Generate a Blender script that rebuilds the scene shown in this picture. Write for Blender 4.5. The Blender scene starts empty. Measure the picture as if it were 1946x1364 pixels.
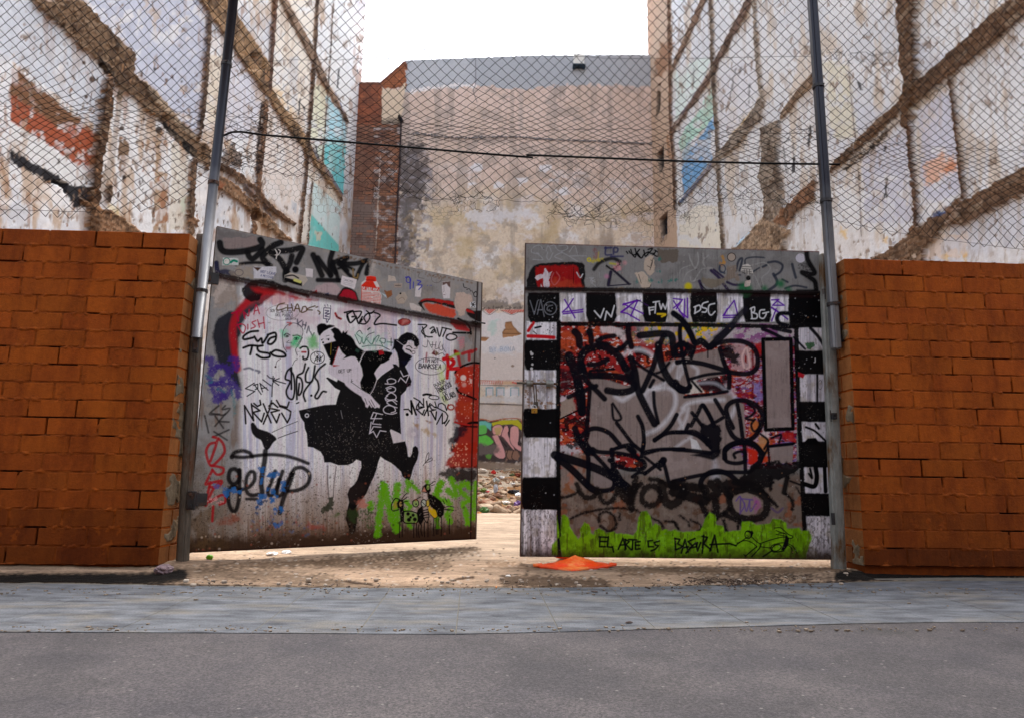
import bpy, math, random
import numpy as np
from mathutils import Vector
random.seed(7); RNG = np.random.default_rng(7)
scene = bpy.context.scene
COL = scene.collection

# ------------------------------------------------------------------ camera
W, H, F = 1946.0, 1364.0, 1320.0
CAM = np.array([0.0, -4.6, 0.6])
_y, _p, _r = (math.radians(a) for a in (2.5, 9.7, 0.8))
FW = np.array([math.sin(_y)*math.cos(_p), math.cos(_y)*math.cos(_p), math.sin(_p)])
_rt = np.array([math.cos(_y), -math.sin(_y), 0.0]); _up = np.cross(_rt, FW)
RT = _rt*math.cos(_r) + _up*math.sin(_r); UP = np.cross(RT, FW)

def proj(P):
    d = np.asarray(P, float) - CAM
    z = d @ FW
    return W/2 + F*(d @ RT)/z, H/2 - F*(d @ UP)/z
def ray(px, py): return FW*F + RT*(px - W/2) + UP*(H/2 - py)
def onY(px, py, Y):
    d = ray(px, py); return CAM + d*((Y - CAM[1])/d[1])
def onZ(px, py, Z):
    d = ray(px, py); return CAM + d*((Z - CAM[2])/d[2])
def onpl(px, py, p0, n):
    d = ray(px, py); return CAM + d*(((np.asarray(p0) - CAM) @ n)/(d @ n))

cam = bpy.data.cameras.new('camera'); co = bpy.data.objects.new('camera', cam); COL.objects.link(co)
cam.sensor_fit = 'HORIZONTAL'; cam.sensor_width = 36.0; cam.lens = F/W*36.0
cam.clip_start = 0.05; cam.clip_end = 1000
from mathutils import Matrix
co.matrix_world = Matrix(((RT[0], UP[0], -FW[0], CAM[0]), (RT[1], UP[1], -FW[1], CAM[1]), (RT[2], UP[2], -FW[2], CAM[2]), (0, 0, 0, 1)))
scene.camera = co

# ------------------------------------------------------------------ helpers
def lin(c):
    c = np.asarray(c, float)/255.0
    return np.where(c <= .04045, c/12.92, ((c + .055)/1.055)**2.4)

def mesh_np(name, verts, faces, mats=(), parent=None, smooth=False, col=None, uv=None):
    """faces: (n,4) or (n,3) int array, or list of tuples"""
    me = bpy.data.meshes.new(name)
    if isinstance(faces, np.ndarray):
        verts = np.ascontiguousarray(verts, dtype=np.float32)
        n, k = faces.shape
        me.vertices.add(len(verts)); me.vertices.foreach_set('co', verts.ravel())
        me.loops.add(n*k); me.loops.foreach_set('vertex_index', faces.astype(np.int32).ravel())
        me.polygons.add(n); me.polygons.foreach_set('loop_start', np.arange(0, n*k, k, dtype=np.int32))
        me.polygons.foreach_set('loop_total', np.full(n, k, dtype=np.int32))
        me.update(calc_edges=True)
    else:
        me.from_pydata([tuple(map(float, v)) for v in verts], [], faces)
    if col is not None:
        at = me.color_attributes.new('Col', 'FLOAT_COLOR', 'POINT')
        c4 = np.ones((len(verts), 4), np.float32); c4[:, :3] = col
        at.data.foreach_set('color', c4.ravel())
    if smooth: me.polygons.foreach_set('use_smooth', np.ones(len(me.polygons), dtype=bool))
    for m in mats: me.materials.append(m)
    me.validate(); me.update()
    o = bpy.data.objects.new(name, me); COL.objects.link(o)
    if parent is not None: o.parent = parent
    return o

class MB:
    """collects verts/faces for one mesh"""
    def __init__(s): s.v = []; s.f = []
    def add(s, vs, fs):
        b = len(s.v); s.v += [tuple(map(float, v)) for v in vs]; s.f += [tuple(b + i for i in f) for f in fs]
    def box(s, c, h, ax=None, ch=0.0):
        """box at centre c, half sizes h, axes ax (3 unit vectors), chamfer ch"""
        c = np.asarray(c, float); h = np.asarray(h, float)
        ax = np.eye(3) if ax is None else np.asarray(ax, float)
        if ch <= 0:
            vs = [c + ax.T @ (h*np.array([i, j, k])) for i in (-1, 1) for j in (-1, 1) for k in (-1, 1)]
            s.add(vs, [(0, 1, 3, 2), (4, 6, 7, 5), (0, 4, 5, 1), (2, 3, 7, 6), (0, 2, 6, 4), (1, 5, 7, 3)]); return
        vs = []; idx = {}
        for i in (-1, 1):
            for j in (-1, 1):
                for k in (-1, 1):
                    for a in range(3):
                        q = h*np.array([i, j, k]) - ch*np.array([i, j, k])
                        q[a] = h[a]*(i, j, k)[a]
                        idx[(i, j, k, a)] = len(vs); vs.append(c + ax.T @ q)
        fs = []
        for a in range(3):
            b_, c_ = (a+1) % 3, (a+2) % 3
            for sgn in (-1, 1):
                q = []
                for (p, r) in ((-1, -1), (1, -1), (1, 1), (-1, 1)):
                    t = [0, 0, 0]; t[a] = sgn; t[b_] = p; t[c_] = r; q.append(idx[(*t, a)])
                fs.append(tuple(q if sgn > 0 else q[::-1]))
            for p in (-1, 1):
                for r in (-1, 1):
                    e = []
                    for sgn in (-1, 1):
                        t = [0, 0, 0]; t[a] = sgn; t[b_] = p; t[c_] = r
                        e.append((idx[(*t, b_)], idx[(*t, c_)]))
                    q = (e[0][0], e[1][0], e[1][1], e[0][1])
                    fs.append(q if p*r > 0 else q[::-1])
        for i in (-1, 1):
            for j in (-1, 1):
                for k in (-1, 1):
                    q = (idx[(i, j, k, 0)], idx[(i, j, k, 1)], idx[(i, j, k, 2)])
                    fs.append(q if i*j*k > 0 else q[::-1])
        s.add(vs, fs)
    def tube(s, pts, r, n=8, cap=True):
        pts = [np.asarray(p, float) for p in pts]; m = len(pts); vs = []; fs = []
        rr = r if hasattr(r, '__len__') else [r]*m
        up0 = None
        for i, p in enumerate(pts):
            t = pts[min(i+1, m-1)] - pts[max(i-1, 0)]; t = t/(np.linalg.norm(t) + 1e-9)
            if up0 is None:
                up0 = np.array([0, 0, 1.0]) if abs(t[2]) < .9 else np.array([0, 1.0, 0])
            a = np.cross(t, up0); a /= np.linalg.norm(a) + 1e-9; b = np.cross(a, t); up0 = b
            for k in range(n):
                w = 2*math.pi*k/n; vs.append(p + rr[i]*(a*math.cos(w) + b*math.sin(w)))
        for i in range(m-1):
            for k in range(n):
                k2 = (k+1) % n; fs.append((i*n+k, i*n+k2, (i+1)*n+k2, (i+1)*n+k))
        if cap: fs.append(tuple(range(n))); fs.append(tuple(reversed(range((m-1)*n, m*n))))
        s.add(vs, fs)
    def build(s, name, mats, parent=None, smooth=False, **kw):
        return mesh_np(name, s.v, s.f, mats if isinstance(mats, (list, tuple)) else [mats], parent, smooth, **kw)

def tag(o, label=None, cat=None, group=None, kind=None):
    if label: o['label'] = label
    if cat: o['category'] = cat
    if group: o['group'] = group
    if kind: o['kind'] = kind
    return o
def thing(name, loc, label, cat, group=None):
    o = bpy.data.objects.new(name, None); COL.objects.link(o); o.empty_display_size = .1
    o.location = tuple(map(float, loc)); o['_'] = 0; del o['_']
    return tag(o, label, cat, group)
def under(child, parent):
    """parent keeping the child's world coordinates (mesh data is written in world space)"""
    child.parent = parent
    child.matrix_parent_inverse = Matrix.Translation(-Vector(parent.location))
    return child

# smooth value noise, vectorised
_LAT = RNG.random((256, 256)).astype(np.float32)
def vnoise(x, y, seed=0):
    x = np.asarray(x, np.float32) + seed*17.31; y = np.asarray(y, np.float32) + seed*9.77
    xi = np.floor(x).astype(int); yi = np.floor(y).astype(int)
    fx = x - xi; fy = y - yi; fx = fx*fx*(3-2*fx); fy = fy*fy*(3-2*fy)
    a = _LAT[xi & 255, yi & 255]; b = _LAT[(xi+1) & 255, yi & 255]
    c = _LAT[xi & 255, (yi+1) & 255]; d = _LAT[(xi+1) & 255, (yi+1) & 255]
    return (a*(1-fx) + b*fx)*(1-fy) + (c*(1-fx) + d*fx)*fy
def fbm(x, y, oct=4, seed=0):
    s = 0; a = .5; t = 0
    for i in range(oct):
        s = s + a*vnoise(x*2**i, y*2**i, seed + i*3); t += a; a *= .55
    return s/t
def sst(a, b, x):
    t = np.clip((x-a)/(b-a), 0, 1); return t*t*(3-2*t)

# ------------------------------------------------------------------ materials
def newmat(name):
    m = bpy.data.materials.new(name); m.use_nodes = True
    nt = m.node_tree; b = nt.nodes['Principled BSDF']; return m, nt, b
def N(nt, t, **kw):
    n = nt.nodes.new(t)
    for k, v in kw.items():
        if k in n.inputs: n.inputs[k].default_value = v
        else: setattr(n, k, v)
    return n
def noise_mat(name, c1, c2, scale=8, rough=.8, bump=.2, bscale=60, detail=6, spec=.3, c3=None, s3=2.0, stretch=None, metal=0.0, bdist=.01, t3=(.5, .62)):
    m, nt, b = newmat(name); L = nt.links.new
    tc = N(nt, 'ShaderNodeTexCoord')
    src = tc.outputs['Object']
    if stretch:
        mp = N(nt, 'ShaderNodeMapping'); mp.inputs['Scale'].default_value = stretch; L(src, mp.inputs[0]); src2 = mp.outputs[0]
    else: src2 = src
    n1 = N(nt, 'ShaderNodeTexNoise', Scale=scale, Detail=detail, Roughness=.65); L(src2, n1.inputs['Vector'])
    r1 = N(nt, 'ShaderNodeValToRGB'); r1.color_ramp.elements[0].position = .32; r1.color_ramp.elements[1].position = .68
    r1.color_ramp.elements[0].color = (*lin(c1), 1); r1.color_ramp.elements[1].color = (*lin(c2), 1)
    L(n1.outputs['Fac'], r1.inputs[0]); out = r1.outputs[0]
    if c3 is not None:
        n3 = N(nt, 'ShaderNodeTexNoise', Scale=s3, Detail=8, Roughness=.7); L(src2, n3.inputs['Vector'])
        r3 = N(nt, 'ShaderNodeValToRGB'); r3.color_ramp.elements[0].position = t3[0]; r3.color_ramp.elements[1].position = t3[1]
        L(n3.outputs['Fac'], r3.inputs[0])
        mx = N(nt, 'ShaderNodeMix', data_type='RGBA'); L(r3.outputs[0], mx.inputs[0]); L(out, mx.inputs[6]); mx.inputs[7].default_value = (*lin(c3), 1); out = mx.outputs[2]
    L(out, b.inputs['Base Color'])
    b.inputs['Roughness'].default_value = rough; b.inputs['Specular IOR Level'].default_value = spec; b.inputs['Metallic'].default_value = metal
    if bump:
        nb = N(nt, 'ShaderNodeTexNoise', Scale=bscale, Detail=8, Roughness=.7); L(src2, nb.inputs['Vector'])
        bp = N(nt, 'ShaderNodeBump', Strength=bump, Distance=bdist); L(nb.outputs['Fac'], bp.inputs['Height']); L(bp.outputs[0], b.inputs['Normal'])
    return m
def painted_mat(name, rough=.55, spec=.35, bump=.15, bscale=90, var=.12, vscale=40, bdist=.004, wav=0.0):
    """surface whose paint is stored per vertex; noise adds grain and relief"""
    m, nt, b = newmat(name); L = nt.links.new
    at = N(nt, 'ShaderNodeVertexColor', layer_name='Col')
    tc = N(nt, 'ShaderNodeTexCoord')
    n1 = N(nt, 'ShaderNodeTexNoise', Scale=vscale, Detail=8, Roughness=.75); L(tc.outputs['Object'], n1.inputs['Vector'])
    mr = N(nt, 'ShaderNodeMapRange'); mr.inputs[1].default_value = .3; mr.inputs[2].default_value = .7; mr.inputs[3].default_value = 1-var; mr.inputs[4].default_value = 1+var*.6
    L(n1.outputs['Fac'], mr.inputs[0])
    vm = N(nt, 'ShaderNodeVectorMath', operation='SCALE'); L(at.outputs['Color'], vm.inputs[0]); L(mr.outputs[0], vm.inputs[3])
    L(vm.outputs[0], b.inputs['Base Color'])
    b.inputs['Roughness'].default_value = rough; b.inputs['Specular IOR Level'].default_value = spec
    nb = N(nt, 'ShaderNodeTexNoise', Scale=bscale, Detail=6, Roughness=.7); L(tc.outputs['Object'], nb.inputs['Vector'])
    bp = N(nt, 'ShaderNodeBump', Strength=bump, Distance=bdist); L(nb.outputs['Fac'], bp.inputs['Height'])
    if wav:
        nw = N(nt, 'ShaderNodeTexNoise', Scale=2.2, Detail=2); L(tc.outputs['Object'], nw.inputs['Vector'])
        bw = N(nt, 'ShaderNodeBump', Strength=wav, Distance=.06); L(nw.outputs['Fac'], bw.inputs['Height']); L(bw.outputs[0], bp.inputs['Normal'])
    L(bp.outputs[0], b.inputs['Normal'])
    return m
def plain(name, c, rough=.5, spec=.4, metal=0.0, bump=.0, bscale=80, var=14):
    c = np.asarray(c); return noise_mat(name, np.clip(c-var, 0, 255), np.clip(c+var, 0, 255), 25, rough, bump, bscale, spec=spec, metal=metal)

# ------------------------------------------------------------------ paint canvas: a grid of vertices that carries paint
class Canvas:
    """a flat sheet of vertices P[v,u]; everything painted is stored in the sheet's own vertices.
       Outlines are given in the traced photograph's pixels and carried over to the sheet by (px,py)."""
    def __init__(s, P):
        s.P = P; s.px, s.py = proj(P); s.sh = s.px.shape
        s.c = np.zeros((*s.sh, 3), np.float32); s.id = np.zeros(s.sh, np.int16); s.hgt = np.zeros(s.sh, np.float32)
        s.T = (0.0, 0.0, 1.0); s.gain = 1.0; s.rows = np.arange(s.sh[0]); s.pid = 0; s.mask = None; s.wk = 1.0; s.peel = None
        s._n = {}
    def t(s, x0, y0, sc): s.T = (x0, y0, sc); return s
    def xf(s, pts):
        a = np.asarray(pts, float); return np.stack([s.T[0] + a[:, 0]/s.T[2], s.T[1] + a[:, 1]/s.T[2]], 1)
    def colr(s, c): return np.clip(lin(c)*s.gain, 0, .9)
    def noise(s, freq, seed=0, oct=4, fy=None):
        k = (freq, seed, oct, fy)
        if k not in s._n: s._n[k] = fbm(s.px*freq, s.py*(fy or freq), oct, seed)
        return s._n[k]
    def bbox(s, a, pad):
        x0, y0 = a.min(0) - pad; x1, y1 = a.max(0) + pad
        m = (s.px >= x0) & (s.px <= x1) & (s.py >= y0) & (s.py <= y1)
        r = np.flatnonzero(m.any(1)); q = np.flatnonzero(m.any(0))
        if len(r) == 0 or len(q) == 0: return None
        return slice(r[0], r[-1]+1), slice(q[0], q[-1]+1)
    def put(s, sl, al, c, pid=None, relief=0.0):
        if s.mask is not None: al = al*s.mask[sl]
        c = s.colr(c) if not isinstance(c, np.ndarray) or c.ndim == 1 else c
        s.c[sl] = s.c[sl]*(1-al[..., None]) + c*al[..., None]
        pid = s.pid if pid is None else pid
        if pid >= 0: s.id[sl] = np.where(al > .5, pid, s.id[sl])
        if relief:
            r_ = np.clip(al*2.2-1.2, 0, 1)*relief; s.hgt[sl] = np.maximum(s.hgt[sl], r_) if relief > 0 else np.minimum(s.hgt[sl], r_)
    @staticmethod
    def smoothp(a, close=False, k=6):
        n = len(a)
        if n < 3: return a
        out = []
        R = range(n if close else n-1)
        for i in R:
            p0 = a[(i-1) % n] if close or i > 0 else 2*a[0]-a[1]
            p1 = a[i]; p2 = a[(i+1) % n]
            p3 = a[(i+2) % n] if close or i+2 < n else 2*a[-1]-a[-2]
            for j in range(k):
                t = j/k
                out.append(.5*((2*p1) + (-p0+p2)*t + (2*p0-5*p1+4*p2-p3)*t*t + (-p0+3*p1-3*p2+p3)*t**3))
        if not close: out.append(a[-1])
        return np.array(out)
    def _dist(s, sl, a, wf):
        X = s.px[sl]; Y = s.py[sl]; D = np.full(X.shape, 1e9, np.float32)
        n = len(a)-1
        for i in range(n):
            p = a[i]; q = a[i+1]; d = q-p; L2 = d @ d + 1e-9
            w0 = wf[i]; w1 = wf[i+1]; R = max(w0, w1)*.5 + s._pad
            # local window by rows/cols
            m0 = (X >= min(p[0], q[0])-R) & (X <= max(p[0], q[0])+R) & (Y >= min(p[1], q[1])-R) & (Y <= max(p[1], q[1])+R)
            if not m0.any(): continue
            x = X[m0]-p[0]; y = Y[m0]-p[1]
            t = np.clip((x*d[0]+y*d[1])/L2, 0, 1)
            e = np.hypot(x-t*d[0], y-t*d[1]) - .5*(w0 + (w1-w0)*t)
            D[m0] = np.minimum(D[m0], e)
        return D
    def st(s, pts, w, c, soft=1.0, a=1.0, smooth=True, taper=0.0, rag=0.0, close=False, pid=None, relief=0.0, spray=0.0):
        """brush / spray stroke along pts, width w (crop units)"""
        A = s.xf(pts); w = w*s.wk/s.T[2]; soft = soft if s.T[2] == 1 else max(.7, soft*.45)
        if close: A = np.vstack([A, A[:1]])
        if smooth: A = s.smoothp(A)
        s._pad = soft*1.5 + rag + spray*6 + 2
        sl = s.bbox(A, w/2 + s._pad)
        if sl is None: return
        n = len(A); wf = np.full(n, w)
        if taper: tt = np.linspace(0, 1, n); wf = w*(1 - taper*sst(.55, 1, tt))
        D = s._dist(sl, A, wf)
        if rag: D = D + (s.noise(.35, 3, 2)[sl]-.5)*2*rag
        al = np.clip(.5 - D/max(soft, .3), 0, 1)
        if spray:
            al = np.maximum(al, np.clip(.55 - D/(spray*5), 0, .8)*(s.noise(.9, 11, 2)[sl] > .52))
        s.put(sl, al*a, c, pid, relief)
    def fl(s, pts, c, soft=1.0, a=1.0, rag=0.0, smooth=False, pid=None, relief=0.0, rf=.12, tex=None):
        """filled outline"""
        A = s.xf(pts); soft = soft if s.T[2] == 1 else max(.7, soft*.6)
        if smooth: A = s.smoothp(A, True)
        sl = s.bbox(A, soft + rag + 2)
        if sl is None: return
        X = s.px[sl]; Y = s.py[sl]; ins = np.zeros(X.shape, bool); D = np.full(X.shape, 1e9, np.float32)
        n = len(A)
        for i in range(n):
            p = A[i]; q = A[(i+1) % n]; d = q-p
            if abs(d[1]) > 1e-9:
                cr = ((p[1] > Y) != (q[1] > Y)) & (X < d[0]*(Y-p[1])/d[1] + p[0]); ins ^= cr
            x = X-p[0]; y = Y-p[1]; t = np.clip((x*d[0]+y*d[1])/(d @ d + 1e-9), 0, 1)
            D = np.minimum(D, np.hypot(x-t*d[0], y-t*d[1]))
        D = np.where(ins, -D, D)
        if rag: D = D + (s.noise(rf, 5, 4)[sl]-.5)*2*rag
        al = np.clip(.5 - D/max(soft, .3), 0, 1)*a
        if tex is not None: al = al*tex[sl]
        if s.peel is not None and s.pid == 0: al = al*s.peel[sl]
        s.put(sl, al, c, pid, relief)
    def all(s, c, al=1.0, pid=-1):
        sl = (slice(None), slice(None)); s.put(sl, np.broadcast_to(np.asarray(al, np.float32), s.sh), c, pid)
    def dot(s, x, y, r, c, soft=1.0, a=1.0, **k): s.st([(x-.01, y), (x+.01, y)], 2*r, c, soft, a, smooth=False, **k)
    def ell(s, x, y, rx, ry, w, c, rot=0, soft=1.0, a=1.0, fill=None, **k):
        th = np.linspace(0, 2*math.pi, 20, endpoint=False); cr, sr = math.cos(rot), math.sin(rot)
        P = [(x + rx*math.cos(t)*cr - ry*math.sin(t)*sr, y + rx*math.cos(t)*sr + ry*math.sin(t)*cr) for t in th]
        if fill is not None: s.fl(P, fill, soft, a, **k)
        if w: s.st(P, w, c, soft, a, close=True, smooth=False, **k)
    def text(s, txt, x, y, h, w, c, adv=.75, ang=0.0, slant=0.0, jit=.05, soft=.8, asp=.62, seed=1, **k):
        rn = random.Random(seed); ca, sa = math.cos(ang), math.sin(ang)
        cx = 0.0
        for ch in txt:
            for stroke in GLY.get(ch.upper(), []):
                pts = []
                for gx, gy in stroke:
                    u = cx + gx*h*asp + rn.uniform(-jit, jit)*h; v = -(1-gy)*h + rn.uniform(-jit, jit)*h
                    u -= slant*v
                    pts.append((x + u*ca - v*sa, y + u*sa + v*ca))
                s.st(pts, w, c, soft, 1.0, smooth=len(pts) > 4, **k)
            cx += h*(adv if ch != ' ' else adv*.7)
GLY = {
 'A': [[(0, 1), (.5, 0), (1, 1)], [(.2, .65), (.8, .65)]], 'B': [[(0, 0), (0, 1)], [(0, 0), (.7, .1), (.7, .42), (0, .48), (.9, .6), (.8, .95), (0, 1)]],
 'C': [[(.95, .15), (.5, 0), (.05, .45), (.3, .95), (.95, .9)]], 'D': [[(.05, 0), (.05, 1)], [(0, 0), (.8, .15), (.95, .55), (.7, .92), (0, 1)]],
 'E': [[(.9, 0), (.05, 0), (.05, 1), (.9, 1)], [(.05, .5), (.7, .5)]], 'F': [[(.9, 0), (.05, 0), (.05, 1)], [(.05, .5), (.7, .5)]],
 'G': [[(.9, .15), (.45, 0), (.05, .5), (.4, 1), (.9, .85), (.9, .55)], [(.9, .55), (.5, .55)]], 'H': [[(0, 0), (0, 1)], [(1, 0), (1, 1)], [(0, .5), (1, .5)]],
 'I': [[(.4, 0), (.4, 1)]], 'J': [[(.8, 0), (.8, .8), (.4, 1), (.05, .8)]], 'K': [[(.05, 0), (.05, 1)], [(.9, 0), (.05, .55)], [(.3, .4), (.95, 1)]],
 'L': [[(.05, 0), (.05, 1), (.9, 1)]], 'M': [[(0, 1), (.1, 0), (.5, .6), (.9, 0), (1, 1)]], 'N': [[(0, 1), (.05, 0), (.9, 1), (.95, 0)]],
 'O': [[(.5, 0), (.05, .4), (.25, .95), (.75, .95), (.95, .45), (.5, 0)]], 'P': [[(.05, 0), (.05, 1)], [(.05, 0), (.8, .05), (.85, .4), (.05, .5)]],
 'Q': [[(.5, 0), (.05, .4), (.25, .95), (.75, .95), (.95, .45), (.5, 0)], [(.6, .7), (1, 1)]], 'R': [[(.05, 0), (.05, 1)], [(.05, 0), (.8, .08), (.75, .42), (.05, .5), (.9, 1)]],
 'S': [[(.9, .1), (.4, 0), (.05, .25), (.5, .5), (.9, .75), (.5, 1), (.05, .9)]], 'T': [[(0, 0), (1, 0)], [(.5, 0), (.5, 1)]],
 'U': [[(.05, 0), (.05, .75), (.45, 1), (.85, .75), (.9, 0)]], 'V': [[(0, 0), (.45, 1), (.95, 0)]], 'W': [[(0, 0), (.25, 1), (.5, .35), (.75, 1), (1, 0)]],
 'X': [[(0, 0), (1, 1)], [(1, 0), (0, 1)]], 'Y': [[(0, 0), (.5, .5), (.5, 1)], [(1, 0), (.5, .5)]], 'Z': [[(0, 0), (1, 0), (0, 1), (1, 1)]],
 "'": [[(.4, 0), (.4, .25)]], '.': [[(.4, .95), (.45, 1)]], '-': [[(.1, .5), (.8, .5)]], '!': [[(.4, 0), (.4, .7)], [(.4, .95), (.4, 1)]],
 '1': [[(.1, .3), (.5, 0), (.5, 1)]], '2': [[(.1, .2), (.5, 0), (.9, .25), (.1, 1), (.9, 1)]], '3': [[(.1, .1), (.8, .1), (.4, .45), (.9, .7), (.4, 1), (0, .9)]],
}
def grid_faces(nv, nu):
    i = np.arange(nv-1)[:, None]*nu + np.arange(nu-1)[None, :]
    return np.stack([i, i+1, i+nu+1, i+nu], -1)
def components(fid, keep0=(0,)):
    """4-connected pieces of equal id, by row runs and union-find; returns label grid and sizes"""
    nv, nu = fid.shape; par = []
    def find(a):
        while par[a] != a: par[a] = par[par[a]]; a = par[a]
        return a
    lab = np.zeros(fid.shape, np.int32); prev = []
    for r in range(nv):
        row = fid[r]; cut = np.flatnonzero(np.diff(row)) + 1; st = np.concatenate([[0], cut]); en = np.concatenate([cut, [nu]]); cur = []
        j = 0
        for a, b in zip(st.tolist(), en.tolist()):
            k = int(row[a]); l = len(par); par.append(l); cur.append((a, b, k, l))
            while j < len(prev) and prev[j][1] <= a: j += 1
            q = j
            while q < len(prev) and prev[q][0] < b:
                if prev[q][2] == k:
                    x, y = find(prev[q][3]), find(l)
                    if x != y: par[max(x, y)] = min(x, y)
                q += 1
            lab[r, a:b] = l
        prev = cur
    root = np.array([find(i) for i in range(len(par))], np.int32)
    return root[lab]
def canvas_build(cv, names, mat, parent, nrm, flip=False, least=60, most=90):
    """one mesh per painted piece: the sheet's faces are shared out among them (edges shared, nothing overlaps);
       specks too small to be a piece stay with the sheet itself"""
    nv, nu = cv.sh; P = cv.P + cv.hgt[..., None]*np.asarray(nrm)
    F4 = grid_faces(nv, nu)
    if flip: F4 = F4[..., ::-1]
    fid = cv.id[:-1, :-1].copy(); lab = components(fid); cnt = np.bincount(lab.ravel())
    Pf = P.reshape(-1, 3); C = cv.c.reshape(-1, 3); pieces = []
    for k, nm in names.items():
        if k == 0: continue
        ls = np.unique(lab[fid == k]); ls = sorted(ls.tolist(), key=lambda l: -cnt[l])
        big = [l for l in ls if cnt[l] >= least][:most]
        if not big: continue
        small = np.isin(lab, [l for l in ls if l not in big]) if len(big) < len(ls) else None
        if small is not None: fid[small] = 0
        for l in big: pieces.append((nm, lab == l, len(big)))
    pieces.insert(0, (names[0], fid == 0, 1))
    for nm, mk, nb in pieces:
        fs = F4[mk]
        if len(fs) == 0: continue
        us, inv = np.unique(fs.ravel(), return_inverse=True)
        o = mesh_np(nm[0] if isinstance(nm, tuple) else nm, Pf[us], inv.reshape(-1, 4), [mat], None, True, col=C[us])
        under(o, parent)
        if isinstance(nm, tuple) and nm[1] and (nb == 1 or len(nm) > 2): o['label'] = nm[1]
# ------------------------------------------------------------------ ground, pavement, road
def ground_line(pxs, z=0.0):
    P = [onZ(x, y, z)[:2] for x, y in pxs]
    a, b = np.array(P[0]), np.array(P[-1])
    return [(-9.0, a[1] + (-9-a[0])*.01)] + [tuple(p) for p in P] + [(9.0, b[1] + .03)]
BACK = ground_line([(107, 1108), (330, 1112), (640, 1116), (973, 1117), (1290, 1113), (1480, 1108), (1660, 1105), (1838, 1102)])
KERB = ground_line([(107, 1199), (500, 1201), (860, 1203), (1100, 1198), (1380, 1190), (1600, 1184), (1838, 1180)])
def line_y(Lp, x): return np.interp(x, [p[0] for p in Lp], [p[1] for p in Lp])

m_soil = noise_mat('bare_soil', (120, 100, 84), (150, 128, 108), 3, .95, .5, 40)
o = mesh_np('ground', [(-220, -220, -.3), (220, -220, -.3), (220, 220, -.3), (-220, 220, -.3)], [(0, 1, 2, 3)], [m_soil]); tag(o, kind='structure')

# road: asphalt sheet with a real grain
m, nt, b = newmat('asphalt'); L = nt.links.new
tc = N(nt, 'ShaderNodeTexCoord')
v1 = N(nt, 'ShaderNodeTexVoronoi', Scale=150.0); L(tc.outputs['Object'], v1.inputs['Vector'])
n1 = N(nt, 'ShaderNodeTexNoise', Scale=135.0, Detail=5, Roughness=.8); L(tc.outputs['Object'], n1.inputs['Vector'])
n2 = N(nt, 'ShaderNodeTexNoise', Scale=2.2, Detail=8, Roughness=.7); L(tc.outputs['Object'], n2.inputs['Vector'])
rp = N(nt, 'ShaderNodeValToRGB'); e = rp.color_ramp.elements; e[0].position = .40; e[0].color = (.018, .015, .019, 1); e[1].position = .64; e[1].color = (.118, .106, .106, 1)
L(n1.outputs['Fac'], rp.inputs[0])
rv = N(nt, 'ShaderNodeMix', data_type='RGBA', blend_type='MULTIPLY'); rv.inputs[0].default_value = .5; L(rp.outputs[0], rv.inputs[6]); gb = N(nt, 'ShaderNodeRGBToBW'); L(v1.outputs['Color'], gb.inputs[0]); L(gb.outputs[0], rv.inputs[7])
r2 = N(nt, 'ShaderNodeValToRGB'); e = r2.color_ramp.elements; e[0].position = .35; e[0].color = (.62, .6, .68, 1); e[1].position = .66; e[1].color = (1.35, 1.28, 1.24, 1); L(n2.outputs['Fac'], r2.inputs[0])
mu = N(nt, 'ShaderNodeMix', data_type='RGBA', blend_type='MULTIPLY'); mu.inputs[0].default_value = 1; L(rv.outputs[2], mu.inputs[6]); L(r2.outputs[0], mu.inputs[7]); L(mu.outputs[2], b.inputs['Base Color'])
b.inputs['Roughness'].default_value = .8
bp = N(nt, 'ShaderNodeBump', Strength=.7, Distance=.004); L(n1.outputs['Fac'], bp.inputs['Height']); L(bp.outputs[0], b.inputs['Normal'])
cr = N(nt, 'ShaderNodeTexVoronoi', Scale=.55, feature='DISTANCE_TO_EDGE'); wn = N(nt, 'ShaderNodeTexNoise', Scale=3.0, Detail=6); L(tc.outputs['Object'], wn.inputs['Vector'])
wa = N(nt, 'ShaderNodeVectorMath', operation='MULTIPLY_ADD'); L(wn.outputs['Color'], wa.inputs[0]); wa.inputs[1].default_value = (.55, .55, 0); L(tc.outputs['Object'], wa.inputs[2]); L(wa.outputs[0], cr.inputs['Vector'])
ck = N(nt, 'ShaderNodeMapRange'); L(cr.outputs['Distance'], ck.inputs[0]); ck.inputs[1].default_value = .002; ck.inputs[2].default_value = .010; ck.inputs[3].default_value = .25; ck.inputs[4].default_value = 1.0
n5 = N(nt, 'ShaderNodeTexNoise', Scale=.9, Detail=4, Roughness=.6); L(tc.outputs['Object'], n5.inputs['Vector']); pr = N(nt, 'ShaderNodeMapRange'); L(n5.outputs['Fac'], pr.inputs[0]); pr.inputs[1].default_value = .50; pr.inputs[2].default_value = .54; pr.inputs[3].default_value = 1.0; pr.inputs[4].default_value = .80
mq = N(nt, 'ShaderNodeMath', operation='MULTIPLY'); mq.inputs[0].default_value = 1.0; L(pr.outputs[0], mq.inputs[1])
vs5 = N(nt, 'ShaderNodeVectorMath', operation='SCALE'); L(mu.outputs[2], vs5.inputs[0]); L(mq.outputs[0], vs5.inputs[3]); L(vs5.outputs[0], b.inputs['Base Color'])
vp = N(nt, 'ShaderNodeTexVoronoi', Scale=26.0); L(tc.outputs['Object'], vp.inputs['Vector']); vq = N(nt, 'ShaderNodeMapRange'); L(vp.outputs['Distance'], vq.inputs[0]); vq.inputs[1].default_value = .10; vq.inputs[2].default_value = .16; vq.inputs[3].default_value = 1.0; vq.inputs[4].default_value = 0.0
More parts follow.
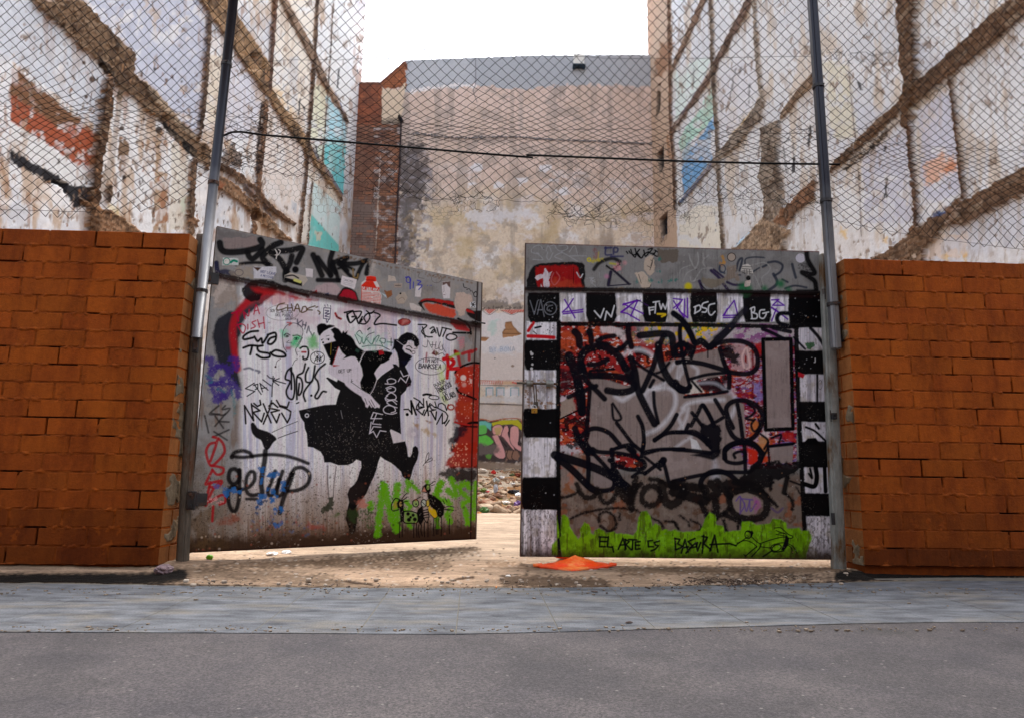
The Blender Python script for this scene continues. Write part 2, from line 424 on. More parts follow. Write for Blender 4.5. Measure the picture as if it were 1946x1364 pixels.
bw = N(nt, 'ShaderNodeRGBToBW'); L(vp.outputs['Color'], bw.inputs[0]); gt = N(nt, 'ShaderNodeMath', operation='GREATER_THAN'); L(bw.outputs[0], gt.inputs[0]); gt.inputs[1].default_value = .66; ml = N(nt, 'ShaderNodeMath', operation='MULTIPLY'); L(vq.outputs[0], ml.inputs[0]); L(gt.outputs[0], ml.inputs[1])
vo2 = N(nt, 'ShaderNodeTexVoronoi', Scale=1.7); wv = N(nt, 'ShaderNodeTexNoise', Scale=6.0, Detail=4); L(tc.outputs['Object'], wv.inputs['Vector']); wm = N(nt, 'ShaderNodeVectorMath', operation='MULTIPLY_ADD'); L(wv.outputs['Color'], wm.inputs[0]); wm.inputs[1].default_value = (.25, .25, 0); L(tc.outputs['Object'], wm.inputs[2]); L(wm.outputs[0], vo2.inputs['Vector'])
oq = N(nt, 'ShaderNodeMapRange'); L(vo2.outputs['Distance'], oq.inputs[0]); oq.inputs[1].default_value = .10; oq.inputs[2].default_value = .22; oq.inputs[3].default_value = .62; oq.inputs[4].default_value = 1.0
sc2 = N(nt, 'ShaderNodeVectorMath', operation='SCALE'); L(vs5.outputs[0], sc2.inputs[0]); L(oq.outputs[0], sc2.inputs[3])
mxs = N(nt, 'ShaderNodeMix', data_type='RGBA'); L(ml.outputs[0], mxs.inputs[0]); L(sc2.outputs[0], mxs.inputs[6]); mxs.inputs[7].default_value = (.14, .128, .12, 1); L(mxs.outputs[2], b.inputs['Base Color'])
m_asph = m
xs = np.linspace(-9, 9, 60); vs = []; 
for x in xs: vs += [(x, line_y(KERB, x) + .02, -.004), (x, -9.6, -.004)]
o = mesh_np('road', vs, [(2*i, 2*i+1, 2*i+3, 2*i+2) for i in range(59)], [m_asph]); tag(o, kind='structure')

# pavement: one row of big stone slabs, joints traced from the photo
m_slab = noise_mat('slab_stone', (52, 54, 59), (110, 113, 118), 6.5, .75, .4, 55, spec=.2, c3=(112, 106, 96), s3=3.0, stretch=(.7, 1.8, 1.0), bdist=.003, t3=(.50, .72), detail=10)
nt = m_slab.node_tree; L = nt.links.new; b = nt.nodes['Principled BSDF']; src = b.inputs['Base Color'].links[0].from_socket; tc = N(nt, 'ShaderNodeTexCoord')
vo = N(nt, 'ShaderNodeTexVoronoi', Scale=7.0); L(tc.outputs['Object'], vo.inputs['Vector']); vr = N(nt, 'ShaderNodeMapRange'); L(vo.outputs['Distance'], vr.inputs[0]); vr.inputs[1].default_value = .05; vr.inputs[2].default_value = .09; vr.inputs[3].default_value = .55; vr.inputs[4].default_value = 1.0
gn = N(nt, 'ShaderNodeTexNoise', Scale=130.0, Detail=3); L(tc.outputs['Object'], gn.inputs['Vector']); gr_ = N(nt, 'ShaderNodeMapRange'); L(gn.outputs['Fac'], gr_.inputs[0]); gr_.inputs[1].default_value = .35; gr_.inputs[2].default_value = .65; gr_.inputs[3].default_value = .78; gr_.inputs[4].default_value = 1.15
mg = N(nt, 'ShaderNodeMath', operation='MULTIPLY'); L(vr.outputs[0], mg.inputs[0]); L(gr_.outputs[0], mg.inputs[1]); sg = N(nt, 'ShaderNodeVectorMath', operation='SCALE'); L(src, sg.inputs[0]); L(mg.outputs[0], sg.inputs[3]); L(sg.outputs[0], b.inputs['Base Color'])
JP = [((590, 1124), (548, 1165)), ((734, 1134), (696, 1197)), ((877, 1119), (880, 1199)), ((1024, 1122), (1055, 1193)), ((1161, 1119), (1232, 1193)), ((1296, 1115), (1393, 1181)), ((1440, 1112), (1560, 1181)), ((1578, 1113), (1721, 1179)), ((1700, 1108), (1880, 1176))]
J = []
for a, c in JP:
    A, B = onZ(*a, 0), onZ(*c, 0); k = (B[0]-A[0])/(B[1]-A[1]); J.append((A[0] + k*(-.35-A[1]), k*.35))
J.sort(); sp = .52
while J[0][0] > -8: J.insert(0, (J[0][0]-sp, J[0][1]))
while J[-1][0] < 8: J.append((J[-1][0]+sp, J[-1][1]))
pv = MB(); rn = random.Random(3)
for (xa, ka), (xb, kb) in zip(J[:-1], J[1:]):
    g = .0022; dz = rn.uniform(-.0006, .0006); n = 5; top = []
    def xat(x0, k, y): return x0 + k*(y+.35)
    y0a, y0b = line_y(BACK, xa), line_y(BACK, xb); y1a, y1b = line_y(KERB, xa), line_y(KERB, xb)
    q = [(xat(xa, ka, y0a)+g, y0a), (xat(xa, ka, y1a)+g, y1a), (xat(xb, kb, y1b)-g, y1b), (xat(xb, kb, y0b)-g, y0b)]
    c = np.mean(q, 0); ins = [tuple(np.array(p) + (c-np.array(p))*.006) for p in q]
    vs = [(*p, -.2) for p in q] + [(*p, -.001+dz) for p in q] + [(*p, dz) for p in ins]
    pv.add(vs, [(4, 5, 9, 8), (5, 6, 10, 9), (6, 7, 11, 10), (7, 4, 8, 11), (8, 9, 10, 11), (0, 1, 5, 4), (1, 2, 6, 5), (2, 3, 7, 6), (3, 0, 4, 7)])
o = pv.build('pavement', m_slab); tag(o, kind='structure')
m_dust = noise_mat('joint_dust', (86, 82, 74), (112, 106, 96), 20, .95, .4)
vs = []
for x in xs: vs += [(x, line_y(BACK, x)+.15, -.0016), (x, line_y(KERB, x)+.004, -.0016)]
o = mesh_np('pavement_bed', vs, [(2*i, 2*i+1, 2*i+3, 2*i+2) for i in range(59)], [m_dust]); tag(o, kind='structure')

# gateway: trodden dirt and old concrete between the pavement and the lot
gx = np.linspace(-4.3, 4.7, 620); gy = np.concatenate([np.linspace(-.70, 1.3, 240), np.linspace(1.3, 7.2, 120)[1:]])
X, Y = np.meshgrid(gx, gy); LY = line_y(BACK, X)
edge = Y - LY + (fbm(X*6, Y*6, 4, 4)-.5)*.10
hz = .004 + .030*sst(.0, .35, edge)*(.4 + fbm(X*1.6, Y*3, 5, 2)) + .012*(fbm(X*14, Y*18, 4, 5)-.5)
hz = np.where(edge < .02, -.03 + .01*fbm(X*20, Y*20, 3, 8), hz)
hz -= .045*np.exp(-((Y+.06)/.07)**2)*((X < -1.98) | (X > 2.5))
P = np.stack([X, Y, hz], -1)
G = Canvas(P); G.gain = .60
b1 = fbm(X*1.1, Y*5, 6, 21)[..., None]; b2 = fbm(X*7, Y*22, 6, 33)[..., None]
G.c[:] = lin((168, 142, 118))*(.40 + .85*b1) * (.45 + 1.05*b2)
inner = sst(.15, .9, Y)[..., None]
G.c[:] = G.c*(1-.0*inner) + inner*(lin((200, 176, 152))*(.50+.62*b1)*(.52+.92*b2) - G.c)*.9
# dark brown bands and crumbled patches
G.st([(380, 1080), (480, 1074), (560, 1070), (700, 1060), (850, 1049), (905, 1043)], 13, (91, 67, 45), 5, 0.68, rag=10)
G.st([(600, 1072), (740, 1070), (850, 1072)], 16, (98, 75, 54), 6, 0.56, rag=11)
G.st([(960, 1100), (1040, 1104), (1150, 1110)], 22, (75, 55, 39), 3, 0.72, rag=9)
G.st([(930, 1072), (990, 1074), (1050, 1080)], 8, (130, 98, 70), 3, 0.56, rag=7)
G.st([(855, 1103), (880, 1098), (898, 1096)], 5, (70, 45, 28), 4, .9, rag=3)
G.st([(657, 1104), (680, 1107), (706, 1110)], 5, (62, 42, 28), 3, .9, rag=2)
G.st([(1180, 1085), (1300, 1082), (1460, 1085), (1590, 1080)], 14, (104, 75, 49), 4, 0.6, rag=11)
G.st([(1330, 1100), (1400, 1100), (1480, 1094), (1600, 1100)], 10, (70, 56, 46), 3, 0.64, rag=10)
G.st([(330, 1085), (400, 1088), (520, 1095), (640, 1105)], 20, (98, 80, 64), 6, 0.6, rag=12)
# gutter dirt along the wall feet, with the recess shade painted in near-black
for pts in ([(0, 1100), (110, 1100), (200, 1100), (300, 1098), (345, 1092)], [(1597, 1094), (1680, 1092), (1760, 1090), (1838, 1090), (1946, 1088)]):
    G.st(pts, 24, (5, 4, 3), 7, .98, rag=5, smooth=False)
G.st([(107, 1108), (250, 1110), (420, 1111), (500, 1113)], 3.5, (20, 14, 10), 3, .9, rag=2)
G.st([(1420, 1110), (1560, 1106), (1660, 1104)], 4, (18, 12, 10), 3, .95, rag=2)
for i in range(900):
    x = RNG.uniform(350, 1600); y = RNG.uniform(1040, 1116); G.dot(x, y, RNG.uniform(.5, 1.7), (52, 38, 28) if i % 3 else (226, 214, 200), 1.0, .8)
m_dirt = painted_mat('trodden_dirt', .95, .15, .9, 70, .28, 55, .012)
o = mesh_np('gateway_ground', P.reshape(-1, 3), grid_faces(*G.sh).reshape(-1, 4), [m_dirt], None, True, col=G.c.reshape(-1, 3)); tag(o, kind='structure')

# the lot: rubble that climbs towards the rear wall
gx = np.linspace(-8.5, 8, 330); gy = np.linspace(7.0, 24.6, 360); X, Y = np.meshgrid(gx, gy)
rise = sst(7, 23, Y)*.80
r = fbm(X*1.1, Y*.9, 5, 41); lump = fbm(X*4, Y*3.4, 5, 44)
hz = .006 + rise + sst(7.0, 8.0, Y)*(.46*(r-.36) + .16*(lump-.5))*(1-sst(21, 23.5, Y))
P = np.stack([X, Y, hz], -1)
c = lin((150, 112, 78))*(.45 + .9*lump[..., None]); c = np.where((r[..., None] > .56), lin((176, 160, 142))*(.6+.6*lump[..., None]), c)
gr = (fbm(X*2.2, Y*2, 4, 51) > .66)[..., None]; c = np.where(gr, lin((92, 112, 48))*(.5+.8*lump[..., None]), c)
o = mesh_np('rubble_ground', P.reshape(-1, 3), grid_faces(*X.shape).reshape(-1, 4), [painted_mat('rubble_soil', .95, .1, 1.0, 30, .35, 22, .03)], None, True, col=c.reshape(-1, 3)); tag(o, kind='structure')
LOT = (gx, gy, hz)
def lot_z(x, y):
    if y < 7.0: return .02
    return float(hz[np.searchsorted(gy, y)-1, np.searchsorted(gx, x)-1])

# ------------------------------------------------------------------ brick walls on the street
m_brick = painted_mat('painted_brick', .78, .14, .8, 70, .22, 26, .005)
nt = m_brick.node_tree; L = nt.links.new; b = nt.nodes['Principled BSDF']; src = b.inputs['Base Color'].links[0].from_socket
tc = N(nt, 'ShaderNodeTexCoord'); mp = N(nt, 'ShaderNodeMapping'); mp.inputs['Scale'].default_value = (5.0, 5.0, 1.6); L(tc.outputs['Object'], mp.inputs[0])
nz_ = N(nt, 'ShaderNodeTexNoise', Scale=1.0, Detail=9, Roughness=.7); L(mp.outputs[0], nz_.inputs['Vector'])
rp_ = N(nt, 'ShaderNodeValToRGB'); rp_.color_ramp.elements[0].position = .36; rp_.color_ramp.elements[0].color = (.66, .58, .50, 1); rp_.color_ramp.elements[1].position = .56; rp_.color_ramp.elements[1].color = (1.05, 1.05, 1.05, 1); L(nz_.outputs['Fac'], rp_.inputs[0])
mm_ = N(nt, 'ShaderNodeMix', data_type='RGBA', blend_type='MULTIPLY'); mm_.inputs[0].default_value = 1; L(src, mm_.inputs[6]); L(rp_.outputs[0], mm_.inputs[7]); L(mm_.outputs[2], b.inputs['Base Color'])
def brick_wall(x_end, sgn, z0, z1, n_c, pitch, seed, label, reach):
    """wall face at y=0; sgn=-1 runs to the left of x_end, +1 to the right"""
    rn = random.Random(seed); ch = (z1-z0)/n_c; th = .29
    root = thing('brick_wall', (x_end, 0.0, z0), label, 'brick wall')
    V = MB(); colr = []
    base = lin((160, 78, 18))
    def put(cx, cz, hx, hy, cy, hh, k, end=False):
        a = rn.gauss(0, .0025); bx = np.array([[math.cos(a), math.sin(a), 0], [-math.sin(a), math.cos(a), 0], [0, 0, 1]])
        n0 = len(V.v); V.box((cx, cy + rn.gauss(0, .0007), cz), (hx, hy, hh), bx, .0018 + rn.random()*.0016)
        f = k*rn.uniform(.90, 1.06); hue = np.array([1, rn.uniform(.93, 1.05), rn.uniform(.85, 1.1)])
        cc = np.tile(base*hue*f, (24, 1))
        if end:      # the reveal facing the gateway: light from the lot painted in as paler brick
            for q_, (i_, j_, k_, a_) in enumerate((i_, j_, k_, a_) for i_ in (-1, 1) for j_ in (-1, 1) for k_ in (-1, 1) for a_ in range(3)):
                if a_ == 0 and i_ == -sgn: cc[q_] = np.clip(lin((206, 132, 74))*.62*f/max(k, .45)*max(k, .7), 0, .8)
        colr.extend(list(cc))
    for i in range(n_c):
        cz = z0 + (i+.5)*ch; hh = ch/2 - rn.uniform(.0040, .0065); L_ = 0.0
        first = pitch*.5 if i % 2 else pitch
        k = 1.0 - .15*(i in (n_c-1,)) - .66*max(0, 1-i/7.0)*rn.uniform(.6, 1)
        first_len = first - .012
        while L_ < reach:
            ln = (first_len if L_ == 0 else pitch - .012) + rn.uniform(-.012, .010)
            if sgn > 0 and i == 0 and L_ > .1 and L_ < .2: L_ += .07
            cx = x_end + sgn*(L_ + ln/2)
            if L_ == 0:      # end of wall: bricks run right through, headers and stretchers
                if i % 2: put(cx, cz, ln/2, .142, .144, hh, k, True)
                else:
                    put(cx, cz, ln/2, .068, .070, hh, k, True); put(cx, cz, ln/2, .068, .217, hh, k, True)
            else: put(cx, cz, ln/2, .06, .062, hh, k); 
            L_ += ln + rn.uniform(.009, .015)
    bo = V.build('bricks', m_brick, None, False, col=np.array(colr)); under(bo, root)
    # mortar: rough core squeezed out between the bricks
    A = np.arange(0, reach+.001, .0075); Z = np.arange(z0+.004, z1-.004, .0055)
    U, ZZ = np.meshgrid(A, Z)
    nz = fbm(U*22, ZZ*26, 5, seed); nz2 = fbm(U*5, ZZ*7, 3, seed+9); nz3 = fbm(U*60, ZZ*60, 3, seed+5)
    jd = np.abs((ZZ-z0)/ch - np.round((ZZ-z0)/ch))*ch; joint = sst(.017, .007, jd + .006*(nz-.5))
    yy = np.maximum(.0105 - .011*nz, .0018) - joint*np.maximum(.030*(nz-.52), 0) + .003*(nz3-.5) + .030*sst(.60, .70, nz2)
    yy = np.where(U < .02, np.maximum(yy, .012), yy)
    Pm = np.stack([x_end + sgn*(U+.006), yy, ZZ], -1)
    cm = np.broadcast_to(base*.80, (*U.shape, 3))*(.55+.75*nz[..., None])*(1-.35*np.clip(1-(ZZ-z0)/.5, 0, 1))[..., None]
    dk = sst(.60, .68, nz2)[..., None]; cm = cm*(1-dk) + lin((92, 66, 48))*dk*.5
    fc = grid_faces(*U.shape).reshape(-1, 4); fc = fc[:, ::-1] if sgn < 0 else fc
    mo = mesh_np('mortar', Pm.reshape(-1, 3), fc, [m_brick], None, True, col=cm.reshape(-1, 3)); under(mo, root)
    # mortar on the end face
    B = np.arange(.012, th-.004, .0075); U2, Z2 = np.meshgrid(B, Z); n4 = fbm(U2*22, Z2*26, 5, seed+20); n5 = fbm(U2*7, Z2*9, 3, seed+23)
    xx = x_end + sgn*(.011 - .008*n4 - .012*sst(.60, .68, n5))
    Pe = np.stack([xx, U2, Z2], -1); ce = np.broadcast_to(base*1.25, (*U2.shape, 3))*(.6+.7*n4[..., None])
    d5 = sst(.57, .64, n5)[..., None]; ce = ce*(1-d5) + lin((150, 132, 108))*d5*.7*(.6+.7*n4[..., None])
    fe = grid_faces(*U2.shape).reshape(-1, 4); fe = fe if sgn < 0 else fe[:, ::-1]
    eo = mesh_np('end_mortar', Pe.reshape(-1, 3), fe, [m_brick], None, True, col=ce.reshape(-1, 3)); under(eo, root)
    K = MB(); K.box((x_end + sgn*(reach/2+.02), .155, (z0+z1)/2 - .004), (reach/2-.005, .118, (z1-z0)/2-.012)); K.box((x_end + sgn*(reach/2+.0), .15, z0-.16), (reach/2-.01, .125, .16))
    ko = K.build('core', m_brick, None, col=np.array([base*.5]*len(K.v))); under(ko, root)
    return root
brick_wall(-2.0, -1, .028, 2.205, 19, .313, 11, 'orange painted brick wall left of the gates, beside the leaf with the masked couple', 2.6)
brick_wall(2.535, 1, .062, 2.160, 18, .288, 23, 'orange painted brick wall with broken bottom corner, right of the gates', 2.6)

# ------------------------------------------------------------------ posts and poles
m_steel = noise_mat('galvanised_pole', (98, 98, 100), (138, 138, 142), 12, .38, .12, 60, spec=.5, metal=.55, stretch=(1, 1, .3))
m_dark = noise_mat('dark_steel', (26, 25, 28), (50, 48, 50), 14, .5, .2, 60, spec=.5, metal=.2, c3=(76, 46, 28), s3=9)
m_rust = noise_mat('rusty_post', (74, 66, 58), (104, 94, 82), 16, .75, .35, 70, c3=(84, 50, 28), s3=7, stretch=(1, 1, .4))
m_zinc = noise_mat('weathered_zinc', (110, 112, 108), (150, 150, 144), 22, .6, .3, 90, c3=(96, 70, 44), s3=6, stretch=(1, 1, .35))
def gate_post(b, t, y, hx, hy, mat, label, plates):
    A = onY(*b, y); B = onY(*t, y); A[2] = -.02
    root = thing('gate_post', (A[0], y, 0), label, 'gate post')
    V = MB(); ax = (B-A); Ln = np.linalg.norm(ax); ax = ax/Ln; xx = np.cross([0, 1, 0], ax); xx /= np.linalg.norm(xx)
    V.box((A+B)/2, (hx, hy, Ln/2), np.array([xx, np.cross(ax, xx), ax]), .008)
    V.box((A+B)/2 - np.array([0, hy+.003, 0]), (hx*.45, .004, Ln/2-.02), np.array([xx, np.cross(ax, xx), ax]), .001)
    under(V.build('post', mat), root)
    for (px, py, w, h, yy) in plates:
        c = onY(px, py, yy); V = MB(); V.box(c, (w, .012, h), None, .003); V.box(c - np.array([0, .016, -h*.6]), (w*.35, .006, w*.35), None, .002); V.box(c - np.array([0, .016, h*.6]), (w*.35, .006, w*.35), None, .002)
        under(V.build('bracket', m_dark), root)
    return root
gate_post((346, 1080), (385, 447), .19, .032, .036, m_rust, 'rusty square gate post at the end of the left brick wall', [(372, 655, .018, .055, .10), (393, 520, .030, .05, .17), (364, 950, .028, .06, .15)])
gate_post((1594, 1085), (1567, 484), .19, .042, .034, m_zinc, 'weathered grey gate post at the end of the right brick wall', [(1597, 520, .014, .065, .10), (1603, 634, .014, .060, .09), (1585, 790, .018, .022, .135)])
def fence_pole(lo, hi, y, r, label, square=False):
    A = onY(*lo, y); B = onY(*hi, y); T = A + (B-A)*((4.75-A[2])/(B[2]-A[2]))
    root = thing('fence_pole', A, label, 'fence pole')
    V = MB()
    if square:
        ax = T-A; Ln = np.linalg.norm(ax); ax = ax/Ln; xx = np.cross([0, 1, 0], ax); xx /= np.linalg.norm(xx)
        V.box((A+T)/2, (r, r, Ln/2), np.array([xx, np.cross(ax, xx), ax]), .011)
        V.box((A+T)/2 + xx*-.010 - np.array([0, r+.002, 0]), (.006, .004, Ln/2-.003), np.array([xx, np.cross(ax, xx), ax]), .0015)
        under(V.build('pole', m_polemix), root)
    else:
        V.tube([A, T], r, 24); under(V.build('pole', m_polemix, None, True), root)
    for k in (.10, .34, .62, .86):
        C = MB(); p = A + (T-A)*k; C.tube([p - np.array([0, 0, .012]), p + np.array([0, 0, .012])], r*1.16 if not square else r*1.38, 18)
        C.tube([p + np.array([0, -r*1.1, 0]), p + np.array([.03, -r*1.35, .004])], .004, 6)
        under(C.build('wire_tie', m_dark), root)
    return root
# upper length is dark paint, the foot is bare galvanised tube
m, nt, b = newmat('pole_paint'); L = nt.links.new
tc = N(nt, 'ShaderNodeTexCoord'); sx = N(nt, 'ShaderNodeSeparateXYZ'); L(tc.outputs['Object'], sx.inputs[0])
nn = N(nt, 'ShaderNodeTexNoise', Scale=7.0, Detail=6); L(tc.outputs['Object'], nn.inputs['Vector'])
ad = N(nt, 'ShaderNodeMath', operation='MULTIPLY_ADD'); L(nn.outputs['Fac'], ad.inputs[0]); ad.inputs[1].default_value = .5; L(sx.outputs[2], ad.inputs[2])
mr = N(nt, 'ShaderNodeMapRange'); L(ad.outputs[0], mr.inputs[0]); mr.inputs[1].default_value = 2.35; mr.inputs[2].default_value = 2.95
mx = N(nt, 'ShaderNodeMix', data_type='RGBA'); L(mr.outputs[0], mx.inputs[0]); mx.inputs[6].default_value = (.19, .19, .20, 1); mx.inputs[7].default_value = (.012, .012, .022, 1)
L(mx.outputs[2], b.inputs['Base Color']); b.inputs['Roughness'].default_value = .36; b.inputs['Metallic'].default_value = .35; m_polemix = m
fence_pole((374, 642), (432, 107), .085, .033, 'tall round fence pole clamped to the left gate post')
fence_pole((1589, 664), (1551, 107), .085, .031, 'tall square fence pole clamped to the right gate post', True)
# ------------------------------------------------------------------ chain link fence above the gates
FY = .135
m_wire = noise_mat('fence_wire', (8, 8, 10), (30, 22, 18), 30, .8, 0, spec=.1)
BOT = np.array([(-300, 425), (0, 425), (107, 419), (150, 414), (274, 407), (324, 396), (348, 386), (385, 352), (418, 320), (460, 322), (497, 326), (532, 338), (605, 347), (652, 345), (722, 365), (790, 385), (860, 390), (904, 378), (965, 385), (1041, 390), (1080, 420), (1141, 416), (1228, 412), (1287, 395), (1369, 381), (1457, 386), (1540, 398), (1565, 416), (1592, 431), (1640, 443), (1690, 449), (1760, 454), (1838, 470), (1946, 482), (2300, 490)], float)
HT = np.array([(-80, 11.5), (110, 10.5), (170, 10), (205, 8.5), (232, 6.0), (262, 5.2), (290, 6.2), (325, 7.6), (360, 9.0), (420, 10.5), (500, 11.5)], float)
rows = [-70.0]
while rows[-1] < 500: rows.append(rows[-1] + np.interp(rows[-1], HT[:, 0], HT[:, 1]))
zr = np.array([onY(973, p, FY)[2] for p in rows])
hx = .0430; I0, I1 = int(-4.4/hx), int(4.9/hx)
NV = {}; vs = []
def fnode(i, j):
    k = (i, j)
    if k in NV: return NV[k]
    x = i*hx; z = zr[j]
    sl = np.interp(x, [-4, -2.0, -1.7, 2.3, 2.6, 5], [.10, .02, 0, 0, -.03, -.16])      # side bays hang at their own slant
    amp = sst(3.9, 2.6, z)
    x2 = x + (.085*(vnoise(x*.9, z*1.2, 5)-.5) + .045*(vnoise(x*3.1, z*3.5, 8)-.5))*(.5 + amp) + RNG.normal(0, .0022)
    z2 = z + sl + (.15*(vnoise(x*.8, z*.9, 6)-.5) + .07*(vnoise(x*2.3, z*2.8, 9)-.5))*(.45 + amp) + RNG.normal(0, .0022)
    y2 = FY + .05*(vnoise(x*1.5, z*1.5, 12)-.5)*amp + RNG.normal(0, .002)
    NV[k] = np.array([x2, y2, z2]); return NV[k]
def tri_tubes(segs, r, name, mat, parent, n=3):
    """many thin wires as one mesh; segs: list of polylines"""
    V = []; Fc = []; b = 0
    for pl in segs:
        pl = np.asarray(pl, float); m_ = len(pl)
        tg = np.gradient(pl, axis=0); tg /= np.linalg.norm(tg, axis=1, keepdims=True) + 1e-9
        a = np.cross(tg, [0.0, 1.0, 0.001]); a /= np.linalg.norm(a, axis=1, keepdims=True) + 1e-9; c = np.cross(tg, a)
        for k in range(n):
            w = 2*math.pi*k/n + .5; V.append(pl + r*(a*math.cos(w) + c*math.sin(w)))
        ii = np.arange(m_-1)
        for k in range(n):
            k2 = (k+1) % n; Fc.append(np.stack([b+k*m_+ii, b+k2*m_+ii, b+k2*m_+ii+1, b+k*m_+ii+1], 1))
        b += n*m_
    o = mesh_np(name, np.concatenate(V), np.concatenate(Fc), [mat], None, True)
    if parent: under(o, parent)
    return o
fence = thing('chain_link_fence', (.25, FY, 3.0), 'sagging rusty chain link fence stretched between the poles above the gates', 'wire fence')
segs = []
for j in range(len(rows)-1):
    for i in range(I0, I1):
        if (i+j) % 2: continue
        for d in (-1, 1):
            A = fnode(i, j); B = fnode(i+d, j+1)
            pa = proj(B)
            if pa[1] > np.interp(pa[0], BOT[:, 0], BOT[:, 1]): continue
            mid = (A+B)/2 + np.array([0, (.004 if d > 0 else -.004), RNG.normal(0, .0015)])
            segs.append(np.array([A, mid, B]))
tri_tubes(segs, .0023, 'wire_mesh', m_wire, fence)
# straight tension wires and the frayed selvedge
def pw(pts, y=FY, sub=10, jit=.004):
    A = Canvas.smoothp(np.array(pts, float), k=sub); P = np.array([onY(x, v, y) for x, v in A]); P[:, 1] += RNG.normal(0, jit, len(P)); P[:, 2] += RNG.normal(0, jit*.5, len(P)); return P
tw = [pw([(-60, 198), (107, 208), (300, 213), (430, 215)]), pw([(430, 222), (700, 232), (985, 248), (1180, 246), (1300, 250), (1560, 256)]), pw([(1560, 252), (1650, 270), (1838, 282), (2000, 290)]),
      pw([(430, 118), (700, 112), (980, 104), (1200, 112), (1550, 108)]), pw([(-60, 398), (107, 402), (200, 402), (255, 385)]), pw([(1580, 418), (1690, 440), (1838, 462), (2000, 480)]),
      pw([(520, 330), (610, 340), (720, 362), (800, 378), (905, 376), (985, 384), (1045, 384), (1065, 405), (1110, 414), (1170, 408), (1215, 402), (1290, 390), (1370, 378), (1450, 382), (1545, 398)], jit=.010)]
tri_tubes(tw, .0018, 'tension_wire', m_wire, fence)
# tangles of torn wire along the bottom edge
tg = []
def tangle(x, y, n, rx, ry, rs):
    for _ in range(int(n*1.6)):
        p = np.array([x + RNG.normal(0, rx), y + RNG.normal(0, ry*.5)]); pl = [p]; a = RNG.uniform(0, 6.28)
        for _ in range(7): a += RNG.normal(0, .9); p = p + rs*np.array([math.cos(a), math.sin(a)*.7]); pl.append(p)
        tg.append(pw(pl, FY + RNG.normal(0, .02), 3, .003))
    tri_tubes(tg, .0016, 'torn_wire', m_wire, fence)['kind'] = 'stuff'; tg.clear()
tangle(900, 380, 10, 22, 10, 6); tangle(1120, 412, 14, 40, 12, 7); tangle(1250, 405, 10, 40, 12, 7); tangle(1400, 384, 12, 50, 8, 7); tangle(1500, 400, 8, 30, 14, 7)
tangle(450, 300, 16, 25, 22, 8); tangle(700, 360, 8, 60, 8, 6); tangle(1045, 400, 4, 14, 10, 6); tangle(1640, 100, 10, 50, 5, 8); tangle(1480, 250, 12, 60, 22, 9); tangle(520, 245, 14, 60, 18, 9)

# the two thin rods that carry the fence
m_rod = plain('black_rod', (9, 8, 9), .7, .15, var=5)
def rod(pts, y, label):
    P = [onY(a, b_, y) for a, b_ in pts]; root = thing('fence_rail', P[0], label, 'fence rail')
    V = MB(); V.tube(P, .0075, 10); under(V.build('rod', m_rod, None, True), root)
rod([(414, 263), (428, 257), (440, 252), (458, 251), (500, 257), (640, 269), (760, 279), (900, 291), (1013, 300)], .105, 'thin black rail bent at the left fence pole, ending mid-span')
rod([(1000, 295), (1150, 301), (1300, 307), (1450, 311), (1596, 313)], .112, 'thin black rail running to the right fence pole, starting mid-span')

# hexagonal chicken wire patched in below the chain link
m_chick = plain('chicken_wire_steel', (74, 64, 58), .6, .2)
def chicken(outline, label, seed):
    A = np.array(outline, float); rn = np.random.default_rng(seed)
    P0 = onY(*A.mean(0), FY+.02); root = thing('chicken_wire', P0, label, 'chicken wire')
    s = 6.6; x0, y0 = A.min(0); x1, y1 = A.max(0); nodes = {}; segs = []
    def inside(p):
        c = False; n = len(A)
        for i in range(n):
            a, b_ = A[i], A[(i+1) % n]
            if (a[1] > p[1]) != (b_[1] > p[1]) and p[0] < (b_[0]-a[0])*(p[1]-a[1])/(b_[1]-a[1]) + a[0]: c = not c
        return c
    def nd(x, y):
        k = (round(x, 2), round(y, 2))
        if k not in nodes:
            wx = x + 9*(vnoise(x*.02, y*.03, seed)-.5)*2 + rn.normal(0, .5); wy = y + 10*(vnoise(x*.02, y*.025, seed+3)-.5)*2 + rn.normal(0, .5)
            nodes[k] = onY(wx, wy, FY + .02 + .03*float(vnoise(x*.03, y*.03, seed+5)))
        return nodes[k]
    r3 = math.sqrt(3); ny = int((y1-y0)/(1.5*s))+2; nx = int((x1-x0)/(r3*s))+2
    for r_ in range(ny):
        for q in range(nx):
            cx = x0 + r3*s*(q + .5*(r_ % 2)); cy = y0 + 1.5*s*r_
            if not inside((cx, cy)): continue
            h = [(cx + s*math.sin(t), cy - s*math.cos(t)) for t in (0, math.pi/3, 2*math.pi/3, math.pi, 4*math.pi/3, 5*math.pi/3)]
            for k in range(6):
                a, b_ = h[k], h[(k+1) % 6]
                if k in (0, 1, 2) or not inside((cx + (a[0]+b_[0]-2*cx), cy + (a[1]+b_[1]-2*cy))):
                    segs.append(np.array([nd(*a), (nd(*a)+nd(*b_))/2, nd(*b_)]))
    tri_tubes(segs, .0009, 'wire_mesh', m_chick, root)
chicken([(470, 330), (530, 326), (600, 338), (655, 345), (650, 398), (600, 402), (560, 372), (500, 378)], 'loose patch of hexagonal chicken wire hanging over the left gate leaf', 3)
chicken([(790, 376), (905, 378), (872, 408), (840, 426), (808, 408)], 'small pouch of chicken wire drooping in front of the dark stained rear wall', 5)
chicken([(1010, 290), (1260, 262), (1560, 300), (1560, 396), (1400, 385), (1310, 405), (1262, 462), (1232, 462), (1165, 420), (1085, 405), (1050, 350)], 'wide sheet of chicken wire backing the chain link above the right leaf', 8)
chicken([(1300, 388), (1400, 384), (1545, 400), (1500, 440), (1400, 410), (1340, 412), (1295, 440)], 'torn fringe of chicken wire drooping above the purple tag squares', 9)

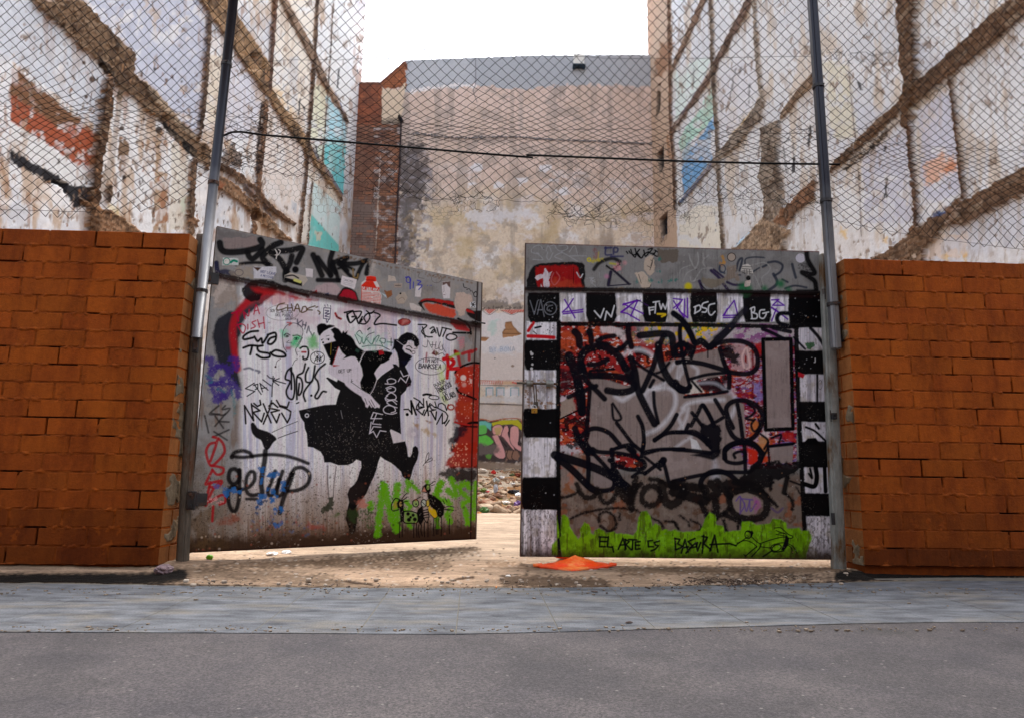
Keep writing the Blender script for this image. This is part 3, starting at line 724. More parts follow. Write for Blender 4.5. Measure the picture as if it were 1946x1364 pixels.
# ------------------------------------------------------------------ small things on the ground
def hit_lot(px, py):
    d = ray(px, py); d = d/np.linalg.norm(d)
    for t in np.arange(4.0, 40.0, .03):
        p = CAM + d*t
        if p[1] > 7 and p[1] < 24.4 and p[2] <= lot_z(p[0], p[1]): return p
    return onZ(px, py, 0.02)
def crumple(name, P, size, col, label, cat, seed, flat=.6, rough=.5, amp=.55, group=None, smooth=False, spec=.4):
    import bmesh
    bm = bmesh.new(); bmesh.ops.create_icosphere(bm, subdivisions=4, radius=1.0); rn = random.Random(seed); ox = rn.uniform(0, 40)
    sx, sy, sz = size
    for v in bm.verts:
        n = v.co.normalized(); u, w = n.x*1.7 + n.z*1.3 + ox, n.y*1.7 - n.z*1.1 + ox*.7
        k = 1 + amp*(float(fbm(np.float32(u), np.float32(w), 4, seed))-.5)*2 + amp*.5*(abs(float(vnoise(u*2.7, w*2.7, seed+2))-.5)*2-.5)
        v.co = Vector((n.x*sx*k, n.y*sy*k, n.z*sz*k*flat))
    zmin = min(v.co.z for v in bm.verts); me = bpy.data.meshes.new(name); bm.to_mesh(me); bm.free()
    o = bpy.data.objects.new(name, me); COL.objects.link(o); me.materials.append(plain('litter_' + name, col, rough, spec, var=10))
    if smooth: me.polygons.foreach_set('use_smooth', [True]*len(me.polygons))
    o.location = (P[0], P[1], P[2] - zmin*.85); o.rotation_euler.z = rn.uniform(0, 6.28); tag(o, label, cat, group); return o
def gz(px, py, z=.03): return onZ(px, py, z)
LM = MB(); p = gz(398, 1063, .025)
lo = thing('lime', p, 'small green lime lying on the dirt under the left gate leaf', 'lime')
th = np.linspace(0, math.pi, 13); V = MB(); V.tube([p + np.array([-.022*math.cos(t), 0, .017]) for t in th], [.0005 + .0185*math.sin(t)**.8 for t in th], 16)
under(V.build('fruit', noise_mat('lime_skin', (60, 120, 12), (120, 176, 30), 60, .4, .2, 200), None, True), lo)
V = MB(); V.tube([p + np.array([-.021, 0, .017]), p + np.array([-.026, 0, .018])], [.004, .002], 8); under(V.build('stalk', plain('lime_stalk', (90, 80, 30), .8)), lo)
crumple('plastic_scrap', gz(517, 1056, .02), (.048, .035, .032), (236, 236, 238), 'crumpled white plastic scrap on the dirt, the wider left one of two', 'plastic scrap', 21, .5, .35)
crumple('plastic_scrap', gz(545, 1053, .02), (.050, .030, .034), (240, 240, 242), 'crumpled white plastic scrap on the dirt, nearer the stencil boot', 'plastic scrap', 27, .5, .35)
crumple('wrapper', gz(310, 1092, .015), (.05, .03, .05), (122, 100, 104), 'crumpled dull pink wrapper at the foot of the left brick wall', 'wrapper', 31, .6, .5)
crumple('paper_scrap', gz(990, 1098, .012), (.030, .020, .02), (226, 222, 214), 'small white paper scrap on dark damp earth by the orange cone', 'paper scrap', 33, .3, .7)
crumple('paper_scrap', gz(966, 1096, .02), (.016, .012, .014), (236, 232, 226), 'tiny white pebble of paper on damp earth, left of the other scrap', 'paper scrap', 34, .5, .7)
crumple('cigarette_end', gz(943, 1116, .004), (.018, .005, .005), (196, 120, 50), 'orange cigarette end lying on the pavement edge', 'cigarette end', 35, 1, .7, .1)
for k, (x, y, s) in enumerate([(1130, 1124, .022), (1153, 1127, .012), (1195, 1183, .014)]):
    crumple('dry_leaf', gz(x, y, .002), (s, s*.5, .006), (74, 62, 58), ['dry dark leaf on a pavement slab, the larger of a close pair below the cone', 'dry dark leaf on a pavement slab, the smaller of a close pair below the cone', 'dry leaf near the road edge of the pavement'][k], 'leaf', 40+k, .6, .8)
# bark and leaf crumbs swept against the pavement (nobody could count them)
CR = MB(); rn = random.Random(5)
for i in range(420):
    a = rn.random(); x = 1320 + 180*a + rn.gauss(0, 30) if i < 300 else rn.uniform(360, 1600); y = (1103 - 6*a + rn.gauss(0, 3.5)) if i < 300 else 1108 + rn.gauss(0, 3)
    q = onZ(x, y, .03); q[2] = .012 + rn.random()*.018; an = rn.uniform(0, 3.14); s = rn.choice([.003, .004, .006, .009, .014])*rn.uniform(.7, 1.2)
    ax = np.array([[math.cos(an), math.sin(an), rn.uniform(-.4, .4)], [-math.sin(an), math.cos(an), rn.uniform(-.4, .4)], [0, 0, 1]]); ax[2] = np.cross(ax[0], ax[1])
    CR.box(q, (s, s*.35, .002), ax)
tag(CR.build('leaf_litter', noise_mat('crumbs', (50, 38, 32), (112, 94, 80), 40, .9, 0)), kind='stuff')

PB = MB(); rn = random.Random(15)
for i in range(500):
    x, y = rn.uniform(350, 1610), rn.uniform(1042, 1112); q = onZ(x, y, .022); s = rn.choice([.003, .004, .005, .008, .012])*rn.uniform(.7, 1.3); an = rn.uniform(0, 3.14)
    PB.box((q[0], q[1], .018 + .012*rn.random()), (s, s*.8, s*.6), np.array([[math.cos(an), math.sin(an), 0], [-math.sin(an), math.cos(an), 0], [0, 0, 1]]), s*.3)
tag(PB.build('pebbles', noise_mat('pebble', (120, 104, 90), (190, 176, 160), 9, .9, 0)), kind='stuff')
GD = MB(); rn = random.Random(44)
for i in range(700):
    x = rn.uniform(0, 1946); y = 1116 + abs(rn.gauss(0, 9)) if i < 420 else 1199 - abs(rn.gauss(0, 6)); q = onZ(x, y, .001); s = rn.choice([.002, .003, .004, .007])*rn.uniform(.7, 1.3); an = rn.uniform(0, 3.14)
    GD.box((q[0], q[1], .0015), (s, s*.7, s*.4), np.array([[math.cos(an), math.sin(an), 0], [-math.sin(an), math.cos(an), 0], [0, 0, 1]]))
tag(GD.build('grit', noise_mat('grit_dust', (70, 58, 48), (150, 134, 116), 30, .95, 0)), kind='stuff')
# flattened traffic cone pinned under the right leaf
cl, cf, cr = onZ(1013, 1078, .028), onZ(1086, 1094, .004), onZ(1172, 1077, .03)
ctr = (cl+cr)/2; ctr[2] = .02; back = cl + cr - cf
cone = thing('traffic_cone', ctr, 'flattened orange traffic cone jammed under the right gate leaf', 'traffic cone')
n = 41; s = np.linspace(0, 1, n); U, Vv = np.meshgrid(s, s)
Q = (1-U)[..., None]*(1-Vv)[..., None]*cf + U[..., None]*(1-Vv)[..., None]*cr + (1-U)[..., None]*Vv[..., None]*cl + (U*Vv)[..., None]*back
rr = np.hypot(U-.5, Vv-.5)
Q[..., 2] = .044 + .062*np.clip(1 - rr/.62, 0, 1)**1.25 + .014*(fbm(U*3, Vv*3, 3, 5)-.5) - .010*np.exp(-((rr-.40)/.06)**2) + .012*(np.abs(U-Vv) > .8)*np.abs(U-Vv)
m_cone = noise_mat('cone_rubber', (238, 58, 10), (252, 92, 26), 9, .42, .15, 40, spec=.4, c3=(250, 140, 70), s3=5)
cm = Canvas(Q)
nq = n*n; Q2 = Q.copy(); Q2[..., 2] -= .018
ring = [i for i in range(n)] + [i*n + n-1 for i in range(1, n)] + [(n-1)*n + i for i in range(n-2, -1, -1)] + [i*n for i in range(n-2, 0, -1)]
fs = [tuple(f) for f in grid_faces(n, n).reshape(-1, 4)] + [tuple(f[::-1] + nq) for f in grid_faces(n, n).reshape(-1, 4)]
for a, b_ in zip(ring, ring[1:] + ring[:1]): fs.append((b_, a, a+nq, b_+nq))
under(mesh_np('base', np.concatenate([Q.reshape(-1, 3), Q2.reshape(-1, 3)]), fs, [m_cone], None, True), cone)
V = MB(); up = []
for k in range(9):
    t = k/8; cc = ctr + np.array([.03*t, .28 + .36*t, .052 - .01*t]); up.append((cc, .085*(1-t) + .022*t))
vs = []; fs = []; m_ = 28
for cc, r_ in up:
    for k in range(m_):
        w = 2*math.pi*k/m_; vs.append(cc + np.array([r_*1.25*math.cos(w), 0, max(r_*.26, .008)*math.sin(w)*(1 + .2*math.sin(3*w + cc[1]*9))]))
for i in range(8):
    for k in range(m_): k2 = (k+1) % m_; fs.append((i*m_+k, i*m_+k2, (i+1)*m_+k2, (i+1)*m_+k))
fs += [tuple(range(m_))[::-1], tuple(range(8*m_, 9*m_))]
under(mesh_np('cone_body', vs, fs, [m_cone], None, True), cone)
mk = onZ(1118, 1069, .045); V = MB(); V.box(mk + np.array([-.01, 0, .004]), (.030, .006, .002), np.array([[.86, -.5, 0], [.5, .86, 0], [0, 0, 1]]), .001)
under(V.build('scuff', plain('cone_scuff', (90, 62, 48), .8)), cone)

# rubbish strewn over the lot, seen through the gap between the leaves
LT = [(220, 642, 'plastic_pot', (.075, .07, .08), (206, 44, 36), 'red plastic pot far back on the rubble below the bubble lettering', 'pot'), (288, 678, 'plastic_bag', (.09, .07, .05), (232, 230, 228), 'white bag scrap on the rubble just below the red pot', 'bag'),
      (240, 716, 'plastic_bag', (.11, .08, .09), (168, 172, 168), 'greyish plastic bag half buried in brown rubble', 'bag'), (386, 730, 'paper_sheet', (.13, .06, .03), (228, 226, 224), 'flat pale paper sheet on the rubble near the right leaf', 'paper'),
      (234, 798, 'plastic_bottle', (.045, .05, .11), (186, 190, 198), 'pale upright crushed bottle in the middle of the gap', 'bottle'), (170, 800, 'bottle_top', (.045, .045, .03), (200, 36, 46), 'small red lid beside the pale bottle', 'lid'),
      (392, 806, 'bin_bag', (.13, .10, .06), (34, 32, 40), 'torn black bin bag lying on the rubble', 'bag'), (428, 832, 'plastic_bag', (.10, .07, .05), (230, 232, 238), 'white plastic bag tucked against the torn black one', 'bag'),
      (325, 902, 'plastic_bag', (.10, .06, .05), (222, 214, 206), 'long white bag stretched across the nearer rubble', 'bag'), (428, 918, 'plastic_bag', (.07, .06, .06), (120, 84, 150), 'purple bag by the edge of the right leaf', 'bag'),
      (188, 958, 'drinks_can', (.055, .05, .05), (206, 50, 42), 'red can with a white top on the nearest rubble heap, left one', 'can'), (276, 968, 'drinks_can', (.062, .045, .045), (200, 44, 36), 'red crushed can on the nearest rubble heap, right one', 'can'),
      (238, 962, 'paper_scrap', (.03, .03, .04), (226, 222, 214), 'white scrap between the two red cans', 'paper scrap'), (136, 985, 'leafy_weed', (.075, .06, .07), (62, 104, 34), 'green leafy weed on the nearest rubble heap', 'weed'),
      (96, 1008, 'food_scrap', (.05, .045, .05), (204, 118, 34), 'orange peel at the edge of the left leaf', 'food scrap'), (262, 1050, 'paper_scrap', (.035, .03, .04), (228, 224, 216), 'white curled scrap at the foot of the rubble', 'paper scrap'),
      (110, 628, 'cardboard_piece', (.16, .10, .08), (214, 202, 188), 'pale cardboard piece at the far top of the rubble', 'cardboard'), (425, 660, 'brick_fragment', (.10, .08, .07), (140, 62, 40), 'red brick fragment on the far rubble by the right leaf', 'brick'),
      (126, 792, 'leafy_weed', (.08, .07, .06), (110, 124, 50), 'yellowish weed beside the small red lid', 'weed'), (380, 655, 'leafy_weed', (.10, .07, .05), (96, 112, 70), 'dull green weed far back beside the pale sheet', 'weed')]
for k, (x, y, nm, sz, c_, lb, ct) in enumerate(LT):
    crumple(nm, hit_lot(890 + x/4.547, 760 + y/4.547), sz, c_, lb, ct, 60+k, .8, .5, .6)
ST = MB(); rn = random.Random(9)
for i in range(900):
    y = 7.1 + 15.5*rn.random()**1.4; x = rn.uniform(-1.2, 2.4) + (y-7)*rn.uniform(-.05, .08); s = rn.uniform(.02, .09)*(1 + .7*(rn.random() > .93))
    a, b_ = rn.uniform(0, 3.14), rn.uniform(-.5, .5); ax = np.array([[math.cos(a), math.sin(a), b_], [-math.sin(a), math.cos(a), rn.uniform(-.4, .4)], [0, 0, 1]]); ax[0] /= np.linalg.norm(ax[0]); ax[2] = np.cross(ax[0], ax[1]); ax[2] /= np.linalg.norm(ax[2]); ax[1] = np.cross(ax[2], ax[0])
    ST.box((x, y, lot_z(x, y) + s*.3), (s, s*rn.uniform(.5, .9), s*rn.uniform(.3, .7)), ax, s*.18)
tag(ST.build('rubble_stones', noise_mat('rubble_stone', (120, 92, 66), (186, 166, 142), 6, .9, .3, 60, c3=(128, 66, 42), s3=2.5)), kind='stuff')
# ------------------------------------------------------------------ gate leaves
CR_ = {'L1': (340, 420, 5.684), 'L2': (640, 480, 6.2), 'L3': (340, 640, 5.684), 'L4': (560, 600, 5.246), 'L5': (640, 640, 6.2), 'L6': (340, 840, 5.684), 'L7': (640, 840, 6.2),
       'R1': (980, 440, 6.081), 'R2': (1280, 440, 5.897), 'R3': (980, 620, 5.684), 'R4': (1280, 620, 5.685), 'R5': (980, 840, 5.053), 'R6': (1280, 840, 5.051),
       'W1': (100, 100, 3.79), 'W2': (400, 100, 3.41), 'W3': (760, 100, 3.41), 'W4': (1140, 100, 3.41), 'W5': (1480, 100, 3.411), 'G1': (890, 500, 4.871), 'G2': (890, 760, 4.547), 'px': (0, 0, 1)}
def mix(*parts):
    out = []
    for k, pts in parts:
        x0, y0, s_ = CR_[k]; out += [(x0 + x/s_, y0 + y/s_) for x, y in pts]
    return out
m_gate = painted_mat('gate_paint', .55, .05, .25, 120, .12, 55, .0015, wav=.22)
m_gedge = noise_mat('rusty_edge', (60, 40, 30), (96, 78, 66), 20, .75, .3, 90)
def leaf(corners, p0, n, thick, root, rad=0.0, step=.0030):
    TL, TR, BR, BL = [onpl(x, y, p0, n) for x, y in corners]
    wid = np.linalg.norm(TR-TL); hgt = np.linalg.norm(TL-BL); nu, nv = int(wid/step), int(hgt/step)
    u = np.linspace(0, 1, nu)[None, :, None]; v = np.linspace(0, 1, nv)[:, None, None]
    P = (1-u)*(1-v)*BL + u*(1-v)*BR + (1-u)*v*TL + u*v*TR
    # box behind the sheet: back, rims and a stiffening frame on the far side
    b = -n*thick; V = MB(); e = -n*.0015
    V.add([TL+e, TR+e, BR+e, BL+e, TL+b, TR+b, BR+b, BL+b], [(4, 5, 6, 7), (0, 4, 7, 3), (1, 2, 6, 5), (0, 1, 5, 4), (3, 7, 6, 2)])
    under(V.build('sheet_edges', m_gedge), root)
    return Canvas(P)

# ---- left leaf, swung inwards
ang = math.radians(32); dl = np.array([math.cos(ang), math.sin(ang), 0]); nl = np.array([dl[1], -dl[0], 0.0])
pl0 = onY(352, 1050, .20)
left = thing('metal_gate', pl0, 'left gate leaf swung inwards, stencilled with a masked couple in black', 'gate')
cv = leaf([(413, 430), (916, 537), (904, 1024), (355, 1050)], pl0, nl, .04, left); cv.gain = 1.0
K = (6, 5, 7); WH = (250, 246, 252)
def T(k): return cv.t(*CR_[k])
px, py = cv.px, cv.py
RAILL = [(411, 523), (520, 545), (650, 569), (780, 596), (917, 620)]
rail_y = np.interp(px, [p[0] for p in RAILL], [p[1] for p in RAILL])
cv.all((154, 152, 151)); cv.all((128, 122, 117), sst(.45, .75, cv.noise(.03, 2))*.6); cv.all((168, 160, 150), sst(.56, .72, cv.noise(.05, 4))*.5)
cv.all((120, 84, 52), sst(.58, .7, cv.noise(.09, 7, 5, .02))*.45*(py > rail_y))
streak = cv.noise(.16, 9, 3, .006); streak2 = cv.noise(.45, 13, 3, .012)
# whitewash field with vertical run marks
wl = sst(447, 468, px + 8*(cv.noise(.02, 6)-.5)); wr = sst(878, 855, px + 10*(cv.noise(.02, 8)-.5))
fade = sst(985, 880, py + 120*(streak-.5))
fld = (py > rail_y)*wl*wr
cv.all(WH, fld*(.35+.65*fade)); cv.all((176, 178, 214), fld*sst(.48, .70, streak)*.6*fade); cv.all((196, 170, 196), fld*sst(.54, .70, cv.noise(.3, 29, 3, .008))*.3*fade); cv.all((240, 234, 238), fld*sst(.58, .75, cv.noise(.22, 15, 3, .01))*.8*fade)
cv.all((206, 168, 182), fld*sst(.55, .75, cv.noise(.02, 17))*sst(700, 560, py)*.7)
cv.all((186, 156, 142), fld*sst(880, 940, py + 90*(streak2-.5))*.55*(.4+.6*cv.noise(.3, 19, 3, .02)))
# rust and dirt creeping up from the foot
cv.all((146, 122, 98), sst(905, 985, py + 80*(streak-.5))*.45)
cv.all((112, 76, 46), sst(960, 1018, py + 60*(streak2-.5) - (px < 470)*30)*.75)
cv.all((58, 36, 22), sst(1008, 1036, py + (px-355)*.047 + 26*(cv.noise(.08, 23)-.5))*.9)
cv.all((96, 72, 44), sst(470, 380, px)*sst(760, 1000, py)*.65*sst(.35, .6, cv.noise(.05, 25)))
cv.all((60, 44, 34), (sst(.66, .72, cv.noise(.6, 31, 3))*sst(820, 930, py))*.8)
cv.pid = 0
T('L1'); cv.fl([(400, 60), (860, 170), (840, 280), (560, 320), (500, 310), (480, 190), (410, 200)], (112, 106, 104), 14, .8, 8)
cv.fl([(485, 190), (835, 170), (865, 275), (690, 290), (500, 312)], (148, 132, 128), 3, .9, 4)
T('L1'); cv.fl([(390, 640), (560, 640), (600, 760), (640, 830), (560, 900), (400, 920), (370, 780)], (168, 152, 140), 20, .8, 16); cv.fl([(400, 690), (520, 640), (570, 700), (470, 780), (380, 900)], (206, 192, 182), 12, .7, 14)
# big rounded letter shape: dark blue body, red rim
T('px'); cv.pid = 1
cv.fl([(447, 590), (470, 568), (500, 552), (520, 560), (470, 600), (455, 640), (452, 690), (458, 740), (440, 720), (415, 690), (405, 640), (412, 610), (428, 596)], (30, 32, 44), 5, .95, 3, True)
cv.st([(520, 548), (480, 566), (455, 590), (443, 620), (445, 660), (452, 700)], 13, (186, 30, 40), 6, .9)
cv.fl([(478, 545), (530, 552), (560, 572), (530, 582), (490, 574), (458, 590)], (196, 40, 48), 10, .45, 6)
T('L1'); cv.fl([(680, 740), (720, 700), (800, 640), (940, 640), (1100, 680), (1280, 760), (1400, 800), (1380, 830), (1200, 770), (1040, 730), (900, 690), (860, 700), (920, 760), (890, 810), (860, 860), (760, 860), (700, 810)], (22, 14, 18), 5, .97, 3, True)
cv.fl([(785, 720), (900, 700), (1050, 740), (1200, 790), (1350, 830), (1500, 860), (1300, 860), (1100, 800), (1000, 790), (920, 790), (820, 760)], (188, 32, 36), 12, .9, 4, True)
cv.fl([(1400, 780), (1450, 740), (1560, 680), (1660, 670), (1740, 720), (1760, 800), (1700, 870)], (196, 170, 172), 6, .75, 5, True)
cv.fl([(1720, 860), (1740, 760), (1800, 730), (1819, 760), (1819, 890)], (186, 34, 50), 5, .95, 3)
cv.fl([(1450, 770), (1490, 745), (1500, 790), (1420, 790)], (180, 40, 44), 3); cv.fl([(1540, 800), (1620, 775), (1620, 820)], (78, 88, 120), 3)
T('L2'); cv.fl([(0, 545), (40, 460), (100, 410), (170, 420), (230, 480), (250, 580), (120, 570)], (16, 10, 14), 4, .97, 2, True); cv.fl([(15, 550), (60, 470), (110, 435), (170, 445), (215, 490), (235, 575), (120, 560)], (178, 26, 46), 4, .95, 2, True)
cv.fl([(955, 600), (1000, 560), (1100, 545), (1250, 560), (1380, 590), (1390, 660), (1230, 620), (1080, 590), (1010, 610), (1040, 690), (985, 640)], (20, 12, 14), 3, .97, 2, True)
cv.fl([(1010, 600), (1080, 585), (1250, 625), (1390, 670), (1420, 740), (1380, 770), (1220, 745), (1090, 705), (1045, 660)], (214, 78, 50), 5, .95, 4); cv.fl([(960, 590), (1020, 550), (1150, 540), (1300, 570), (1390, 595), (1380, 620), (1200, 590), (1060, 560)], (178, 34, 30), 4, .9, 2)
cv.fl([(1330, 790), (1420, 790), (1520, 850), (1585, 920), (1560, 940), (1400, 910), (1340, 840)], (190, 36, 40), 4, .95, 3); cv.st([(1430, 780), (1520, 830), (1570, 890), (1580, 960)], 26, K, 4); cv.st([(1580, 950), (1370, 945)], 24, K, 4)
cv.fl([(1520, 650), (1600, 690), (1710, 690), (1700, 860), (1620, 800), (1530, 730)], (18, 10, 12), 4, .97, 2); cv.fl([(1500, 650), (1600, 690), (1620, 720), (1530, 700)], (176, 36, 34), 4)
cv.fl([(720, 820), (745, 785), (800, 775), (855, 795), (870, 825), (820, 860), (760, 860)], (168, 36, 34), 4, .97, 2, True); cv.ell(795, 822, 72, 40, 7, (60, 16, 18)); cv.fl([(780, 800), (820, 790), (840, 810), (770, 850)], (214, 150, 140), 10, .8)
# red / orange throw-up down the free edge
T('L5'); cv.fl([(1400, 400), (1500, 340), (1640, 320), (1690, 330), (1670, 1364), (1330, 1364), (1400, 1210), (1440, 1050), (1390, 960), (1400, 780), (1430, 640), (1400, 500)], (172, 44, 28), 8, .96, 6)
cv.fl([(1420, 380), (1520, 350), (1600, 420), (1610, 560), (1560, 640), (1470, 620), (1410, 520)], (198, 54, 30), 10, .8, 8, True); cv.fl([(1430, 760), (1600, 760), (1620, 960), (1440, 930)], (190, 66, 34), 16, .7, 10)
cv.fl([(1390, 1030), (1540, 1080), (1450, 1200), (1360, 1330), (1330, 1364), (1340, 1200)], (26, 24, 38), 10, .9, 8); cv.st([(1690, 310), (1600, 305), (1500, 335), (1420, 380), (1395, 420)], 26, K, 5); cv.st([(1410, 600), (1440, 650), (1540, 690), (1640, 730)], 26, K, 5)
cv.st([(1520, 1050), (1560, 1015), (1620, 1005), (1690, 1010)], 30, K, 5); cv.st([(1400, 1000), (1500, 1040), (1560, 1050), (1650, 1055)], 24, (60, 10, 16), 6); cv.st([(1390, 1000), (1460, 1020), (1560, 1035)], 16, (196, 40, 34), 5)
cv.dot(1490, 480, 34, (236, 214, 206), 5); cv.dot(1500, 560, 26, (220, 170, 160), 8, .8); cv.fl([(1560, 480), (1595, 500), (1590, 550), (1570, 540)], (230, 190, 180), 3)
T('L7'); cv.fl([(1300, 220), (1370, 120), (1440, 0), (1660, 0), (1650, 300), (1330, 300), (1285, 270)], (172, 44, 26), 6, .95, 6); cv.fl([(1200, 380), (1320, 310), (1650, 300), (1640, 480), (1450, 470), (1320, 440)], (34, 22, 20), 12, .9, 14)
rd = random.Random(2)
for _ in range(60): cv.dot(rd.uniform(1330, 1540), rd.uniform(10, 270), rd.uniform(3, 11), (232, 170, 140), 3, .8)
T('L5')
for _ in range(40): cv.dot(rd.uniform(1410, 1620), rd.uniform(390, 1000), rd.uniform(3, 9), (240, 190, 170), 3, .7)
# --- top band: fat black tags
cv.wk = 1.15; cv.pid = 2; T('L1')
for pts, w in [([(440, 240), (460, 310), (530, 340), (700, 330), (860, 290), (900, 250), (880, 205)], 62), ([(740, 340), (760, 390), (800, 410), (860, 360), (900, 310)], 56), ([(1100, 235), (1020, 270), (950, 330), (905, 390), (930, 440), (960, 470)], 60), ([(1050, 330), (1200, 320), (1330, 295), (1310, 370), (1270, 450)], 58),
               ([(1000, 350), (1090, 420), (1150, 520), (1190, 590)], 58), ([(1150, 640), (1150, 560), (1200, 460), (1220, 380)], 56), ([(1450, 370), (1490, 460), (1545, 590)], 56), ([(1500, 400), (1570, 500), (1640, 590)], 50), ([(1640, 590), (1630, 450), (1660, 330)], 52), ([(1690, 560), (1650, 480), (1720, 430), (1819, 400)], 48), ([(1740, 440), (1819, 540)], 44), ([(1660, 440), (1700, 560), (1720, 640)], 40), ([(1500, 640), (1740, 645)], 44), ([(620, 475), (750, 455), (900, 455), (1000, 480)], 30)]:
    cv.st(pts, w, (14, 13, 16), 7, .97, spray=.5)
cv.dot(1258, 527, 33, (14, 13, 16), 7)
T('L2')
for pts, w in [([(20, 140), (90, 110), (100, 80)], 48), ([(60, 140), (240, 130), (350, 95), (400, 110), (370, 170), (350, 250)], 52), ([(40, 150), (130, 250), (200, 310)], 40), ([(230, 310), (260, 230), (300, 150), (330, 110)], 44), ([(20, 190), (110, 165), (200, 205)], 30)]: cv.st(pts, w, (14, 13, 16), 7, .97)
cv.fl([(390, 110), (450, 110), (450, 230), (390, 280)], (196, 186, 178), 14, .8, 8); cv.st([(190, 200), (200, 290), (240, 300), (250, 260)], 14, (150, 120, 70), 6)
T('L1'); cv.st([(405, 455), (415, 540), (430, 590)], 46, (44, 44, 70), 6); cv.st([(420, 570), (500, 550), (590, 580)], 50, (44, 44, 70), 8, .9); cv.fl([(600, 500), (800, 495), (800, 630), (560, 600)], (164, 150, 134), 12, .8, 10); cv.ell(650, 560, 45, 34, 7, (110, 100, 100))
# stickers and torn posters in the top band
cv.pid = 3
def sticker(pts, c, soft=2.0, rag=1.5): cv.fl(pts, c, soft, 1, rag, relief=.0012)
sticker([(475, 400), (645, 405), (640, 480), (470, 480)], (206, 212, 208)); cv.st([(560, 450), (590, 430), (625, 440)], 22, (20, 140, 110), 3); cv.ell(515, 440, 36, 36, 8, (20, 140, 120), fill=(226, 222, 214))
sticker([(800, 500), (1050, 495), (1055, 560), (1000, 630), (810, 620)], (214, 212, 218)); cv.text('NOT LEAVE', 880, 560, 26, 4, (70, 80, 130), ang=.18); cv.text('A MESSAGE', 880, 600, 22, 3, (80, 90, 140), ang=.18); cv.fl([(800, 500), (890, 505), (850, 545)], (84, 58, 44), 3)
sticker([(1145, 590), (1200, 560), (1370, 595), (1390, 640), (1330, 710), (1130, 650)], (190, 180, 168)); cv.fl([(1140, 610), (1330, 660), (1330, 710), (1130, 650)], (20, 18, 20), 3); cv.st([(1250, 640), (1310, 660)], 26, (216, 214, 120), 3); cv.st([(1150, 600), (1230, 590), (1290, 620)], 14, (30, 28, 32), 4)
sticker([(1370, 515), (1450, 520), (1445, 615), (1370, 605)], (222, 214, 216)); sticker([(1765, 595), (1819, 610), (1819, 700), (1745, 680)], (224, 220, 224))
cv.st([(1040, 310), (1060, 350), (1050, 410)], 10, (214, 206, 200), 2); cv.st([(1075, 310), (1095, 330), (1070, 370), (1040, 370)], 8, (214, 206, 200), 2)
T('L2'); sticker([(65, 275), (240, 320), (205, 440), (45, 380)], (226, 218, 220)); cv.text('-- --', 90, 340, 30, 5, (120, 120, 130), ang=.2)
for i in range(4): cv.st([(80, 310+i*20), (190, 340+i*20)], 4, (150, 146, 150), 1.5, .7)
sticker([(610, 270), (690, 285), (700, 340), (605, 340)], (204, 190, 178)); sticker([(670, 365), (770, 365), (765, 415), (680, 415)], (176, 160, 148)); cv.st([(690, 392), (750, 390)], 8, (90, 80, 76), 2)
sticker([(930, 400), (995, 395), (990, 530), (920, 520)], (220, 214, 214)); sticker([(740, 470), (800, 470), (830, 530), (790, 600), (720, 600), (695, 540)], (184, 170, 156), 3, 3); cv.dot(750, 485, 10, (20, 18, 20)); cv.st([(720, 560), (770, 530), (800, 560)], 4, (120, 108, 100))
sticker([(850, 590), (900, 600), (1000, 650), (990, 700), (880, 680)], (212, 202, 196)); sticker([(560, 450), (640, 450), (660, 500), (600, 560), (570, 520)], (150, 96, 60), 3, 4); sticker([(500, 465), (580, 500), (590, 540)], (196, 216, 224))
sticker([(1240, 345), (1330, 340), (1345, 400), (1330, 540), (1260, 545), (1238, 470)], (222, 216, 218)); cv.fl([(1240, 350), (1335, 340), (1345, 440), (1320, 400), (1290, 370), (1245, 385)], (96, 66, 58), 3, .95, 2); cv.st([(1262, 400), (1262, 460), (1250, 470)], 4, (120, 100, 100)); cv.st([(1255, 500), (1275, 498)], 5, (120, 80, 84))
sticker([(1390, 470), (1500, 470), (1590, 500), (1600, 640), (1520, 650), (1500, 740), (1430, 760), (1395, 640)], (204, 182, 168), 3, 4); sticker([(1570, 590), (1625, 580), (1640, 650), (1575, 640)], (220, 222, 226)); cv.text('X', 1590, 640, 50, 9, K); cv.st([(1580, 610), (1630, 620)], 7, K)
# red spray-can sticker with printed lines
cv.pid = 4; sticker([(290, 360), (330, 320), (345, 280), (400, 272), (440, 285), (450, 320), (470, 330), (500, 400), (505, 460), (530, 500), (515, 620), (280, 610)], (226, 214, 210)); cv.fl([(345, 282), (400, 274), (460, 290), (470, 345), (340, 345)], (226, 48, 28), 2, 1, 1); cv.fl([(300, 380), (340, 340), (430, 345), (470, 425), (290, 400)], (228, 50, 30), 2, 1, 1); cv.st([(340, 322), (440, 330)], 6, (150, 24, 20))
cv.st([(295, 385), (290, 600)], 7, (222, 60, 40)); cv.st([(515, 500), (508, 612)], 5, (222, 90, 70)); cv.text('CAPITALISM', 305, 445, 44, 6, (214, 60, 40), adv=.45, asp=.36, ang=.06)
for i in range(8): cv.st([(300, 470+i*18), (400 + 20*(i % 3), 476+i*18)], 8, (214, 74, 54), 2, .85, smooth=False); cv.st([(430, 478+i*18), (505, 484+i*18)], 7, (220, 96, 76), 2, .8, smooth=False)
cv.st([(470, 330), (500, 380), (530, 420)], 3, (190, 100, 80)); cv.pid = 2
cv.st([(810, 295), (860, 300), (865, 430)], 12, (62, 60, 176), 3); cv.ell(845, 325, 28, 32, 9, (62, 60, 176)); cv.st([(905, 350), (900, 420)], 10, (62, 60, 176), 3); cv.st([(950, 330), (990, 345), (955, 380), (1005, 390), (965, 440)], 11, (62, 60, 176), 3)
for x in (1070, 1100, 1115): cv.dot(x, 390, 5, (90, 90, 160))
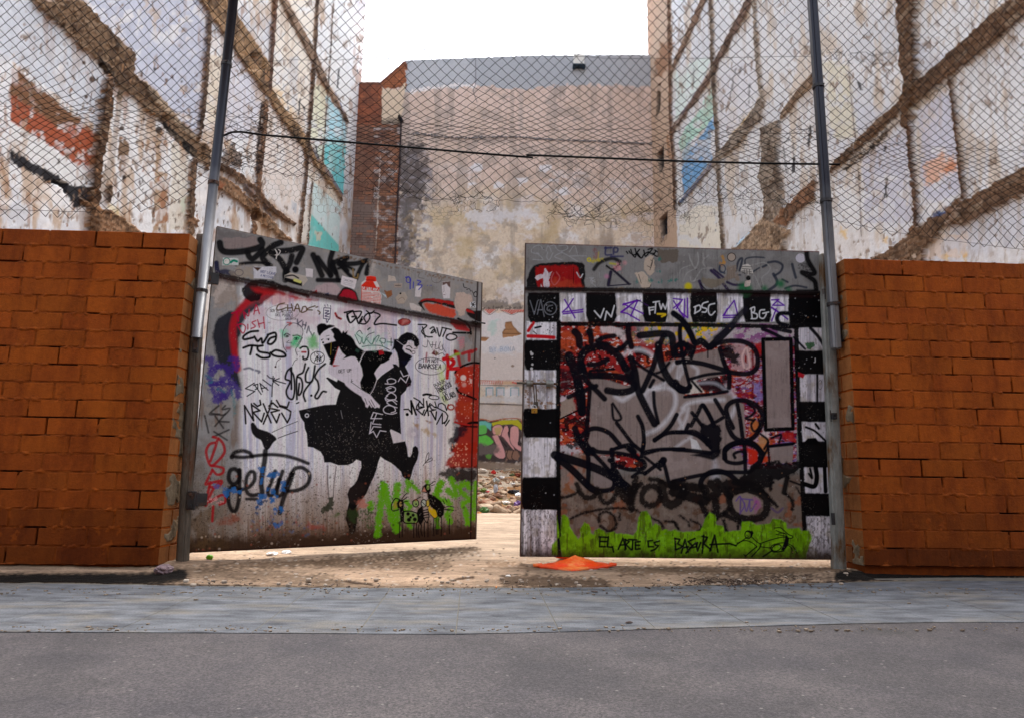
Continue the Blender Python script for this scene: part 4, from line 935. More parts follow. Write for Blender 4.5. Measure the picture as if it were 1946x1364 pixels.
cv.st([(1490, 370), (1500, 410), (1530, 420)], 8, K, 2); cv.st([(1530, 440), (1560, 430), (1580, 460)], 7, K, 2); cv.ell(1635, 495, 22, 30, 8, K, soft=2); cv.st([(1590, 450), (1610, 480), (1640, 460)], 6, K, 2)
cv.ell(1175, 310, 60, 50, 5, (110, 104, 100)); cv.st([(980, 240), (960, 290), (1030, 310)], 5, (104, 98, 94), 3)
for _ in range(90):
    x = rd.uniform(0, 1600); y = 20 + x*.205 + abs(rd.gauss(0, 18)); cv.dot(x, y, rd.uniform(3, 10), (120, 84, 46), 6, .6)
# --- ledge where the two sheets lap
cv.pid = 5; T('px'); cv.st(RAILL, 9, (36, 22, 18), 3, .92, smooth=False, rag=1.2, relief=.006); cv.st([(p[0], p[1]+7) for p in RAILL], 7, (66, 26, 26), 6, .55, smooth=False)
cv.pid = 0
cv.wk = 1.22
# --- marker tags on the whitewash
cv.pid = 6; R_ = (190, 10, 60)
T('L1')
for pts in [[(570, 1000), (680, 965)], [(620, 985), (645, 1085)], [(715, 1060), (700, 985), (750, 1030), (760, 960)], [(810, 1010), (835, 910), (870, 1005)], [(815, 975), (855, 965)], [(630, 1120), (690, 1215), (720, 1150), (680, 1115), (620, 1130)], [(745, 1120), (745, 1170)], [(830, 1080), (790, 1100), (825, 1140), (780, 1165)], [(850, 1070), (870, 1150)], [(915, 1040), (925, 1165)], [(860, 1115), (920, 1100)]]: cv.st(pts, 11, R_, 3, .95)
cv.text('SOY EL ARTISTA', 985, 985, 30, 4, (70, 60, 50), adv=.6, ang=.07); cv.text('DEL PUEBLO', 1045, 1030, 26, 4, (60, 56, 56), adv=.75, ang=.03); cv.text('GALERIA', 1150, 1068, 22, 3.5, (70, 66, 66), adv=.75)
cv.ell(1120, 990, 180, 85, 3, (120, 96, 90), -.05); BR = (92, 66, 22)
for pts in [[(1140, 890), (1080, 905), (1055, 950), (1080, 965), (1160, 940)], [(1175, 910), (1175, 970)], [(1215, 900), (1230, 970)], [(1175, 945), (1225, 940)], [(1245, 975), (1280, 900), (1310, 985)], [(1260, 950), (1300, 950)], [(1340, 930), (1325, 990), (1380, 970), (1370, 930), (1345, 930)], [(1470, 920), (1410, 940), (1380, 960), (1440, 965)], [(1480, 935), (1500, 930)], [(1500, 970), (1525, 990), (1515, 1010)]]: cv.st(pts, 11, BR, 3)
for pts in [[(1280, 1065), (1285, 1145)], [(1330, 1075), (1290, 1110), (1320, 1150)], [(1340, 1090), (1335, 1140)], [(1375, 1100), (1360, 1170)], [(1340, 1120), (1370, 1130)], [(1380, 1210), (1400, 1140), (1410, 1190)], [(1420, 1200), (1440, 1240)], [(1460, 1210), (1440, 1260)]]: cv.st(pts, 11, (44, 42, 70), 4, .85)
cv.st([(1565, 940), (1640, 945), (1630, 1065), (1560, 1055)], 7, (50, 34, 90), 2, close=True, smooth=False); cv.st([(1580, 970), (1620, 975), (1580, 1000), (1625, 1005), (1580, 1030), (1620, 1040)], 8, (50, 34, 90), 2); cv.st([(1590, 1060), (1600, 1100), (1615, 1070)], 7, (50, 34, 90), 2)
for x, y in ((1575, 910), (1605, 905), (1635, 915)): cv.st([(x, y), (x+5, y+18)], 6, (60, 40, 90), 2)
cv.st([(1690, 1000), (1710, 1040), (1750, 1060)], 20, (170, 30, 34), 4); cv.st([(1700, 1030), (1740, 1060)], 8, K)
for pts, w in [([(1000, 1190), (900, 1180), (800, 1200), (720, 1230), (690, 1265), (760, 1275), (840, 1250)], 22)]: pass
for pts in [[(855, 1190), (770, 1200), (700, 1245), (705, 1280), (800, 1262)], [(815, 1250), (850, 1300), (890, 1270), (905, 1320), (960, 1240)], [(960, 1230), (1040, 1210), (1045, 1280), (1000, 1330), (960, 1320), (985, 1270), (1040, 1250)]]: cv.st(pts, 21, K, 4)
T('L3')
for pts in [[(695, 120), (770, 95), (850, 100)], [(790, 105), (770, 190)], [(905, 95), (850, 110), (870, 160), (970, 180), (975, 220), (900, 228), (840, 195)], [(1000, 170), (1050, 145), (1130, 170), (1150, 210), (1080, 215), (1020, 200), (990, 170)]]: cv.st(pts, 21, K, 4)
cv.st([(1310, 125), (1340, 108), (1385, 115), (1400, 170), (1385, 235), (1345, 240), (1340, 215)], 17, K, 3); cv.st([(1330, 165), (1370, 165)], 16, (176, 36, 44), 4)
# face drawn in thin line with green wash
T('L1'); cv.pid = 7
cv.fl([(1130, 1130), (1200, 1100), (1330, 1150), (1340, 1230), (1300, 1330), (1230, 1364), (1120, 1300)], (214, 206, 208), 8, .7)
cv.fl([(1240, 1250), (1300, 1250), (1300, 1320), (1220, 1350)], (60, 206, 130), 14, .85, 8); cv.fl([(1110, 1190), (1160, 1200), (1150, 1240), (1110, 1250)], (110, 220, 170), 14, .7, 8); cv.fl([(1400, 1260), (1480, 1270), (1490, 1364), (1400, 1364)], (110, 200, 130), 16, .8, 8)
cv.st([(1130, 1364), (1120, 1260), (1130, 1180), (1180, 1120), (1250, 1105), (1320, 1140), (1340, 1200), (1320, 1270), (1280, 1340)], 6, (70, 60, 76), 2)
cv.st([(1135, 1235), (1165, 1215), (1200, 1235)], 8, K, 2); cv.ell(1165, 1245, 22, 12, 5, K, soft=2); cv.dot(1168, 1245, 8, K); cv.st([(1230, 1240), (1280, 1235), (1310, 1250)], 8, K, 2); cv.ell(1268, 1272, 26, 14, 5, (20, 90, 60), soft=2); cv.dot(1268, 1272, 10, (10, 60, 40)); cv.st([(1190, 1290), (1165, 1315), (1220, 1320)], 5, (60, 56, 66), 2); cv.st([(1170, 1100), (1215, 1105), (1190, 1130)], 10, (190, 60, 40), 5)
T('L3'); cv.st([(1125, 60), (1130, 110), (1165, 165)], 6, K, 2); cv.st([(1335, 10), (1300, 80), (1260, 140), (1280, 200)], 6, K, 2); cv.fl([(1150, 110), (1220, 105), (1200, 140), (1160, 140)], (170, 50, 70), 8, .8); cv.fl([(1270, 40), (1310, 40), (1290, 110), (1220, 110)], (80, 200, 130), 12, .6, 6); cv.fl([(1420, 0), (1500, 0), (1490, 110), (1430, 120)], (120, 190, 110), 16, .6, 8)
cv.st([(1280, 240), (1250, 260), (1225, 310)], 5, K, 2); cv.st([(1100, 235), (1060, 265), (1045, 320)], 5, (90, 50, 60), 2); cv.dot(1043, 322, 9, (60, 20, 30))
cv.pid = 6
cv.ell(1497, 225, 76, 66, 7, K, soft=2); cv.text('IS', 1460, 210, 40, 5, K, ang=-.1); cv.text('ANY', 1465, 268, 52, 7, K, adv=.5, ang=-.1, slant=.2)
for pts in [[(705, 345), (760, 335), (800, 352)], [(830, 360), (870, 372), (860, 385)]]: cv.st(pts, 18, (60, 66, 96), 6, .8)
cv.t(450, 690, 6.145)
for pts in [[(205, 228), (100, 292), (210, 325), (120, 382)], [(195, 255), (245, 240), (245, 290), (215, 305)], [(205, 245), (285, 360)], [(270, 230), (300, 330)], [(270, 232), (365, 310)], [(285, 290), (345, 282)], [(305, 190), (400, 260)], [(440, 170), (415, 250), (410, 385)], [(355, 140), (380, 165), (420, 180)], [(425, 150), (420, 205)], [(495, 175), (425, 205), (490, 255)], [(440, 200), (570, 235)]]: cv.st(pts, 11, (24, 22, 34), 2, smooth=False)
T('L3')
for pts in [[(1215, 330), (1170, 370), (1150, 450), (1200, 480), (1160, 580), (1180, 650), (1230, 665), (1250, 560), (1240, 420), (1205, 360)], [(1215, 340), (1215, 560)], [(1365, 290), (1340, 380), (1280, 420), (1270, 520), (1275, 670)], [(1280, 430), (1320, 450), (1335, 520), (1320, 600), (1290, 620), (1300, 500)], [(1400, 330), (1370, 400), (1375, 480), (1440, 470), (1470, 310)], [(1440, 470), (1370, 560), (1345, 620), (1365, 690)], [(1580, 290), (1510, 350), (1470, 430), (1500, 480), (1510, 560), (1470, 640), (1500, 660), (1550, 590), (1590, 590)]]: cv.st(pts, 18, K, 4)
cv.dot(1430, 630, 11, K); cv.st([(1270, 715), (1295, 705)], 12, K)
cv.t(450, 690, 6.145)
for pts in [[(105, 700), (90, 490), (195, 665)], [(195, 665), (170, 470)], [(270, 430), (280, 480), (240, 500), (200, 465)], [(185, 490), (270, 550), (190, 570), (290, 680), (320, 580)], [(310, 470), (400, 690)], [(405, 435), (380, 540), (310, 705)], [(375, 495), (420, 460), (478, 510)], [(375, 520), (495, 545), (400, 570), (465, 690), (500, 590)], [(465, 430), (500, 490), (590, 510), (610, 450)], [(500, 500), (575, 525), (630, 560), (620, 630), (590, 690), (525, 580)]]: cv.st(pts, 17, (26, 18, 16), 2.5, smooth=False)
T('L3')
for pts in [[(310, 240), (360, 250), (350, 330), (430, 320)], [(420, 310), (510, 330), (540, 400), (440, 480), (360, 500), (330, 420), (380, 360)], [(560, 240), (620, 250), (620, 340), (580, 300)], [(350, 500), (500, 510), (560, 560), (500, 640), (400, 620), (360, 560)], [(440, 560), (480, 620), (440, 680), (390, 670)], [(560, 480), (620, 540), (640, 640)]]: cv.st(pts, 56, (66, 44, 132), 12, .85, rag=5)
for pts in [[(300, 410), (360, 470), (300, 500)], [(420, 560), (500, 580)], [(570, 580), (600, 700), (600, 840)]]: cv.st(pts, 18, (60, 130, 140), 8, .5, rag=4)
for pts in [[(430, 740), (330, 830), (440, 830)], [(350, 820), (480, 840), (550, 770), (470, 780), (500, 740)], [(280, 850), (320, 1030)], [(390, 850), (480, 980)], [(500, 830), (390, 960)], [(440, 910), (540, 915)], [(360, 1080), (540, 1000)], [(380, 1020), (520, 1110)]]: cv.st(pts, 16, (44, 40, 40), 5, .85)
cv.wk = 1.0
# --- stencilled couple
cv.pid = 8
SIL = mix(('L4', [(310, 615), (330, 610), (420, 655), (430, 630), (500, 665), (560, 720), (660, 795), (700, 770), (745, 785), (820, 640), (870, 590), (985, 510), (972, 478), (1010, 480), (1040, 505), (1045, 480), (1130, 470), (1100, 500), (1130, 560), (1150, 610), (1167, 650), (1155, 690), (1120, 710), (1110, 740), (1060, 790), (1050, 960), (1062, 1178), (1040, 1165), (960, 1130), (950, 1140), (965, 1190), (985, 1265), (1100, 1245), (1120, 1310)]),
          ('L7', [(835, 130), (840, 165), (865, 170), (885, 130), (895, 60), (925, 38), (955, 60), (965, 120), (950, 200), (905, 290), (890, 340), (885, 370), (860, 445), (835, 445), (775, 400), (755, 340), (690, 280), (640, 240), (560, 200), (515, 165), (490, 230), (465, 330), (440, 400), (390, 500), (350, 600), (305, 660), (250, 720), (230, 760), (245, 830), (235, 950), (215, 1050), (180, 1080), (150, 1060), (140, 1000), (105, 900), (130, 760), (145, 700), (125, 610), (150, 540), (210, 490), (240, 440), (270, 340), (290, 290), (285, 220), (230, 200), (190, 240), (130, 265), (40, 268)]),
          ('L6', [(1720, 245), (1640, 215), (1570, 215), (1560, 150), (1530, 100), (1450, 55), (1390, 45)]),
          ('L4', [(130, 1300), (120, 1170), (100, 1120), (95, 1060), (60, 1010), (40, 940), (150, 915), (300, 885), (410, 880), (430, 800), (452, 742), (400, 715), (350, 660)]))
T('px'); cv.fl(SIL, K, 1.2, .99)
cv.mask = sst(1010, 930, py); cv.mask = None
T('L7')
cv.fl([(240, 440), (390, 500), (350, 600), (250, 720), (230, 760), (145, 700), (125, 610), (150, 540)], (46, 36, 34), 12, .6, 10); cv.fl([(130, 760), (230, 760), (245, 830), (235, 950), (215, 1050), (180, 1080), (150, 1060), (140, 1000), (105, 900)], (58, 44, 34), 10, .7, 10); cv.fl([(120, 770), (230, 790), (200, 950), (140, 900)], (48, 76, 36), 12, .55, 14)
T('L4')
cv.fl([(437, 315), (475, 375), (508, 400), (500, 420), (560, 408), (605, 415), (640, 465), (670, 530), (680, 590), (660, 625), (655, 720), (560, 650), (500, 665), (440, 635), (380, 600), (350, 580), (330, 530), (345, 490), (375, 495), (400, 430)], (224, 216, 226), 3, .95)
cv.fl([(220, 110), (235, 90), (265, 78), (300, 80), (320, 95), (350, 90), (395, 100), (400, 108), (340, 130), (290, 160), (265, 185), (255, 203), (238, 195), (225, 160)], K, 3)
cv.fl([(255, 203), (290, 160), (345, 128), (372, 160), (390, 185), (385, 215), (400, 245), (360, 265), (310, 280), (285, 285), (265, 245)], (228, 222, 228), 3)
cv.fl([(283, 290), (310, 280), (365, 265), (430, 245), (450, 300), (430, 330), (400, 430), (375, 495), (345, 480), (355, 440), (330, 400), (305, 340)], K, 3)
cv.fl([(358, 140), (400, 115), (440, 135), (470, 175), (485, 150), (500, 170), (530, 150), (520, 185), (560, 205), (590, 240), (612, 290), (640, 320), (690, 350), (660, 430), (640, 465), (620, 430), (600, 408), (560, 405), (520, 418), (480, 432), (508, 400), (475, 370), (450, 330), (430, 280), (400, 240), (385, 215), (390, 185), (372, 160)], K, 3)
cv.fl([(690, 355), (740, 350), (830, 345), (900, 350), (970, 365), (975, 385), (950, 440), (900, 470), (860, 480), (820, 530), (795, 570), (812, 600), (818, 640), (790, 700), (750, 780), (700, 765), (660, 720), (652, 660), (668, 620), (680, 590), (668, 520), (648, 470)], K, 3)
cv.st([(702, 360), (672, 410), (646, 475)], 6, (226, 220, 226), 2)
cv.dot(283, 268, 10, K); cv.dot(270, 243, 7, K); cv.dot(337, 240, 9, K); cv.st([(268, 240), (285, 232)], 5, K, 2); cv.st([(318, 236), (345, 228)], 6, K, 2); cv.st([(315, 205), (345, 198)], 5, K, 2)
cv.st([(364, 262), (358, 390)], 5, (150, 130, 30), 2); cv.st([(436, 312), (408, 400), (382, 478)], 7, (176, 40, 44), 3); cv.fl([(380, 486), (448, 493), (385, 507)], (190, 28, 34), 3)
cv.text('GET UP', 436, 568, 30, 5.5, K, adv=.80, ang=-.08, jit=.02)
cv.st([(545, 560), (490, 600)], 1, K, a=0)
cv.fl([(498, 668), (545, 640), (600, 680), (690, 750), (760, 790), (800, 840), (850, 890), (845, 915), (822, 908), (800, 918), (782, 902), (765, 912), (744, 882), (727, 912), (707, 902), (702, 865), (680, 835), (665, 800), (600, 760), (550, 725), (510, 690)], (226, 218, 228), 3)
for pts in [[(760, 830), (800, 905)], [(740, 845), (775, 905)], [(700, 820), (722, 880)], [(560, 655), (610, 690), (680, 740)]]: cv.st(pts, 6, K, 2)
cv.st([(580, 650), (565, 650), (570, 630)], 6, K, 2)
cv.fl([(1000, 360), (1025, 400), (1037, 505), (1010, 478), (975, 475), (985, 510), (860, 590), (820, 625), (795, 575), (820, 530), (860, 490), (940, 440), (960, 400)], (224, 216, 226), 3)
cv.st([(818, 640), (790, 720), (748, 790)], 5, (224, 218, 226), 2)
cv.fl([(970, 345), (985, 300), (990, 235), (1030, 235), (1060, 195), (1120, 165), (1170, 175), (1210, 200), (1240, 240), (1243, 290), (1215, 322), (1190, 300), (1185, 260), (1160, 245), (1130, 250), (1115, 285), (1085, 300), (1075, 330), (1100, 365), (1160, 395), (1172, 410), (1130, 460), (1100, 505), (1040, 510), (1035, 440), (1020, 370), (995, 330)], (14, 12, 20), 3)
cv.fl([(1085, 300), (1115, 285), (1132, 250), (1185, 262), (1190, 300), (1225, 325), (1200, 380), (1168, 392), (1110, 360), (1080, 325)], (228, 220, 226), 3)
cv.st([(1118, 306), (1145, 302), (1170, 325)], 10, K, 2); cv.st([(1112, 332), (1150, 345), (1160, 358)], 14, K, 3); cv.ell(1184, 366, 16, 16, 5, K, soft=2); cv.st([(1190, 330), (1225, 325)], 6, K, 2); cv.st([(1018, 248), (1085, 296)], 5, (200, 196, 204), 2)
cv.fl([(1060, 450), (1150, 440), (1165, 405), (1130, 460), (1100, 500)], (20, 22, 44), 6, .8)
cv.fl([(835, 345), (880, 335), (890, 382), (845, 392)], (178, 24, 34), 3); cv.ell(122, 990, 17, 17, 9, (222, 222, 230), soft=3)
cv.st([(460, 940), (470, 990), (478, 1020)], 5, (150, 148, 150), 2); cv.ell(1140, 685, 20, 16, 4, (90, 50, 70))
cv.fl([(958, 1128), (1040, 1168), (1062, 1178), (1062, 1220), (1100, 1245), (985, 1265), (965, 1190)], (224, 220, 226), 3)
T('L3'); cv.fl([(775, 940), (800, 918), (830, 950), (870, 990), (990, 1035), (1055, 1095), (1020, 1140), (960, 1215), (920, 1190), (890, 1120), (830, 1080), (785, 1020)], (16, 12, 14), 3, .99, 1, True); cv.st([(1005, 1028), (1140, 965), (1282, 908)], 7, K, 2, smooth=False); cv.st([(1070, 1090), (1160, 1055), (1282, 1015)], 9, K, 2, smooth=False)
# wear: flecks in the black
T('L4')
for _ in range(620):
    x, y = rd.uniform(110, 1050), rd.uniform(760, 1360)
    if rd.random() < (y-700)/700: cv.dot(x, y, rd.choice([1.5, 2, 2.5, 4]), (150, 140, 140), 2, rd.uniform(.3, .8), pid=-1)
T('L7')
for _ in range(240): cv.dot(rd.uniform(0, 800), rd.uniform(0, 420), rd.choice([1.5, 2.5, 4]), (110, 96, 88), 2, rd.uniform(.2, .6), pid=-1)
# white tag on the coat
T('L5'); Wt = (222, 218, 228); cv.pid = 9
for pts in [[(570, 548), (640, 552), (690, 535), (690, 505), (640, 488), (595, 505), (605, 545)], [(580, 600), (640, 580), (690, 600), (680, 640), (620, 645), (590, 615), (640, 600)], [(585, 690), (640, 655), (695, 690), (690, 730), (620, 738), (575, 715), (600, 690)], [(710, 755), (660, 735), (590, 750), (570, 720)], [(710, 830), (650, 810), (590, 770), (650, 745), (705, 790)], [(705, 890), (650, 905), (570, 890), (550, 845), (600, 805), (670, 820), (690, 870), (640, 890)]]: cv.st(pts, 10, Wt, 2)
for pts in [[(750, 398), (785, 465), (850, 442)], [(725, 522), (752, 475), (815, 537), (850, 450)], [(430, 885), (540, 910)], [(430, 890), (402, 958), (530, 958)], [(470, 900), (420, 1020), (520, 1030)], [(405, 1000), (388, 1130), (432, 1052), (520, 1060)], [(385, 1135), (430, 1108), (470, 1180), (510, 1100), (580, 1110)]]: cv.st(pts, 10, Wt, 2, smooth=False)
cv.wk = 1.22
# tags around the couple
cv.pid = 6; T('L2')
for pts, w in [([(90, 710), (190, 690), (120, 740), (160, 830), (230, 760), (180, 760)], 17), ([(120, 720), (150, 820)], 16), ([(190, 690), (240, 780), (290, 700), (200, 700)], 16), ([(230, 770), (260, 840), (300, 790)], 17), ([(300, 760), (270, 830), (340, 840), (390, 770), (370, 720), (320, 770), (350, 830)], 16), ([(350, 690), (400, 720), (440, 690)], 15), ([(380, 720), (440, 710), (510, 740), (470, 790), (445, 850), (540, 840), (700, 858)], 17)]: cv.st(pts, w, K, 3)
for pts in [[(215, 970), (270, 1080), (290, 1010), (235, 960), (270, 920), (300, 960)], [(300, 1000), (310, 1070), (370, 1000)], [(320, 1080), (360, 980), (440, 940)], [(350, 1020), (410, 1080), (440, 1010)], [(420, 1080), (460, 1000), (500, 980), (470, 1050)], [(500, 1040), (560, 1070), (570, 1020), (510, 1020), (540, 1100)], [(590, 1055), (660, 1060)], [(640, 1010), (640, 1100)], [(300, 1110), (400, 1095), (520, 1100), (620, 1145)]]: cv.st(pts, 8, (26, 34, 34), 2)
cv.fl([(220, 970), (400, 960), (520, 1000), (600, 1060), (440, 1110), (280, 1090)], (150, 230, 200), 30, .35, 20, pid=-1); cv.st([(365, 910), (390, 890)], 14, (30, 60, 50), 3)
for pts in [[(960, 850), (1060, 860), (1000, 930), (1060, 990), (1125, 995)], [(1010, 880), (1040, 1000)], [(1100, 900), (1140, 880), (1150, 930), (1110, 950), (1150, 905), (1170, 950)], [(1180, 890), (1210, 990), (1240, 900)], [(1240, 885), (1350, 910)], [(1290, 900), (1250, 990)], [(1290, 990), (1330, 960), (1400, 975), (1410, 1010), (1340, 1035), (1290, 1010), (1300, 970)]]: cv.st(pts, 14, K, 3)
T('L5')
for pts in [[(1070, 40), (1060, 120), (1010, 110)], [(1080, 50), (1120, 130), (1130, 60)], [(1110, 95), (1170, 100)], [(1170, 60), (1160, 140), (1210, 130)], [(1220, 60), (1200, 130), (1240, 160), (1250, 90)], [(1240, 110), (1280, 180)], [(1190, 215), (1240, 190), (1270, 220)]]: cv.st(pts, 6, (60, 60, 64), 2)
for k_ in range(5): cv.st([(1420+10*k_, 20+30*k_), (1500, 10+26*k_), (1450, 60+22*k_)], 7, (230, 120, 140), 6, .6)
cv.st([(1395, 170), (1400, 200)], 34, (150, 20, 30), 5); cv.st([(1060, 190), (1055, 240), (1050, 290)], 16, (160, 40, 66), 5, .8); cv.fl([(1115, 200), (1150, 150), (1170, 225)], (110, 20, 30), 3); cv.fl([(1160, 160), (1205, 195), (1165, 230)], (120, 96, 70), 3)
cv.ell(1105, 345, 180, 100, 6, (50, 44, 60), 0.03, soft=2); cv.text("I'M NOT", 1010, 300, 40, 6, (40, 30, 44), adv=.72, ang=.02, slant=.1); cv.text('BANKSEA', 965, 365, 52, 8, (28, 22, 36), adv=.74, ang=.05, slant=.1)
cv.st([(1300, 220), (1310, 330), (1300, 480)], 34, (206, 24, 34), 4); cv.st([(1260, 260), (1330, 250), (1380, 300), (1330, 370), (1430, 370)], 38, (206, 24, 34), 4)
for pts in [[(1420, 180), (1440, 270), (1450, 330)], [(1480, 200), (1580, 165)], [(1560, 190), (1560, 270)], [(1590, 180), (1640, 150)]]: cv.st(pts, 30, (176, 26, 34), 5, .9)
cv.st([(1340, 240), (1400, 210), (1440, 200)], 22, (150, 200, 60), 8, .8); cv.fl([(1200, 380), (1270, 350), (1260, 620), (1290, 760), (1250, 740), (1215, 560)], (196, 222, 110), 16, .75, 8)
cv.text('BANK', 1165, 600, 50, 6, (60, 60, 66), adv=.75, ang=-.5); cv.text('FRANCISCO', 1200, 660, 56, 7, (30, 28, 36), adv=.36, asp=.3, ang=-.5); cv.text('DE', 1265, 690, 44, 6, (40, 38, 44), adv=.55, ang=-.5); cv.text('FALLARO', 1265, 760, 60, 7, (30, 28, 36), adv=.38, asp=.3, ang=-.45)
cv.ell(1145, 710, 60, 24, 9, K, .1, soft=2); cv.st([(1020, 680), (1060, 672), (1110, 680)], 22, K, 3)
cv.t(760, 740, 11.527)
for pts, w in [([(90, 430), (185, 425), (265, 520)], 26), ([(262, 525), (243, 240), (355, 545)], 36), ([(305, 175), (440, 250), (370, 350), (355, 430)], 24), ([(430, 250), (520, 350), (515, 190)], 24), ([(410, 310), (405, 375), (530, 375), (370, 430), (495, 545), (535, 440)], 26), ([(585, 250), (625, 560)], 28), ([(660, 300), (530, 560)], 28), ([(765, 260), (800, 380), (740, 370), (690, 320), (655, 370), (700, 430), (790, 435), (650, 465)], 22), ([(680, 470), (780, 655), (800, 480)], 28), ([(760, 385), (830, 400), (1000, 490), (1050, 570), (1020, 680), (930, 740), (930, 510), (805, 750)], 24), ([(830, 390), (850, 310), (920, 290), (990, 340), (1020, 450), (1060, 320)], 22), ([(975, 740), (1035, 640)], 24), ([(1000, 785), (1080, 665)], 24)]: cv.st(pts, w, K, 2, smooth=False)
T('L5')
cv.dot(830, 910, 16, K); cv.ell(1345, 825, 36, 30, 14, (176, 60, 40), soft=4); cv.fl([(900, 1000), (960, 1030), (960, 1070), (900, 1050)], (176, 136, 70), 8, .8, 6); cv.fl([(1010, 1060), (1150, 1130), (1150, 1170), (1090, 1150)], (190, 160, 100), 10, .7, 10); cv.fl([(1050, 980), (1130, 1000), (1100, 1010)], (140, 96, 50), 6, .8, 4)
cv.dot(905, 1130, 60, (192, 184, 200), 20, .6); cv.dot(905, 1140, 22, (232, 228, 236), 5)
cv.wk = 1.08
# --- red tag and "getup" script at the lower left
T('L6'); cv.pid = 10; RR = (168, 26, 34)
for pts, w in [([(390, 0), (330, 20), (295, 90), (310, 180), (350, 250), (420, 200), (490, 110), (480, 20), (430, -40), (370, -60)], 28), ([(420, -40), (390, 60), (340, 200)], 28), ([(350, 250), (420, 260), (480, 280), (470, 330), (410, 345), (360, 290)], 26), ([(360, 300), (310, 400), (290, 450), (330, 440), (460, 415), (420, 480), (330, 480)], 28), ([(340, 430), (310, 560), (290, 680), (360, 520), (430, 440)], 28), ([(330, 640), (430, 580), (490, 570), (500, 640), (440, 670)], 26), ([(370, 690), (360, 850)], 26)]: cv.st(pts, w, RR, 4, .92)
for _ in range(40): cv.dot(rd.gauss(400, 40), rd.gauss(620, 30), rd.uniform(3, 8), (226, 150, 150), 3, .8)
cv.fl([(380, 870), (520, 820), (640, 790), (650, 850), (480, 870)], (150, 70, 46), 26, .6, 18)
cv.pid = 11; BL = (40, 104, 172)
for pts, w in [([(570, 160), (600, 110), (680, 90), (760, 110), (790, 150)], 40), ([(570, 150), (700, 160), (850, 140), (1000, 130), (1150, 145), (1280, 180), (1395, 225)], 36), ([(935, 90), (925, 200), (900, 340), (890, 450), (900, 540)], 52), ([(650, 320), (600, 285), (550, 310), (540, 400), (590, 450), (650, 400), (655, 300)], 44), ([(650, 300), (655, 450), (650, 600), (620, 720), (580, 740), (540, 660), (535, 540), (570, 480), (650, 490)], 42), ([(650, 510), (740, 490), (810, 420), (815, 330), (770, 320), (730, 390), (730, 520), (780, 570), (860, 560)], 40), ([(1040, 310), (1000, 420), (960, 540), (1000, 570), (1060, 480), (1120, 310)], 40), ([(1080, 400), (1060, 560), (1110, 560), (1160, 440), (1230, 330)], 40), ([(1230, 330), (1180, 480), (1130, 600), (1090, 760)], 48), ([(1210, 340), (1260, 280), (1340, 275), (1410, 340), (1400, 430), (1340, 490), (1250, 520), (1180, 525)], 40), ([(730, 610), (840, 610)], 30)]: cv.st(pts, w, (16, 12, 14), 7, .95, spray=.35)
for _ in range(26):
    x, y = rd.choice([(920, 330), (920, 400), (1080, 460), (1090, 820), (870, 560), (600, 520), (480, 490), (1010, 580), (850, 690), (1100, 720), (1150, 430), (1010, 330)]); x += rd.gauss(0, 34); y += rd.gauss(0, 30)
    cv.fl([(x + rd.uniform(14, 44)*math.cos(t), y + rd.uniform(12, 40)*math.sin(t)) for t in np.linspace(0, 5.6, 8)], BL, 4, .85, 9, pid=-1)
cv.st([(380, 470), (470, 490), (560, 520)], 26, BL, 8, .7, rag=6); cv.st([(940, 630), (850, 680), (830, 760)], 22, (40, 60, 100), 6, .8, rag=5)
for _ in range(70): cv.dot(rd.uniform(780, 1500), rd.uniform(760, 1010), rd.uniform(4, 12), rd.choice([(70, 110, 160), (160, 60, 50), (60, 90, 130), (150, 80, 66)]), 8, .55, pid=-1)
# --- drips, green paint and the inked birds
cv.pid = 0
for pts in [[(1610, 250), (1605, 400), (1620, 590)], [(1700, 260), (1675, 450), (1670, 590)]]: cv.st(pts, 9, (60, 48, 46), 3, .8)
cv.fl([(1610, 600), (1670, 590), (1670, 680), (1600, 760), (1540, 780), (1530, 700), (1600, 660)], (38, 46, 26), 6, .9, 10); cv.fl([(1640, 800), (1720, 770), (1700, 840)], (70, 96, 40), 10, .7, 10); cv.fl([(1410, 880), (1500, 900), (1560, 920), (1440, 930)], (170, 70, 60), 14, .6, 10)
cv.pid = 12; T('L7'); GR = (106, 180, 20)
for pts, w in [([(545, 500), (520, 700), (500, 900), (480, 1080)], 78), ([(560, 500), (600, 700), (640, 860), (700, 1020)], 84), ([(715, 500), (700, 700), (700, 900), (710, 1010)], 78), ([(840, 470), (830, 560)], 60), ([(870, 480), (960, 570)], 52), ([(400, 720), (400, 780)], 66), ([(1230, 460), (1190, 560), (1160, 620)], 64), ([(1230, 470), (1190, 640), (1300, 700), (1330, 720)], 66), ([(1350, 430), (1380, 520), (1400, 620), (1350, 600), (1310, 560)], 66), ([(1570, 540), (1530, 490), (1460, 510), (1460, 580), (1530, 640), (1570, 680), (1490, 720), (1520, 820), (1540, 950)], 60), ([(1640, 480), (1620, 700), (1610, 900)], 56), ([(1340, 780), (1300, 850), (1330, 930)], 60), ([(820, 700), (860, 760), (800, 800)], 56), ([(1060, 460), (1080, 540)], 46), ([(1180, 880), (1190, 1000)], 46), ([(850, 960), (870, 990)], 50)]: cv.st(pts, w, GR, 8, .96, rag=4)
cv.fl([(330, 640), (240, 720), (290, 790), (350, 740)], (206, 120, 100), 12, .7, 10, pid=0)
for pts in [[(290, 810), (420, 820)], [(385, 800), (370, 1000), (440, 960)], [(260, 880), (300, 920)]]: cv.st(pts, 24, (60, 84, 36), 8, .7, rag=8, pid=0)
cv.pid = 13; YE = (226, 190, 30); KB = (16, 12, 12)
